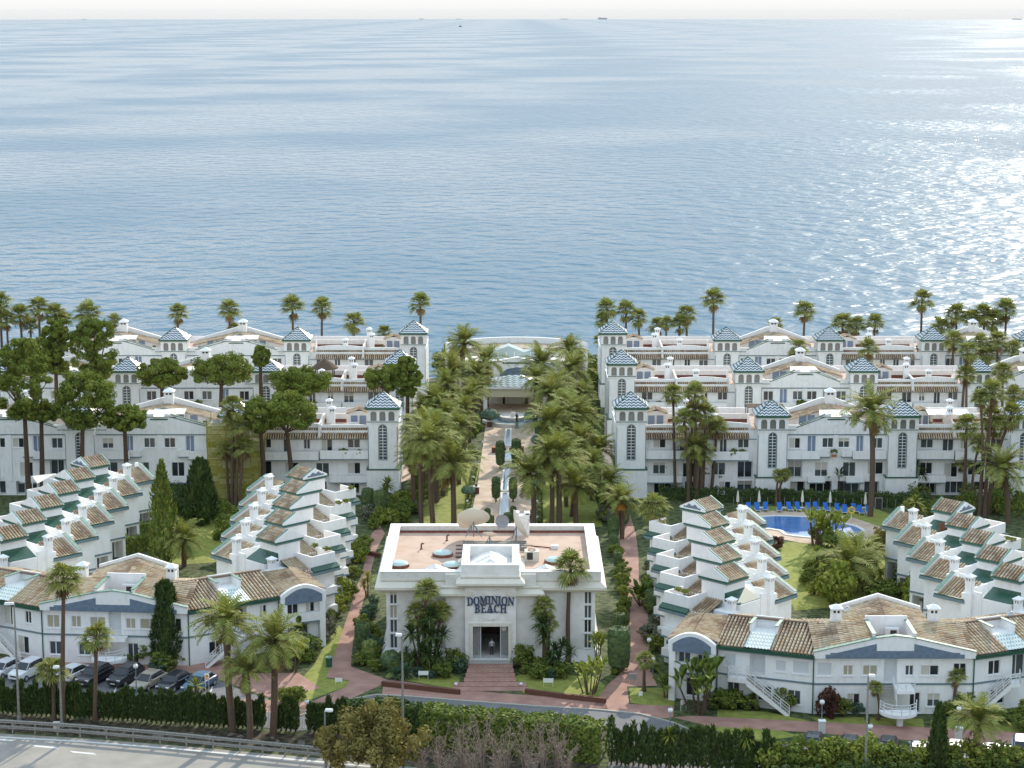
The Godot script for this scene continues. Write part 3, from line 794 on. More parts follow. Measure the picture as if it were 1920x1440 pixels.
func dish(called: String, label: String, p: Vector3, r: float, turn: float, tilt: float, m: Material) -> void:
	var t := thing(called, label, "satellite dish", p, turn)
	var prof := []
	for i in 7: prof.append(Vector2(r * i / 6.0, r * 0.32 * pow(i / 6.0, 2)))
	for i in 7: prof.append(Vector2(r * (6 - i) / 6.0, r * 0.32 * pow((6 - i) / 6.0, 2) + 0.03))
	var bowl := put(mb().lathe(prof, Vector3.ZERO, 24), "bowl", m, t)
	var bs := Basis(Vector3.RIGHT, tilt)
	bowl.transform = Transform3D(bs, Vector3(0, r * 0.95, 0))
	var f := mb()
	f.bar(Vector3(0, 0, 0), Vector3(0, r * 0.95, 0), 0.06)
	f.bar(Vector3(-r * 0.5, 0, 0.3), Vector3(0, r * 0.9, 0), 0.04); f.bar(Vector3(r * 0.5, 0, 0.3), Vector3(0, r * 0.9, 0), 0.04)
	put(f, "mount", M.green_grey, t)
	var a := mb()
	var tip := Vector3(0, r * 0.95, 0) + bs * Vector3(0, r * 0.9, 0)
	for k in 3:
		var an := TAU * k / 3 + 0.5
		a.bar(Vector3(0, r * 0.95, 0) + bs * Vector3(cos(an) * r * 0.8, r * 0.22, sin(an) * r * 0.8), tip, 0.02, 4)
	a.lathe([Vector2(0, -0.08), Vector2(0.09, -0.08), Vector2(0.09, 0.08), Vector2(0, 0.08)], tip, 8)
	put(a, "feed_arm", M.metal_grey, t)

func roof_kit(C: float) -> void:
	var y := 8.66
	dish("satellite_dish", "large weathered dish with radial seams behind another big dish on the pink roof", at(893, 1012, 217.6) * Vector3(1, 0, 1) + Vector3(-0.5, y + 0.6, 0), 1.45, 0.5, -1.05, M.canvas)
	dish("satellite_dish", "largest cream mesh dish tilted skywards on the roof platform", at(888, 1012, 215.6) * Vector3(1, 0, 1) + Vector3(0, y + 0.7, 0), 1.75, 0.0, -0.75, M.canvas)
	dish("satellite_dish", "small cream dish standing low on the roof platform edge", at(918, 1030, 212.2) * Vector3(1, 0, 1) + Vector3(0, y + 0.9, 0), 0.78, -0.2, -0.5, M.canvas)
	dish("satellite_dish", "small round grey dish facing the chimney block on the pink roof", at(942, 1005, 217.5) * Vector3(1, 0, 1) + Vector3(0, y + 1.2, 0), 0.75, -0.1, 1.25, M.metal_grey)
	dish("satellite_dish", "steeply turned cream dish seen edge on beside the white flue block", at(968, 1015, 215.5) * Vector3(1, 0, 1) + Vector3(0, y + 0.3, 0), 1.7, -1.35, -1.15, M.canvas)
	# steel platform carrying the dishes
	var p := thing("roof_platform", "low green steel platform carrying the dishes behind the tower", "platform", Vector3(C + 0.3, y, -212.3))
	for i in 4: put(mb().box(-3.4, 0.35, -i * 0.75, 3.4, 0.47, -i * 0.75 - 0.32), "deck_board", M.galvanised, p)
	for s in [-3.3, -1.1, 1.1, 3.3]: put(mb().box(s - 0.06, 0, 0, s + 0.06, 0.35, -2.6), "beam", M.green, p)
	var sw := mb()
	for s in [-3.6, 3.6]:
		for i in 4: sw.box(s - 0.45, 0.1 + i * 0.22, 3.0 - i * 0.7, s + 0.45, 0.16 + i * 0.22, 2.6 - i * 0.7)
	put(sw, "step", M.wood, p)
	# flue block, air-conditioning box, vent pipes, domes
	var fb := thing("flue_block", "tall white flue block standing at the back roof edge", "chimney", Vector3(G(979, 1005, y).x, y, -219.4))
	put(mb().box(-0.8, 0, -0.5, 0.8, 2.2, 0.5), "shaft", M.white, fb)
	put(mb().box(-0.85, 2.2, -0.5, -0.3, 2.55, 0.5).box(0.25, 2.2, -0.5, 0.85, 2.5, 0.5), "flue", M.white, fb)
	put(mb().box(0.4, 2.3, 0.5, 0.75, 2.45, 0.52), "louvre", M.dark, fb)
	var ac := thing("air_conditioner", "cream air conditioner box with dark grille on the pink roof", "air conditioner", G(997, 1050, y))
	put(mb().box(-0.75, 0, -0.6, 0.75, 1.05, 0.6), "case", M.cornice, ac)
	put(mb().box(-0.5, 0.2, 0.6, 0.1, 0.95, 0.64), "grille", M.dark, ac)
	put(mb().lathe([Vector2(0.42, 1.05), Vector2(0.42, 1.12), Vector2(0.36, 1.12), Vector2(0.36, 1.06)], Vector3(0, 0, 0), 16), "fan_ring", M.pot, ac)
	var spots := [[830, 1042, "glazed round roof dome with dark top nearest the dishes"], [748, 1062, "pale glazed round roof dome in the corner of the pink roof"], [1040, 1055, "round glazed roof dome partly behind the tall fan palm"], [848, 1064, "round glazed roof dome half hidden by the tower"]]
	for q in spots:
		var d := thing("roof_dome", q[2], "skylight", G(q[0], q[1], y))
		put(mb().lathe([Vector2(1.08, 0), Vector2(1.08, 0.28), Vector2(0.95, 0.3)], Vector3.ZERO, 24), "kerb_ring", M.terrace_red, d)
		put(mb().lathe([Vector2(1.0, 0.3), Vector2(0.95, 0.42), Vector2(0.7, 0.55), Vector2(0.35, 0.62), Vector2(0, 0.64)], Vector3.ZERO, 24), "dome", M.dome_glass, d)
	for q in [[790, 1030, "bent red vent pipe on the open pink roof"], [838, 1014, "bent red vent pipe close to the back parapet"], [1108, 1048, "bent red vent pipe in the far corner of the roof"]]:
		var v := thing("vent_pipe", q[2], "pipe", G(q[0], q[1], y))
		put(mb().tube([Vector3(0, 0, 0), Vector3(0, 0.5, 0), Vector3(0.05, 0.62, 0), Vector3(0.18, 0.66, 0), Vector3(0.28, 0.58, 0)], [0.09, 0.09, 0.09, 0.09, 0.09], 8), "bend", M.terrace_red, v)
		put(mb().lathe([Vector2(0.16, 0), Vector2(0.16, 0.06), Vector2(0.09, 0.08)], Vector3.ZERO, 10), "collar", M.terrace_red, v)
	var w := thing("roof_conduit", "dark red conduit running across the pink roof to a small box", "pipe", Vector3(0, y, 0))
	var a := G(990, 1023, y) - Vector3(0, y, 0); var e := G(1040, 1028, y) - Vector3(0, y, 0)
	put(mb().tube([a, a.lerp(e, 0.5) + Vector3(0, 0.1, 0.3), e], [0.06, 0.06, 0.06], 6), "conduit", M.terrace_red, w)
	put(mb().box(e.x - 0.4, 0, e.z - 0.2, e.x + 0.4, 0.35, e.z + 0.3), "junction_box", M.white, w)

# a belvedere tower of an apartment row; eave height e. Origin: foot of the front wall, centre
func tower(row: Node, p: Vector3, e: float) -> void:
	var key := "tower%.1f" % e
	if not cache.has(key):
		var w := 3.9; var r := w / 2; var dpt := 4.2
		var y1 := e - 1.75                      # floor of the belvedere
		var wb := 4.2 + (e - 11.1); var wt := y1 - 0.45
		var b := mb()
		wall(b, face(Vector3(-r, 0, 0)), w, y1, [[r - 0.48, wb, 0.96, wt - wb, "none", 0.22]])
		spandrel(b, face(Vector3(0, 0, 0)), 0, wt - 0.48, 0.48, wt, -0.2, 0.0)
		wall(b, face(Vector3(r, 0, 0), PI / 2), dpt, y1, [[1.6, wb, 0.7, wt - wb - 0.6, "none", 0.22]])
		wall(b, face(Vector3(-r, 0, -dpt), -PI / 2), dpt, y1, [[1.6, wb, 0.7, wt - wb - 0.6, "none", 0.22]])
		wall(b, face(Vector3(r, 0, -dpt), PI), w, y1, [])
		b.box(-r - 0.25, 0, -dpt, r + 0.25, 2.75 + (e - 11.1), 0.3)
		# window pane, surround and bars
		var pane := mb().box(-0.5, wb, -0.22, 0.5, wt, -0.2)
		pane.box(r - 0.22, wb, -2.3, r - 0.2, wt - 0.6, -1.6); pane.box(-r + 0.2, wb, -2.3, -r + 0.22, wt - 0.6, -1.6)
		var sr := mb()
		for s in [-1, 1]: sr.box(s * 0.48, wb - 0.1, 0, s * 0.60, wt - 0.48, 0.05)
		sr.box(-0.48, wb - 0.1, 0, 0.48, wb, 0.05)
		for i in 10:
			var a0 := PI * i / 10; var a1 := PI * (i + 1) / 10
			sr.slab([Vector2(cos(a0), sin(a0)) * 0.48 + Vector2(0, wt - 0.48), Vector2(cos(a0), sin(a0)) * 0.6 + Vector2(0, wt - 0.48), Vector2(cos(a1), sin(a1)) * 0.6 + Vector2(0, wt - 0.48), Vector2(cos(a1), sin(a1)) * 0.48 + Vector2(0, wt - 0.48)], 0, 0.05)
		sr.box(-r - 0.03, 2.75, -0.02, -r + 0.05, y1 - 0.7, 0.02); sr.box(r - 0.05, 2.75, -0.02, r + 0.03, y1 - 0.7, 0.02)
		var bars := mb().box(-0.04, wb, -0.2, 0.04, wt, -0.12)
		var nb := int((wt - wb - 0.5) / 0.42)
		for i in nb: bars.box(-0.48, wb + 0.4 + i * 0.42, -0.2, 0.48, wb + 0.48 + i * 0.42, -0.13)
		# belvedere with three arched openings a side
		var bel := mb(); var rb := r + 0.12; var hb := e - y1
		for sd in [[Vector3(-rb, y1, 0.12), 0.0, rb * 2], [Vector3(rb, y1, 0.12), PI / 2, dpt + 0.24], [Vector3(-rb, y1, -dpt - 0.12), -PI / 2, dpt + 0.24], [Vector3(rb, y1, -dpt - 0.12), PI, rb * 2]]:
			var f := face(sd[0], sd[1]); var ww: float = sd[2]
			var hs := []
			for k in 3: hs.append([ww * (0.21 + 0.29 * k) - 0.41, 0.12, 0.82, 1.28, "none", 0.28])
			wall(bel, f, ww, hb, hs)
			for k in 3: spandrel(bel, f, ww * (0.21 + 0.29 * k), 0.12 + 1.28 - 0.34, 0.41, 1.41, -0.27, 0.0)
		bel.box(-rb, y1 - 0.2, -dpt - 0.12, rb, y1, 0.12)
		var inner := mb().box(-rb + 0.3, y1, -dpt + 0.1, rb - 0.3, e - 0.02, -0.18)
		# green bands
		var gbs := []
		for q in [[y1 - 0.02, y1 + 0.08, rb + 0.05], [e - 0.06, e + 0.16, r + 0.36]]:
			var gb := mb()
			var hx: float = q[2]; var ex: float = hx - r
			gb.box(-hx, q[0], ex - 0.06, hx, q[1], ex); gb.box(-hx, q[0], -dpt - ex, hx, q[1], -dpt - ex + 0.06)
			gb.box(-hx, q[0], -dpt - ex + 0.06, -hx + 0.06, q[1], ex - 0.06); gb.box(hx - 0.06, q[0], -dpt - ex + 0.06, hx, q[1], ex - 0.06)
			gbs.append(gb.mesh(M.green))
		var yb := 2.75 + (e - 11.1)
		gbs.append(mb().box(-r - 0.3, yb, -dpt, r + 0.3, yb + 0.16, 0.36).mesh(M.green))
		# roof: glazed courses on four slopes over white eaves
		var eave := mb().box(-r - 0.34, e, -dpt - 0.34, r + 0.34, e + 0.14, 0.34)
		var rf := mb(); var h := r + 0.42; var z0 := -dpt / 2 - h; var z1 := -dpt / 2 + h
		var ap := Vector3(0, e + 2.0, -dpt / 2)
		var k4 := [Vector3(-h, e + 0.16, z1), Vector3(h, e + 0.16, z1), Vector3(h, e + 0.16, z0), Vector3(-h, e + 0.16, z0)]
		var cols := [Color(0.70, 0.72, 0.72), Color(0.018, 0.055, 0.075)]
		for i in 4:
			zigzag(rf, k4[i], k4[(i + 1) % 4], ap, ap, 16, 12, cols)
		var hip := mb()
		for i in 4:
			hip.bar(k4[i] + Vector3(0, 0.04, 0), ap + Vector3(0, 0.04, 0), 0.07, 5)
			hip.bar(k4[i] + Vector3(0, 0.02, 0), k4[(i + 1) % 4] + Vector3(0, 0.02, 0), 0.09, 5)
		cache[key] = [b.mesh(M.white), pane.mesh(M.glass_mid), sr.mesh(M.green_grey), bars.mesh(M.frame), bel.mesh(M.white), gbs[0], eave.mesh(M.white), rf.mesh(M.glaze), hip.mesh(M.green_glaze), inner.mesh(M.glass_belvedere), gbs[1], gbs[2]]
	var c: Array = cache[key]
	var t := put_mesh(c[0], "tower", row, p)
	var nm := ["", "arch_window", "window_surround", "glazing_bar", "belvedere", "ledge_band", "eave", "tower_roof", "hip_tile", "belvedere_glass", "eave_band", "base_band"]
	for i in range(1, 12): put_mesh(c[i], nm[i], t)

# penthouse behind the parapet: low gable with raked back wall, tiles, chimney and canopy
func penthouse(row: Node, cx: float, z: float, half: float, canopy := true) -> void:
	var y0 := 8.7; var ye := 9.4; var yr := 11.2
	var b := mb()
	var prof := PackedVector2Array([Vector2(cx - half, y0), Vector2(cx + half, y0), Vector2(cx + half, ye), Vector2(cx + 0.3, yr), Vector2(cx - 0.3, yr), Vector2(cx - half, ye)])
	b.slab(prof, z - 4.0, z)
	put(b, "penthouse", M.white_warm, row)
	var bk := mb()
	bk.slab([Vector2(cx - half - 0.2, y0), Vector2(cx + half + 0.2, y0), Vector2(cx + half + 0.2, ye + 0.45), Vector2(cx + 0.9, yr + 0.75), Vector2(cx - 0.9, yr + 0.75), Vector2(cx - half - 0.2, ye + 0.45)], z - 4.5, z - 4.0)
	put(bk, "raked_parapet", M.white, row)
	var tm := mb()
	for s in [-1, 1]:
		var a := Vector3(cx + s * half, ye + 0.04, z + 0.15); var r := Vector3(cx, yr + 0.1, z + 0.15)
		var dz := Vector3(0, 0, -4.15)
		if s < 0: tiles(tm, a + dz, a, r, r + dz, CLAY, 0.3, 0.55)
		else: tiles(tm, a, a + dz, r + dz, r, CLAY, 0.3, 0.55)
	put(tm, "roof_tiles", M.tile, row)
	chimney(row, Vector3(cx + 0.2, yr - 0.3, z - 3.4), 1.3, 2.2)
	for q in [[-0.62, 1.15], [-0.44, 1.15], [0.3, 0.95], [0.5, 0.95]]:
		var o := put(mb().box(-0.5, 0, 0, 0.5, 1.55, 0.06), "door", M.blue_door, row)
		o.position = Vector3(cx + q[0] * half, y0 + 0.02, z)
	if canopy:
		var cp := mb()
		cp.hexa([Vector3(cx - 2.3, 10.75, z + 4.2), Vector3(cx + 2.3, 10.75, z + 4.2), Vector3(cx + 1.9, 11.1, z + 0.9), Vector3(cx - 1.9, 11.1, z + 0.9)],
			[Vector3(cx - 2.3, 10.85, z + 4.2), Vector3(cx + 2.3, 10.85, z + 4.2), Vector3(cx + 1.9, 11.2, z + 0.9), Vector3(cx - 1.9, 11.2, z + 0.9)])
		var o := put(cp, "canopy", M.canvas, row)
		for s in [-1.8, -1.0, 1.0, 1.8]: put(mb().box(cx + s - 0.05, y0, z + 3.5, cx + s + 0.05, 10.8, z + 3.6), "post", M.metal_white, o)

func apartment_row(s: int, D: float, towers: Array, secs: Array, far: float, label: String, extra: Dictionary) -> Node3D:
	var row := thing("apartment_row", label, "building", Vector3(0, 0, -D), 0, "white apartment rows with tiled towers")
	var deep := 13.0
	var b := mb()
	var x_in: float = towers[0] - 1.9
	# flank and back walls, roof slab
	b.box(s * x_in, 0, -0.6, s * (x_in + 0.25), 9.2, -deep)
	b.box(s * x_in, 0, -deep, s * far, 9.6, -deep - 0.25)
	b.box(s * (far - 0.25), 0, -0.2, s * far, 9.2, -deep)
	put(mb().box(s * (x_in + 0.25), 8.45, -0.3, s * (far - 0.25), 8.7, -deep), "roof_terrace", M.terrace, row)
	var bands := mb(); var gb := mb(); var tm := mb()
	for q in secs:
		var xa: float = minf(s * q[1], s * q[2]); var w: float = absf(q[2] - q[1])
		var f := face(Vector3(xa, 0, 0))
		var mir := func(list: Array) -> Array:
			var out := []
			for h in list:
				var g: Array = h.duplicate()
				g[0] = h[0] * w - h[2] / 2 if s > 0 else (1.0 - h[0]) * w - h[2] / 2
				out.append(g)
			return out
		if q[0] == "T":
			var holes: Array = mir.call([[0.13, 6.55, 1.7, 1.4, "mid"], [0.36, 5.9, 1.5, 2.05, "dark"], [0.53, 6.4, 0.9, 1.5, "dark"], [0.70, 5.7, 1.0, 2.25, "mid"], [0.88, 6.55, 1.5, 1.4, "dark"],
				[0.13, 2.95, 1.7, 1.6, "dark"], [0.40, 2.5, 1.8, 2.0, "dark"], [0.66, 2.8, 1.9, 1.75, "mid"], [0.9, 2.3, 2.0, 2.4, "dark", 0.9],
				[0.16, 0.1, 2.2, 1.75, "mid", 0.9], [0.45, 0.1, 2.6, 1.8, "dark", 0.9], [0.72, 0.7, 1.6, 1.2, "dark"], [0.9, 0.1, 2.0, 1.9, "dark", 0.9]])
			facade(row, b, f, w, 9.0, holes)
			# parapets above the tile strip, one bay lower than the other
			var k := 0.42
			for e in [[0.0, k, 9.55, 0.12], [k, 0.93, 9.75, 0.28]]:
				var xl: float = s * (q[1] + (q[2] - q[1]) * e[0]); var xr: float = s * (q[1] + (q[2] - q[1]) * e[1])
				var l := minf(xl, xr) + 0.06; var r := maxf(xl, xr) - 0.06
				var pts := PackedVector2Array([Vector2(l, 8.7), Vector2(r, 8.7)])
				for i in 9:
					var t := i / 8.0
					pts.append(Vector2(lerpf(r, l, t), float(e[2]) + float(e[3]) * sin(PI * t)))
				put(mb().slab(pts, -1.0, -0.72), "parapet", M.white, row)
				tiles(tm, Vector3(l, 7.95, 0.8), Vector3(r, 7.95, 0.8), Vector3(r, 9.2, -0.71), Vector3(l, 9.2, -0.71), CLAY, 0.33, 0.55)
				b.box(l, 7.9, 0.0, r, 8.03, 0.6)
			var xk: float = s * (q[1] + (q[2] - q[1]) * k)
			b.box(xk - 0.14, 7.95, -1.0, xk + 0.14, 9.95, 0.55)
			# stair wall stepping up beside the tower
			var xs: float = s * (q[2] - 0.9)
			put(mb().hexa_stair(xs, s), "stair_wall", M.white, row)
			# balconies
			for e in [[0.0, 0.42, 5.25, 6.4], [0.42, 0.93, 5.1, 6.25], [0.0, 0.34, 2.0, 2.95]]:
				var l: float = minf(s * (q[1] + w * e[0]), s * (q[1] + w * e[1])) + 0.1; var r: float = l + w * (e[1] - e[0]) - 0.2
				balcony(row, l, r, e[2], e[3], 1.0)
			# hut beside the end tower, chimneys
			var hx: float = s * (q[1] + 1.7)
			hut(row, Vector3(hx, 8.7, -4.2))
			chimney(row, Vector3(s * (q[1] + 5.2), 8.7, -3.0), 0.75, 2.9)
			chimney(row, Vector3(s * (q[1] + 5.9), 8.7, -6.4), 0.75, 3.3)
			chimney(row, Vector3(s * (q[1] + w * 0.62), 8.7, -1.6), 0.8, 2.2)
			put(mb().box(s * (q[1] + 3.4), 8.7, -7.2, s * (q[2] - 0.3), 9.9, -7.45), "terrace_wall", M.white_warm, row)
			put(mb().box(s * (q[1] + 3.6), 8.7, -7.15, s * (q[2] - 0.5), 9.15, -7.18), "terracotta_dado", M.terrace_red, row)
			put(mb().box(s * (q[1] + w * 0.42) - 0.12, 8.7, -1.0, s * (q[1] + w * 0.42) + 0.12, 10.0, -7.2), "party_wall", M.white_warm, row)
		else:
			var holes: Array = mir.call([[0.09, 6.5, 1.5, 1.45, "mid"], [0.26, 5.85, 1.15, 2.4, "blue", 0.3], [0.42, 6.6, 1.5, 1.35, "dark"], [0.58, 6.6, 1.5, 1.35, "dark"], [0.74, 5.85, 1.0, 2.4, "blue", 0.3], [0.91, 6.5, 1.5, 1.45, "mid"],
				[0.10, 2.4, 1.9, 2.5, "mid", 0.8], [0.36, 2.6, 1.75, 2.0, "dark"], [0.64, 2.6, 1.75, 2.0, "dark"], [0.90, 2.9, 2.1, 1.7, "mid"],
				[0.13, 0.1, 2.0, 1.8, "dark", 0.9], [0.36, 0.1, 3.0, 1.85, "mid", 0.9], [0.64, 0.1, 3.0, 1.85, "mid", 0.9], [0.87, 0.1, 2.0, 1.8, "dark", 0.9]])
			facade(row, b, f, w, 8.6, holes)
			var cx := xa + w / 2; var hw := w / 2
			# gable parapet with a notch
			var pr := PackedVector2Array([Vector2(cx - hw, 8.6), Vector2(cx + hw, 8.6), Vector2(cx + hw, 9.7), Vector2(cx + hw - 1.9, 9.7), Vector2(cx + 1.6, 11.15), Vector2(cx + 0.75, 11.3), Vector2(cx + 0.75, 10.75), Vector2(cx - 0.75, 10.75), Vector2(cx - 0.75, 11.3), Vector2(cx - 1.6, 11.15), Vector2(cx - hw + 1.9, 9.7), Vector2(cx - hw, 9.7)])
			put(mb().slab(pr, -0.35, 0.0), "gable_parapet", M.white, row)
			for m in [-1, 1]:
				gb.slab([Vector2(cx + m * 1.5, 10.80), Vector2(cx + m * 1.5, 10.90), Vector2(cx + m * (hw - 1.4), 9.72 - 0.3), Vector2(cx + m * (hw - 1.4), 9.62 - 0.3)], 0.0, 0.05)
				bands.box(cx + m * (hw - 1.4), 9.0, 0, cx + m * hw, 9.1, 0.05)
				gb.slab([Vector2(cx + m * 1.55, 11.16), Vector2(cx + m * 1.55, 11.24), Vector2(cx + m * (hw - 1.9), 9.80), Vector2(cx + m * (hw - 1.9), 9.70)], -0.4, 0.06)
				balcony(row, minf(cx + m * hw, cx + m * (hw - 4.6)) + 0.05, maxf(cx + m * hw, cx + m * (hw - 4.6)) - 0.05, 5.2, 6.3, 0.9)
				balcony(row, minf(cx + m * (hw - 4.6), cx + m * (hw - 6.0)), maxf(cx + m * (hw - 4.6), cx + m * (hw - 6.0)), 5.45, 6.3, 0.45)
				balcony(row, cx + m * 2.6 - 1.15, cx + m * 2.6 + 1.15, 1.95, 2.65, 0.8)
			gb.box(cx - 1.2, 10.42, 0, cx + 1.2, 10.6, 0.07)
			gb.box(cx - 0.75, 10.75, -0.3, cx + 0.75, 10.80, 0.1)
			var ring := mb()
			for i in 20:
				var a0 := TAU * i / 20; var a1 := TAU * (i + 1) / 20
				ring.slab([Vector2(cx + cos(a0) * 0.42, 9.35 + sin(a0) * 0.42), Vector2(cx + cos(a0) * 0.55, 9.35 + sin(a0) * 0.55), Vector2(cx + cos(a1) * 0.55, 9.35 + sin(a1) * 0.55), Vector2(cx + cos(a1) * 0.42, 9.35 + sin(a1) * 0.42)], 0, 0.05)
			ring.box(cx - 0.06, 9.05, 0, cx + 0.06, 9.65, 0.04)
			put(ring, "medallion", M.white, row)
			b.box(cx - 0.3, 2.0, 0, cx + 0.3, 8.35, 0.12)
			penthouse(row, cx, -4.2, hw - 0.4, not extra.has("bare"))
		bands.box(xa, 8.32 if q[0] == "G" else 7.72, 0.0, xa + w, 8.48 if q[0] == "G" else 7.82, 0.06)
	put(b, "wall", M.white, row)
	put(bands, "string_course", M.green_grey, row)
	if gb.v.size(): put(gb, "green_trim", M.green, row)
	if tm.v.size(): tag(put(tm, "roof_tiles", M.tile, row), "", "", "", "stuff")
	for i in towers.size():
		if towers[i] < 900: tower(row, Vector3(s * towers[i], 0, 1.5), 12.2 if i == 0 else 11.1)
	return row

func balcony(row: Node, x0: float, x1: float, y0: float, y1: float, d: float) -> void:
	var o := put(mb().box(x0, y0, d - 0.14, x1, y1, d).box(x0, y0, 0, x0 + 0.12, y1, d - 0.14).box(x1 - 0.12, y0, 0, x1, y1, d - 0.14).box(x0 + 0.12, y0, 0.0, x1 - 0.12, y0 + 0.15, d - 0.14), "balcony", M.white, row)
	put(mb().box(x0 - 0.05, y0 - 0.14, 0.0, x1 + 0.05, y0 - 0.004, d + 0.06), "balcony_edge", M.green_grey, o)
func hut(row: Node, p: Vector3) -> void:
	if not cache.has("hut"):
		var b := mb().slab([Vector2(-1.5, 0), Vector2(1.5, 0), Vector2(1.5, 1.75), Vector2(0.6, 2.15), Vector2(-0.6, 2.15), Vector2(-1.5, 1.75)], -2.4, 0)
		var t := mb()
		tiles(t, Vector3(-1.65, 1.72, -2.5), Vector3(-1.65, 1.72, 0.15), Vector3(0, 2.38, 0.15), Vector3(0, 2.38, -2.5), CLAY, 0.3, 0.5)
		tiles(t, Vector3(1.65, 1.72, 0.15), Vector3(1.65, 1.72, -2.5), Vector3(0, 2.38, -2.5), Vector3(0, 2.38, 0.15), CLAY, 0.3, 0.5)
		cache["hut"] = [b.mesh(M.white_warm), t.mesh(M.tile), mb().box(-0.45, 0, 0, 0.45, 1.5, 0.05).mesh(M.blue_door)]
	var o := put_mesh(cache.hut[0], "roof_hut", row, p)
	put_mesh(cache.hut[1], "hut_tiles", o)
	put_mesh(cache.hut[2], "door", o, Vector3(-0.6, 0.02, 0)); put_mesh(cache.hut[2], "door", o, Vector3(0.6, 0.02, 0))

func build_rows() -> void:
	var Ds := [274.5, 309.5, 339.5]
	var rt := [[16.05, 35.1, 52.6, 69.0, 86.5], [16.6, 35.8, 53.2, 70.6, 88.0], [16.7, 35.6, 52.6, 69.8, 86.0]]
	var lt := [[17.4, 37.2, 58.2, 78.0], [17.0, 37.2, 58.3, 78.0], [16.3, 35.6, 56.0, 76.0]]
	var rl := ["white apartment row with tiled towers facing the swimming pool", "middle white apartment row behind the row facing the pool", "white apartment row closest to the sea behind the pool rows"]
	var ll := ["white apartment row with yellow netting on one tower, behind the pines", "middle white apartment row with thatched roof shelter, among the pines", "white apartment row closest to the sea behind the pine trees"]
	for i in 3:
		for s in [1, -1]:
			var tw: Array = rt[i] if s > 0 else lt[i]
			var secs := []
			for k in tw.size() - 1:
				secs.append(["T" if (k == 0 or (k == 2 and s > 0)) else "G", tw[k] + 1.95, tw[k + 1] - 1.95])
			apartment_row(s, Ds[i], tw, secs, tw[-1] + 1.9, rl[i] if s > 0 else ll[i], {})

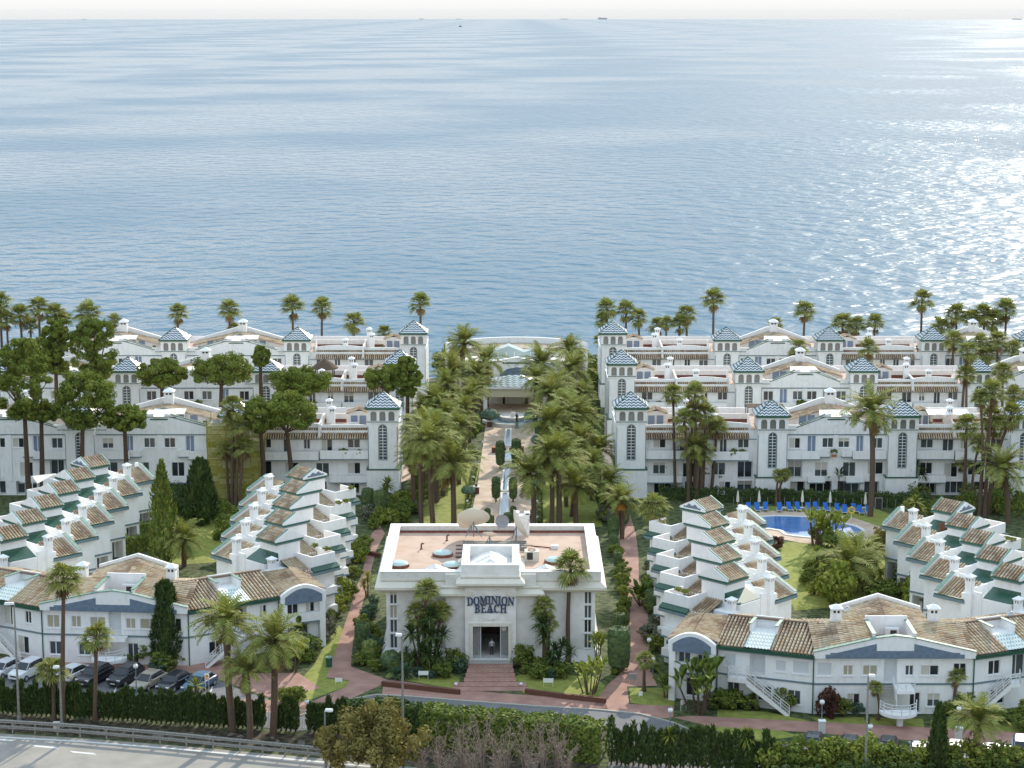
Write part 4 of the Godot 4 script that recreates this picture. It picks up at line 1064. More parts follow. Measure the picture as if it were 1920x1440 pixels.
# ---------- stepped townhouses: each unit stands turned by 45 degrees; m = 1 or -1 mirrors it ----------
# local x runs along the long side, local -z into the block; the origin is the near corner of the upper room
func townhouse(label: String, p: Vector3, m: int, last: bool, front: bool) -> void:
	var t := thing("townhouse", label, "house", p, -PI / 4 * m, "stepped white townhouses with tiled roofs")
	var key := "th%d%s%s" % [m, last, front]
	if not cache.has(key):
		var parts := []
		var B := func(b: MB, u0: float, u1: float, v0: float, v1: float, y0: float, y1: float) -> void: b.box(m * u0, y0, -v0, m * u1, y1, -v1)
		var P := func(u: float, v: float, y: float) -> Vector3: return Vector3(m * u, y, -v)
		# a sloped tile field from (eave) a-b to (ridge) c-d, given as u, v, y
		var T := func(b: MB, a: Vector3, bb: Vector3, c: Vector3, d: Vector3, pal: Array) -> void:
			if m > 0: tiles(b, a, bb, c, d, pal, 0.36, 0.42)
			else: tiles(b, bb, a, d, c, pal, 0.36, 0.42)
		var w := mb()
		B.call(w, -8.2, -5.0, -0.6, 3.0, 0, 2.35); B.call(w, -8.2, -5.0, -2.1, 3.0, 2.35, 6.35)      # wing over an open porch
		B.call(w, -8.2, -7.85, -2.1, -0.6, 0, 2.35); B.call(w, -6.3, -5.0, -2.1, -0.6, 0, 2.35)
		B.call(w, -5.0, -3.2, -1.9, 3.2, 0, 6.6)               # terrace body
		B.call(w, -3.2, 0.0, -2.0, 3.2, 0, 6.9)                # middle body
		B.call(w, 0.0, 2.7, 0.4, 5.5, 0, 6.0)                  # far body
		parts.append(["wall", w.mesh(M.white), "", null])
		var wr := mb()                                          # wing roof space and end parapet
		wr.hexa([P.call(-8.2, -2.1, 6.35), P.call(-5.0, -2.1, 6.35), P.call(-5.0, 3.0, 6.35), P.call(-8.2, 3.0, 6.35)], [P.call(-8.2, -2.0, 6.4), P.call(-5.0, -2.0, 6.4), P.call(-5.0, 0.6, 7.6), P.call(-8.2, 0.6, 7.6)])
		parts.append(["roof_body", wr.mesh(M.white), "", null])
		var ep := mb()
		var k := [[-2.5, 6.35, 6.75], [0.6, 7.6, 8.15], [1.4, 7.2, 8.15]]
		for i in 2:
			var a: Array = k[i]; var c: Array = k[i + 1]
			ep.hexa([P.call(-8.5, a[0], a[1] - 0.4), P.call(-8.15, a[0], a[1] - 0.4), P.call(-8.15, c[0], c[1] - 0.4), P.call(-8.5, c[0], c[1] - 0.4)], [P.call(-8.5, a[0], a[2]), P.call(-8.15, a[0], a[2]), P.call(-8.15, c[0], c[2]), P.call(-8.5, c[0], c[2])])
		parts.append(["end_parapet", ep.mesh(M.white), "parapet_cap", mb_cap(P, m)])
		var g := mb()
		T.call(g, P.call(-8.15, -2.45, 6.42), P.call(-4.95, -2.45, 6.42), P.call(-4.95, 0.65, 7.72), P.call(-8.15, 0.65, 7.72), CLAY)
		parts.append(["wing_tiles", g.mesh(M.tile), "", null])
		var gt := mb()
		B.call(gt, -8.55, -4.9, -2.62, -2.40, 6.12, 6.42)
		parts.append(["gutter", gt.mesh(M.green_grey), "", null])
		var gg := mb()
		B.call(gg, -8.5, -4.95, -2.56, -2.36, 6.43, 6.55)
		parts.append(["eave_tile", gg.mesh(M.green_glaze), "", null])
		# terrace walls between wing and upper room
		var tp := mb()
		B.call(tp, -5.0, -3.2, -2.1, -1.9, 4.0, 7.45); B.call(tp, -5.0, -4.8, -1.9, 3.2, 6.6, 7.45); B.call(tp, -4.8, -3.2, 3.0, 3.2, 6.6, 7.6)
		B.call(tp, -5.3, -4.2, -2.5, -1.4, 3.0, 7.2)
		parts.append(["terrace_wall", tp.mesh(M.white), "", null])
		# glazed green lean-to before the upper room
		var lt := mb()
		lt.hexa([P.call(-3.2, -1.9, 6.9), P.call(0.0, -1.9, 6.9), P.call(0.0, 0.0, 6.9), P.call(-3.2, 0.0, 6.9)], [P.call(-3.2, -1.85, 6.95), P.call(0.0, -1.85, 6.95), P.call(0.0, 0.0, 7.75), P.call(-3.2, 0.0, 7.75)])
		parts.append(["green_roof", lt.mesh(M.green_glaze), "", null])
		# upper room with gable roof
		var up := mb()
		B.call(up, -3.2, 0.0, 0.0, 3.0, 6.9, 8.95)
		parts.append(["upper_room", up.mesh(M.white), "", null])
		var gb := mb()
		for q in [[-0.16, 0.06], [-3.3, -3.1]]:
			var A := [[-0.35, 8.95], [3.35, 8.95], [3.35, 9.15], [1.5, 10.05], [-0.35, 9.15]]
			var ring0 := []; var ring1 := []
			for a in A:
				ring0.append(P.call(q[0], a[0], a[1])); ring1.append(P.call(q[1], a[0], a[1]))
			for i in 5:
				gb.quad(ring0[i], ring0[(i + 1) % 5], ring1[(i + 1) % 5], ring1[i])
			for rr in [ring0, ring1]:
				for i in range(1, 4): gb.tri(rr[0], rr[i], rr[i + 1])
		parts.append(["gable", gb.mesh(M.white), "", null])
		var rt := mb()
		T.call(rt, P.call(-3.1, -0.4, 8.98), P.call(-0.16, -0.4, 8.98), P.call(-0.16, 1.5, 9.95), P.call(-3.1, 1.5, 9.95), CLAY)
		if m > 0: tiles(rt, P.call(-0.16, 3.4, 8.98), P.call(-3.1, 3.4, 8.98), P.call(-3.1, 1.5, 9.95), P.call(-0.16, 1.5, 9.95), CLAY, 0.36, 0.42)
		else: tiles(rt, P.call(-3.1, 3.4, 8.98), P.call(-0.16, 3.4, 8.98), P.call(-0.16, 1.5, 9.95), P.call(-3.1, 1.5, 9.95), CLAY, 0.36, 0.42)
		parts.append(["roof_tiles", rt.mesh(M.tile), "", null])
		var tr := mb()
		B.call(tr, -3.35, 0.12, -0.42, -0.30, 8.78, 8.95); B.call(tr, -0.05, 0.12, -0.30, 3.4, 8.78, 8.95)
		parts.append(["green_trim", tr.mesh(M.green), "", null])
		var vg := mb()
		for q in [[-0.28, -0.10], [-3.28, -3.08]]:
			vg.hexa([P.call(q[0], -0.4, 9.12), P.call(q[1], -0.4, 9.12), P.call(q[1], 1.5, 10.05), P.call(q[0], 1.5, 10.05)], [P.call(q[0], -0.4, 9.22), P.call(q[1], -0.4, 9.22), P.call(q[1], 1.5, 10.15), P.call(q[0], 1.5, 10.15)])
		parts.append(["verge_tile", vg.mesh(M.green_soft), "", null])
		var gr := mb()
		B.call(gr, -3.3, 0.07, -0.36, -0.25, 8.62, 8.775); B.call(gr, -0.02, 0.07, -0.25, 3.3, 8.62, 8.775)
		parts.append(["eave_moulding", gr.mesh(M.green_grey), "", null])
		# open terrace at the far end with a tiled lean-to below it
		var tw := mb()
		B.call(tw, 0.0, 2.75, 2.3, 2.5, 6.0, 7.4); B.call(tw, 2.55, 2.75, 2.5, 5.6, 6.0, 7.4); B.call(tw, 0.0, 2.55, 5.4, 5.6, 6.0, 7.4)
		parts.append(["terrace_parapet", tw.mesh(M.white), "terrace_floor", mb_box(P, 0.0, 2.55, 2.5, 5.4, 6.2, 6.4).mesh(M.terrace)])
		var l2 := mb()
		if m > 0: tiles(l2, P.call(3.1, 0.2, 5.75), P.call(3.1, 2.3, 5.75), P.call(-0.1, 2.3, 6.95), P.call(-0.1, 0.2, 6.95), CLAY, 0.36, 0.42)
		else: tiles(l2, P.call(3.1, 2.3, 5.75), P.call(3.1, 0.2, 5.75), P.call(-0.1, 0.2, 6.95), P.call(-0.1, 2.3, 6.95), CLAY, 0.36, 0.42)
		parts.append(["lower_tiles", l2.mesh(M.tile), "", null])
		var ge := mb()
		ge.hexa([P.call(2.75, 2.2, 5.85), P.call(3.3, 2.2, 5.75), P.call(3.3, 5.8, 5.75), P.call(2.75, 5.8, 5.85)], [P.call(2.75, 2.2, 6.25), P.call(3.3, 2.2, 5.9), P.call(3.3, 5.8, 5.9), P.call(2.75, 5.8, 6.25)])
		parts.append(["green_eave", ge.mesh(M.green_glaze), "eave_moulding", mb_box(P, 2.7, 3.45, -0.2, 5.75, 5.5, 5.74).mesh(M.green_grey)])
		# balconies and windows on the far side, band of green
		for y in [3.1, 1.0]:
			parts.append(["balcony", mb_box(P, 2.7, 3.5, 2.4, 5.2, y, y + 0.75).mesh(M.white), "balcony_edge", mb_box(P, 2.7, 3.6, 2.3, 5.3, y - 0.15, y - 0.01).mesh(M.green_grey)])
		parts.append(["lower_band", mb_box(P, -8.3, -4.9, -2.22, -2.1, 2.6, 2.78).mesh(M.green_grey), "", null])
		parts.append(["porch_door", mb_box(P, -7.5, -6.6, -0.64, -0.6, 0.0, 2.1).mesh(M.glass_mid), "", null])
		parts.append(["wall_window", mb_box(P, 2.7, 2.74, 0.9, 2.0, 3.6, 4.9).mesh(M.glass_mid), "window_frame", mb_box(P, 2.7, 2.76, 1.4, 1.5, 3.6, 4.9).mesh(M.frame)])
		parts.append(["wall_window", mb_box(P, 0.6, 1.7, 0.36, 0.4, 3.4, 4.7).mesh(M.glass_mid), "window_frame", mb_box(P, 1.1, 1.2, 0.33, 0.4, 3.4, 4.7).mesh(M.frame)])
		if last:
			var st := mb()
			var o := []
			for a in [[0.25, 9.12], [2.75, 9.12], [2.75, 9.3], [2.2, 9.3], [2.2, 9.55], [1.8, 9.55], [1.8, 9.4], [1.2, 9.4], [1.2, 9.55], [0.8, 9.55], [0.8, 9.3], [0.25, 9.3]]: o.append(a)
			for q in [[0.25, 2.75, 9.12, 9.3], [0.7, 2.3, 9.3, 9.45], [0.9, 1.25, 9.45, 9.6], [1.75, 2.1, 9.45, 9.6]]: B.call(st, 0.06, 0.09, q[0], q[1], q[2], q[3])
			parts.append(["stepped_panel", st.mesh(M.blue_grey), "", null])
		cache[key] = parts
	for q in cache[key]:
		var o := put_mesh(q[1], q[0], t)
		if q[3]: put_mesh(q[3], q[2], o)
	chimney(t, Vector3(m * -4.7, 4.5, 1.95), 0.72, 4.5)
	chimney(t, Vector3(m * 0.5, 4.5, 0.2 if not front else 1.3), 0.68, 3.1)
	if front: put(mb_box(func(u, v, y): return Vector3(m * u, y, -v), 0.0, 1.4, -2.0, 0.3, 3.0, 6.3), "return_wall", M.white, t)
func mb_box(P: Callable, u0: float, u1: float, v0: float, v1: float, y0: float, y1: float) -> MB:
	var a: Vector3 = P.call(u0, v0, y0); var b: Vector3 = P.call(u1, v1, y1)
	return mb().box(a.x, a.y, a.z, b.x, b.y, b.z)
func mb_cap(P: Callable, _m: int) -> ArrayMesh:
	var b := mb()
	b.hexa([P.call(-8.55, -2.5, 6.76), P.call(-8.1, -2.5, 6.76), P.call(-8.1, 0.6, 8.16), P.call(-8.55, 0.6, 8.16)], [P.call(-8.55, -2.5, 6.82), P.call(-8.1, -2.5, 6.82), P.call(-8.1, 0.6, 8.22), P.call(-8.55, 0.6, 8.22)])
	return b.mesh(M.green_soft)

func build_townhouses() -> void:
	var ordn := ["first", "second", "third", "fourth", "fifth", "sixth"]
	var blocks := [[-25.0, -214.8, 0.0, -7.55, 5, 1, "%s townhouse back from the curved roof in the block beside the entrance lawn"], [21.2, -199.4, 0.1, -7.25, 5, -1, "%s townhouse back from the curved roof in the block beside the pool"],
		[-54.9, -215.6, 0.4, -7.15, 6, -1, "%s townhouse back in the block under the tall pines"], [50.8, -199.6, -0.1, -7.0, 5, 1, "%s townhouse back in the block beyond the pool garden"]]
	for q in blocks:
		for i in q[4]:
			townhouse(q[6] % ordn[i], Vector3(q[0] + q[2] * i, 0, q[1] + q[3] * i), q[5], i == q[4] - 1, i == 0)

# ---------- the two curved buildings along the drive ----------
func stair_rail(o: Node, a: Vector3, b: Vector3, posts := 5) -> void:
	for h in [0.35, 0.65, 0.95]: put(mb().bar(a + Vector3(0, h, 0), b + Vector3(0, h, 0), 0.035, 6), "rail", M.rail_white, o)
	for i in posts + 1:
		var p := a.lerp(b, float(i) / posts)
		put(mb().bar(p, p + Vector3(0, 1.0, 0), 0.045, 6), "rail_post", M.rail_white, o)
func outside_stair(label: String, top: Vector3, bot: Vector3, wide: Vector3, landing: float) -> void:
	var t := thing("outside_stair", label, "stairs", Vector3(bot.x, 0, bot.z))
	var a := top - Vector3(bot.x, 0, bot.z); var b := Vector3.ZERO
	var n := 13
	for i in n:
		var p := a.lerp(b, float(i) / n); var q := a.lerp(b, float(i + 1) / n)
		var y := p.y
		var poly := PackedVector2Array([Vector2(p.x, p.z), Vector2(q.x, q.z), Vector2(q.x + wide.x, q.z + wide.z), Vector2(p.x + wide.x, p.z + wide.z)])
		put(mb().prism(poly, y - 0.3, y), "step", M.kerb, t)
	for s in 2:
		var off := wide * float(s) * 1.02 - wide * 0.02 * (1.0 - s)
		var st := mb()
		var w := wide.normalized() * 0.12
		var A := a + off; var Bq := b + off
		st.hexa([A + Vector3(0, -0.55, 0), Bq + Vector3(0, -0.25, 0), Bq + w + Vector3(0, -0.25, 0), A + w + Vector3(0, -0.55, 0)], [A + Vector3(0, 0.06, 0), Bq + Vector3(0, 0.12, 0), Bq + w + Vector3(0, 0.12, 0), A + w + Vector3(0, 0.06, 0)])
		var so := put(st, "stringer", M.white, t)
		stair_rail(so, A + Vector3(0, 0.05, 0), Bq + Vector3(0, 0.1, 0), 5)
	if landing > 0:
		var d := (a - b); d.y = 0; d = d.normalized() * landing
		var poly := PackedVector2Array([Vector2(a.x, a.z), Vector2(a.x + wide.x, a.z + wide.z), Vector2(a.x + wide.x + d.x, a.z + wide.z + d.z), Vector2(a.x + d.x, a.z + d.z)])
		var lo := put(mb().prism(poly, a.y - 0.35, a.y), "landing", M.white, t)
		stair_rail(lo, a + d, a, 2)
		stair_rail(lo, a + d, a + d + wide, 2)
func curved_stair(label: String, p: Vector3) -> void:
	var t := thing("curved_stair", label, "stairs", p)
	var n := 18
	var pts := PackedVector2Array()
	for i in n + 1: pts.append(Vector2(cos(PI * i / n), sin(PI * i / n)) * 1.75)
	put(mb().prism(pts, 1.05, 1.35), "landing", M.white, t)
	put(mb().lathe([Vector2(0.3, 0), Vector2(0.3, 1.05)], Vector3(0.1, 0, 0.5), 14), "column", M.white, t)
	var prev := Vector3.ZERO
	for i in n + 1:
		var q := Vector3(cos(PI * i / n) * 1.68, 1.35, sin(PI * i / n) * 1.68)
		if i % 3 == 0: put(mb().bar(q, q + Vector3(0, 1.0, 0), 0.045, 6), "rail_post", M.rail_white, t)
		if i > 0:
			for h in [0.35, 0.65, 0.95]: put(mb().bar(prev + Vector3(0, h, 0), q + Vector3(0, h, 0), 0.035, 5), "rail", M.rail_white, t)
		prev = q
	for i in 9:
		put(mb().box(-1.5, 1.35 + i * 0.19 - 0.25, -0.2 - i * 0.25, -0.2, 1.35 + i * 0.19, -0.45 - i * 0.25), "step", M.kerb, t)
	put(mb().box(-0.1, 2.75, -0.3, 1.6, 3.0, -2.6), "upper_landing", M.white, t)
	stair_rail(t, Vector3(-0.05, 3.0, -0.35), Vector3(1.55, 3.0, -0.35), 2)
	stair_rail(t, Vector3(-0.1, 1.5, -0.3), Vector3(-0.1, 3.0, -2.3), 3)

func curved_building(label: String, segs: Array, clay: Array) -> void:
	var t := thing("curved_building", label, "building", Vector3.ZERO, 0, "curved two-storey buildings along the drive")
	for q in segs:
		var a: Vector3 = q[1]; var e: Vector3 = q[2]
		a.y = 0; e.y = 0
		var dir := (e - a).normalized(); var L := (e - a).length()
		var xf := face(a, atan2(-dir.z, dir.x))
		var W := func(b: MB) -> MB:
			b.xf = xf
			return b
		var B := func() -> MB:
			var b := mb()
			b.xf = xf
			return b
		var b: MB = mb()
		var k: String = q[0]
		var holes := []
		for h in q[3]: holes.append([h[0] * L - h[2] / 2, h[1], h[2], h[3], h[4]] + ([h[5]] if h.size() > 5 else []))
		facade(t, b, xf, L, 5.75, holes)
		b.xf = xf
		b.box(0, 0, -8.4, L, 5.75, -8.6); b.box(0, 0, -0.05, 0.2, 5.75, -8.4); b.box(L - 0.2, 0, -0.05, L, 5.75, -8.4)
		put(b, "wall", M.white, t)
		put(B.call().box(0, 2.85, 0, L, 3.02, 0.08), "string_course", M.green_grey, t)
		var tm: MB = B.call()
		if k == "wing":
			var zc: float = q[4]           # centre of the roof recess, fraction of L (negative: none)
			var y0 := 5.85; var yr := 7.35
			var put_strip := func(x0: float, x1: float) -> void:
				tiles(tm, Vector3(x0, y0, 0.45), Vector3(x1, y0, 0.45), Vector3(x1, yr, -4.4), Vector3(x0, yr, -4.4), clay, 0.36, 0.5)
			if zc > 0:
				var c := zc * L
				put_strip.call(0.0, c - 1.25); put_strip.call(c + 1.25, L)
				var zz: MB = B.call()
				zigzag(zz, Vector3(c - 1.25, y0 + 0.06, 0.45), Vector3(c + 1.25, y0 + 0.06, 0.45), Vector3(c + 1.25, y0 + 0.80, -2.2), Vector3(c - 1.25, y0 + 0.80, -2.2), 16, 14, [Color(0.66, 0.70, 0.68), Color(0.66, 0.70, 0.68), Color(0.34, 0.46, 0.41)])
				put(zz, "glazed_tiles", M.glaze, t)
				var bx: MB = B.call()
				bx.box(c - 1.35, y0, -2.2, c - 1.2, 7.45, -4.6); bx.box(c + 1.2, y0, -2.2, c + 1.35, 7.45, -4.6); bx.box(c - 1.35, y0, -4.6, c + 1.35, 7.6, -4.75); bx.box(c - 1.2, y0, -2.2, c + 1.2, 6.55, -4.6)
				var rc := put(bx, "roof_recess", M.white, t)
				put(B.call().box(c - 1.45, 7.452, -2.1, c - 1.1, 7.52, -4.7).box(c + 1.1, 7.452, -2.1, c + 1.45, 7.52, -4.7), "recess_cap", M.green_soft, rc)
			else:
				put_strip.call(0.0, L)
			tiles(tm, Vector3(L, 6.2, -8.9), Vector3(0, 6.2, -8.9), Vector3(0, yr, -4.4), Vector3(L, yr, -4.4), clay, 0.36, 0.5)
			var rg: MB = B.call()
			rg.col = Color(0.2, 0.14, 0.1)
			rg.bar(Vector3(0, yr + 0.08, -4.4), Vector3(L, yr + 0.08, -4.4), 0.13, 6)
			put(rg, "ridge_tile", M.tile, t)
			put(B.call().box(-0.05, 5.52, 0.05, L + 0.05, 5.8, 0.62), "gutter", M.green_glaze, t)
			put(B.call().box(-0.03, 5.36, 0.0, L + 0.03, 5.51, 0.45), "eave_moulding", M.green_grey, t)
			for x in [0.12, L - 0.12]: put(B.call().bar(Vector3(x, 0, 0.1), Vector3(x, 5.5, 0.1), 0.06, 6), "downpipe", M.green, t)
		elif k == "gable":
			var c := L / 2
			var g: MB = B.call()
			g.slab([Vector2(-0.2, 5.55), Vector2(L + 0.2, 5.55), Vector2(L + 0.2, 6.15), Vector2(c + 1.7, 7.5), Vector2(c, 7.72), Vector2(c - 1.7, 7.5), Vector2(-0.2, 6.15)], 0.0, 0.5)
			put(g, "gable", M.white, t)
			var pn: MB = B.call()
			pn.slab([Vector2(L * 0.06, 5.56), Vector2(L * 0.94, 5.56), Vector2(L * 0.94, 5.95), Vector2(L * 0.91, 5.95), Vector2(L * 0.91, 6.12), Vector2(L * 0.87, 6.12), Vector2(c + 1.75, 6.98), Vector2(c + 1.75, 6.3), Vector2(c - 1.75, 6.3), Vector2(c - 1.75, 6.98), Vector2(L * 0.13, 6.12), Vector2(L * 0.09, 6.12), Vector2(L * 0.09, 5.95), Vector2(L * 0.06, 5.95)], 0.5, 0.55)
			put(pn, "blue_panel", M.blue_grey, t)
			var tr: MB = B.call()
			tr.slab([Vector2(-0.25, 6.16), Vector2(c - 1.7, 7.52), Vector2(c, 7.74), Vector2(c + 1.7, 7.52), Vector2(L + 0.25, 6.16), Vector2(L + 0.25, 6.24), Vector2(c + 1.7, 7.6), Vector2(c, 7.82), Vector2(c - 1.7, 7.6), Vector2(-0.25, 6.24)], 0.05, 0.58)
			put(tr, "green_trim", M.green_soft, t)
			# cross roof behind the gable, open to a walled roof terrace at the middle
			for s in [-1, 1]:
				var xe: float = c + s * (c + 0.1); var xi: float = c + s * 1.9
				var A := Vector3(xe, 6.05, 0.0); var Bv := Vector3(xi, 7.35, 0.0); var Cv := Vector3(xi, 7.75, -4.6); var Dv := Vector3(xe, 7.45, -4.6)
				if s > 0: tiles(tm, A, Dv, Cv, Bv, clay, 0.36, 0.5)
				else: tiles(tm, Dv, A, Bv, Cv, clay, 0.36, 0.5)
				tiles(tm, Vector3(maxf(xe, xi), 6.4, -9.2), Vector3(minf(xe, xi), 6.4, -9.2), Vector3(minf(xe, xi), 7.5, -4.6), Vector3(maxf(xe, xi), 7.5, -4.6), clay, 0.36, 0.5)
			var bx: MB = B.call()
			bx.box(c - 2.0, 6.0, 0.0, c - 1.8, 7.75, -4.6); bx.box(c + 1.8, 6.0, 0.0, c + 2.0, 7.75, -4.6); bx.box(c - 2.0, 6.0, -4.6, c + 2.0, 8.15, -4.8)
			var rc := put(bx, "roof_recess", M.white, t)
			put(B.call().box(c - 1.8, 5.9, 0.0, c + 1.8, 6.3, -4.6), "recess_floor", M.terrace_red, rc)
			put(B.call().box(c - 2.1, 7.752, 0.0, c - 1.7, 7.82, -4.8).box(c + 1.7, 7.752, 0.0, c + 2.1, 7.82, -4.8), "recess_cap", M.green_soft, rc)
			# low rear gable with white raked parapet
			var rp: MB = B.call()
			rp.slab([Vector2(c - 4.2, 6.5), Vector2(c + 4.2, 6.5), Vector2(c + 4.2, 7.7), Vector2(c, 9.0), Vector2(c - 4.2, 7.7)], -9.6, -9.25)
			put(rp, "raked_parapet", M.white, t)
			for s in [-1, 1]:
				var A := Vector3(c + s * 4.2, 7.1, -4.8); var D2 := Vector3(c + s * 4.2, 7.3, -9.25)
				var R0 := Vector3(c, 7.9, -4.8); var R1 := Vector3(c, 8.6, -9.25)
				if s > 0: tiles(tm, A, D2, R1, R0, clay, 0.36, 0.5)
				else: tiles(tm, D2, A, R0, R1, clay, 0.36, 0.5)
			chimney(t, xf * Vector3(c - 4.7, 6.6, -5.2), 0.95, 2.3, atan2(-dir.z, dir.x)); chimney(t, xf * Vector3(c + 4.6, 6.6, -5.2), 0.95, 2.3, atan2(-dir.z, dir.x))
			var acu := put(B.call().box(c - 0.2, 6.3, -4.2, c + 1.1, 7.2, -3.6), "condenser", M.metal_white, rc)
			put(B.call().box(c + 0.25, 6.45, -3.6, c + 0.85, 7.05, -3.57), "fan_grille", M.dark, acu)
		else:
			# end bay: curved blue gable over a loggia
			var c := L / 2
			var arc := PackedVector2Array(); var arc2 := PackedVector2Array()
			for i in 13:
				var s := i / 12.0
				arc.append(Vector2(lerpf(L + 0.1, -0.1, s), 5.3 + 1.55 * sin(PI * lerpf(0.12, 0.88, s)) ))
				arc2.append(Vector2(lerpf(L - 0.35, 0.35, s), 5.05 + 1.45 * sin(PI * lerpf(0.14, 0.86, s))))
			var p := PackedVector2Array([Vector2(-0.1, 4.9), Vector2(L + 0.1, 4.9)]); p.append_array(arc)
			put(B.call().slab(p, 0.35, 0.8), "curved_gable", M.white, t)
			var p2 := PackedVector2Array([Vector2(0.35, 4.92), Vector2(L - 0.35, 4.92)]); p2.append_array(arc2)
			put(B.call().slab(p2, 0.8, 0.85), "blue_panel", M.blue_grey, t)
			for s in 2:
				var x := 0.0 if s == 0 else L - 0.6
				put(B.call().box(x, 0, 0.0, x + 0.6, 4.9, 0.78), "pier", M.white, t)
			put(B.call().box(0.6, 2.9, 0.0, L - 0.6, 3.75, 0.7), "loggia_parapet", M.white, t)
			put(B.call().box(0.6, 2.7, 0.0, L - 0.6, 2.89, 0.74), "loggia_edge", M.green_grey, t)
			var R0 := Vector3(c, 6.8, 0.35); var R1 := Vector3(c, 7.3, -4.4)
			tiles(tm, Vector3(-0.3, 5.9, -8.6), Vector3(-0.3, 5.9, 0.3), R0, R1, clay, 0.36, 0.5)
			tiles(tm, Vector3(L + 0.3, 6.0, 0.3), Vector3(L + 0.3, 6.0, -8.6), R1, R0, clay, 0.36, 0.5)
			put(B.call().box(-0.1, 5.4, 0.3, -0.4, 5.75, -8.6), "gutter", M.green_glaze, t)
		tag(put(tm, "roof_tiles", M.tile, t), "", "", "", "stuff")

func build_curved() -> void:
	var wd := [[0.14, 3.75, 1.1, 1.25, "shutter"], [0.42, 3.2, 1.5, 2.3, "door", 0.7], [0.66, 3.75, 0.95, 1.1, "shutter"], [0.86, 3.75, 1.5, 1.25, "shutter"], [0.18, 0.9, 1.2, 1.3, "dark"], [0.5, 0.7, 1.3, 1.5, "mid"], [0.8, 0.7, 1.2, 1.4, "mid"]]
	var gd := [[0.06, 3.7, 1.3, 1.3, "shutter"], [0.21, 3.75, 0.9, 1.0, "cream"], [0.35, 3.75, 1.35, 1.0, "cream"], [0.48, 3.0, 1.2, 2.4, "door", 0.5], [0.6, 3.75, 0.8, 1.0, "mid"], [0.73, 3.75, 1.7, 1.0, "mid"], [0.92, 3.75, 1.2, 1.2, "mid"], [0.1, 0.6, 1.2, 1.5, "mid"], [0.25, 0.7, 1.2, 1.3, "dark"], [0.64, 0.1, 1.0, 2.0, "dark"], [0.76, 0.7, 1.2, 1.3, "dark"]]
	var gl := [[0.07, 3.6, 1.3, 1.35, "cream"], [0.23, 3.7, 1.0, 1.2, "cream"], [0.38, 3.75, 1.6, 1.1, "cream"], [0.5, 3.0, 1.3, 2.4, "door", 0.5], [0.61, 3.7, 1.0, 1.1, "cream"], [0.74, 3.7, 1.9, 1.1, "cream"], [0.92, 3.6, 1.2, 1.3, "mid"], [0.08, 0.8, 1.3, 1.4, "mid"], [0.28, 0.8, 1.2, 1.4, "dark"], [0.62, 0.1, 1.1, 2.1, "dark"], [0.78, 0.8, 1.2, 1.4, "dark"]]
	var wl := [[0.25, 3.55, 1.3, 1.4, "dark"], [0.55, 3.0, 1.8, 2.4, "dark", 0.8], [0.82, 3.75, 0.8, 1.3, "mid"], [0.3, 0.6, 1.5, 1.5, "dark"], [0.75, 0.5, 1.4, 1.8, "dark"]]
	var bay := [[0.3, 3.6, 1.2, 1.3, "mid"], [0.7, 3.6, 1.0, 1.3, "mid"], [0.5, 0.4, 1.4, 1.8, "dark"]]
	curved_building("curved white building with tan tiled roof, blue gable and railed stairs, beside the banana plants", [["bay", Vector3(15.2, 0, -190.3), Vector3(19.4, 0, -188.9), bay], ["wing", Vector3(19.4, 0, -188.9), Vector3(28.3, 0, -185.6), wd, 0.42], ["gable", Vector3(28.3, 0, -185.6), Vector3(43.0, 0, -185.6), gd], ["wing", Vector3(43.0, 0, -185.6), Vector3(52.0, 0, -189.2), wl, 0.5]], CLAY)
	curved_building("curved white building with brown tiled roof and blue gable behind the parked cars", [["wing", Vector3(-57.0, 0, -206.6), Vector3(-47.3, 0, -201.4), wl, 0.5], ["gable", Vector3(-47.3, 0, -201.4), Vector3(-32.6, 0, -200.1), gl], ["wing", Vector3(-32.6, 0, -200.1), Vector3(-23.9, 0, -205.4), wl, 0.55], ["bay", Vector3(-23.9, 0, -205.4), Vector3(-19.6, 0, -207.3), bay]], CLAY)
	outside_stair("long white railed stair falling towards the drive past the banana plants", Vector3(22.0, 3.0, -186.5), Vector3(25.9, 0, -184.9), Vector3(0.3, 0, -1.3), 1.8)
	outside_stair("white railed stair at the far end of the building beyond the curved landing", Vector3(46.6, 3.0, -185.3), Vector3(42.9, 0, -184.2), Vector3(0.2, 0, -1.3), 1.0)
	outside_stair("white railed stair behind the feathery palms by the car park", Vector3(-27.2, 3.0, -201.3), Vector3(-30.7, 0, -199.2), Vector3(0.3, 0, -1.3), 1.6)
	outside_stair("white railed stair beside the white parked cars", Vector3(-53.3, 3.0, -202.8), Vector3(-49.5, 0, -200.4), Vector3(-0.3, 0, -1.3), 1.2)
	curved_stair("rounded white landing with curved railings below a blue gable, on a column", G(1683, 1357))
	curved_stair("rounded white stair landing above the parked cars", G(206, 1255))

# ---------- leaves and fronds shared by many plants ----------
const PALM_G := [Color(0.218, 0.250, 0.062), Color(0.272, 0.289, 0.076), Color(0.183, 0.218, 0.062), Color(0.332, 0.320, 0.097)]
func tint(pal: Array, k := 0.15) -> Color:
	var c: Color = pal[rng.randi() % pal.size()]
	return c * rnd(1.0 - k, 1.0 + k)
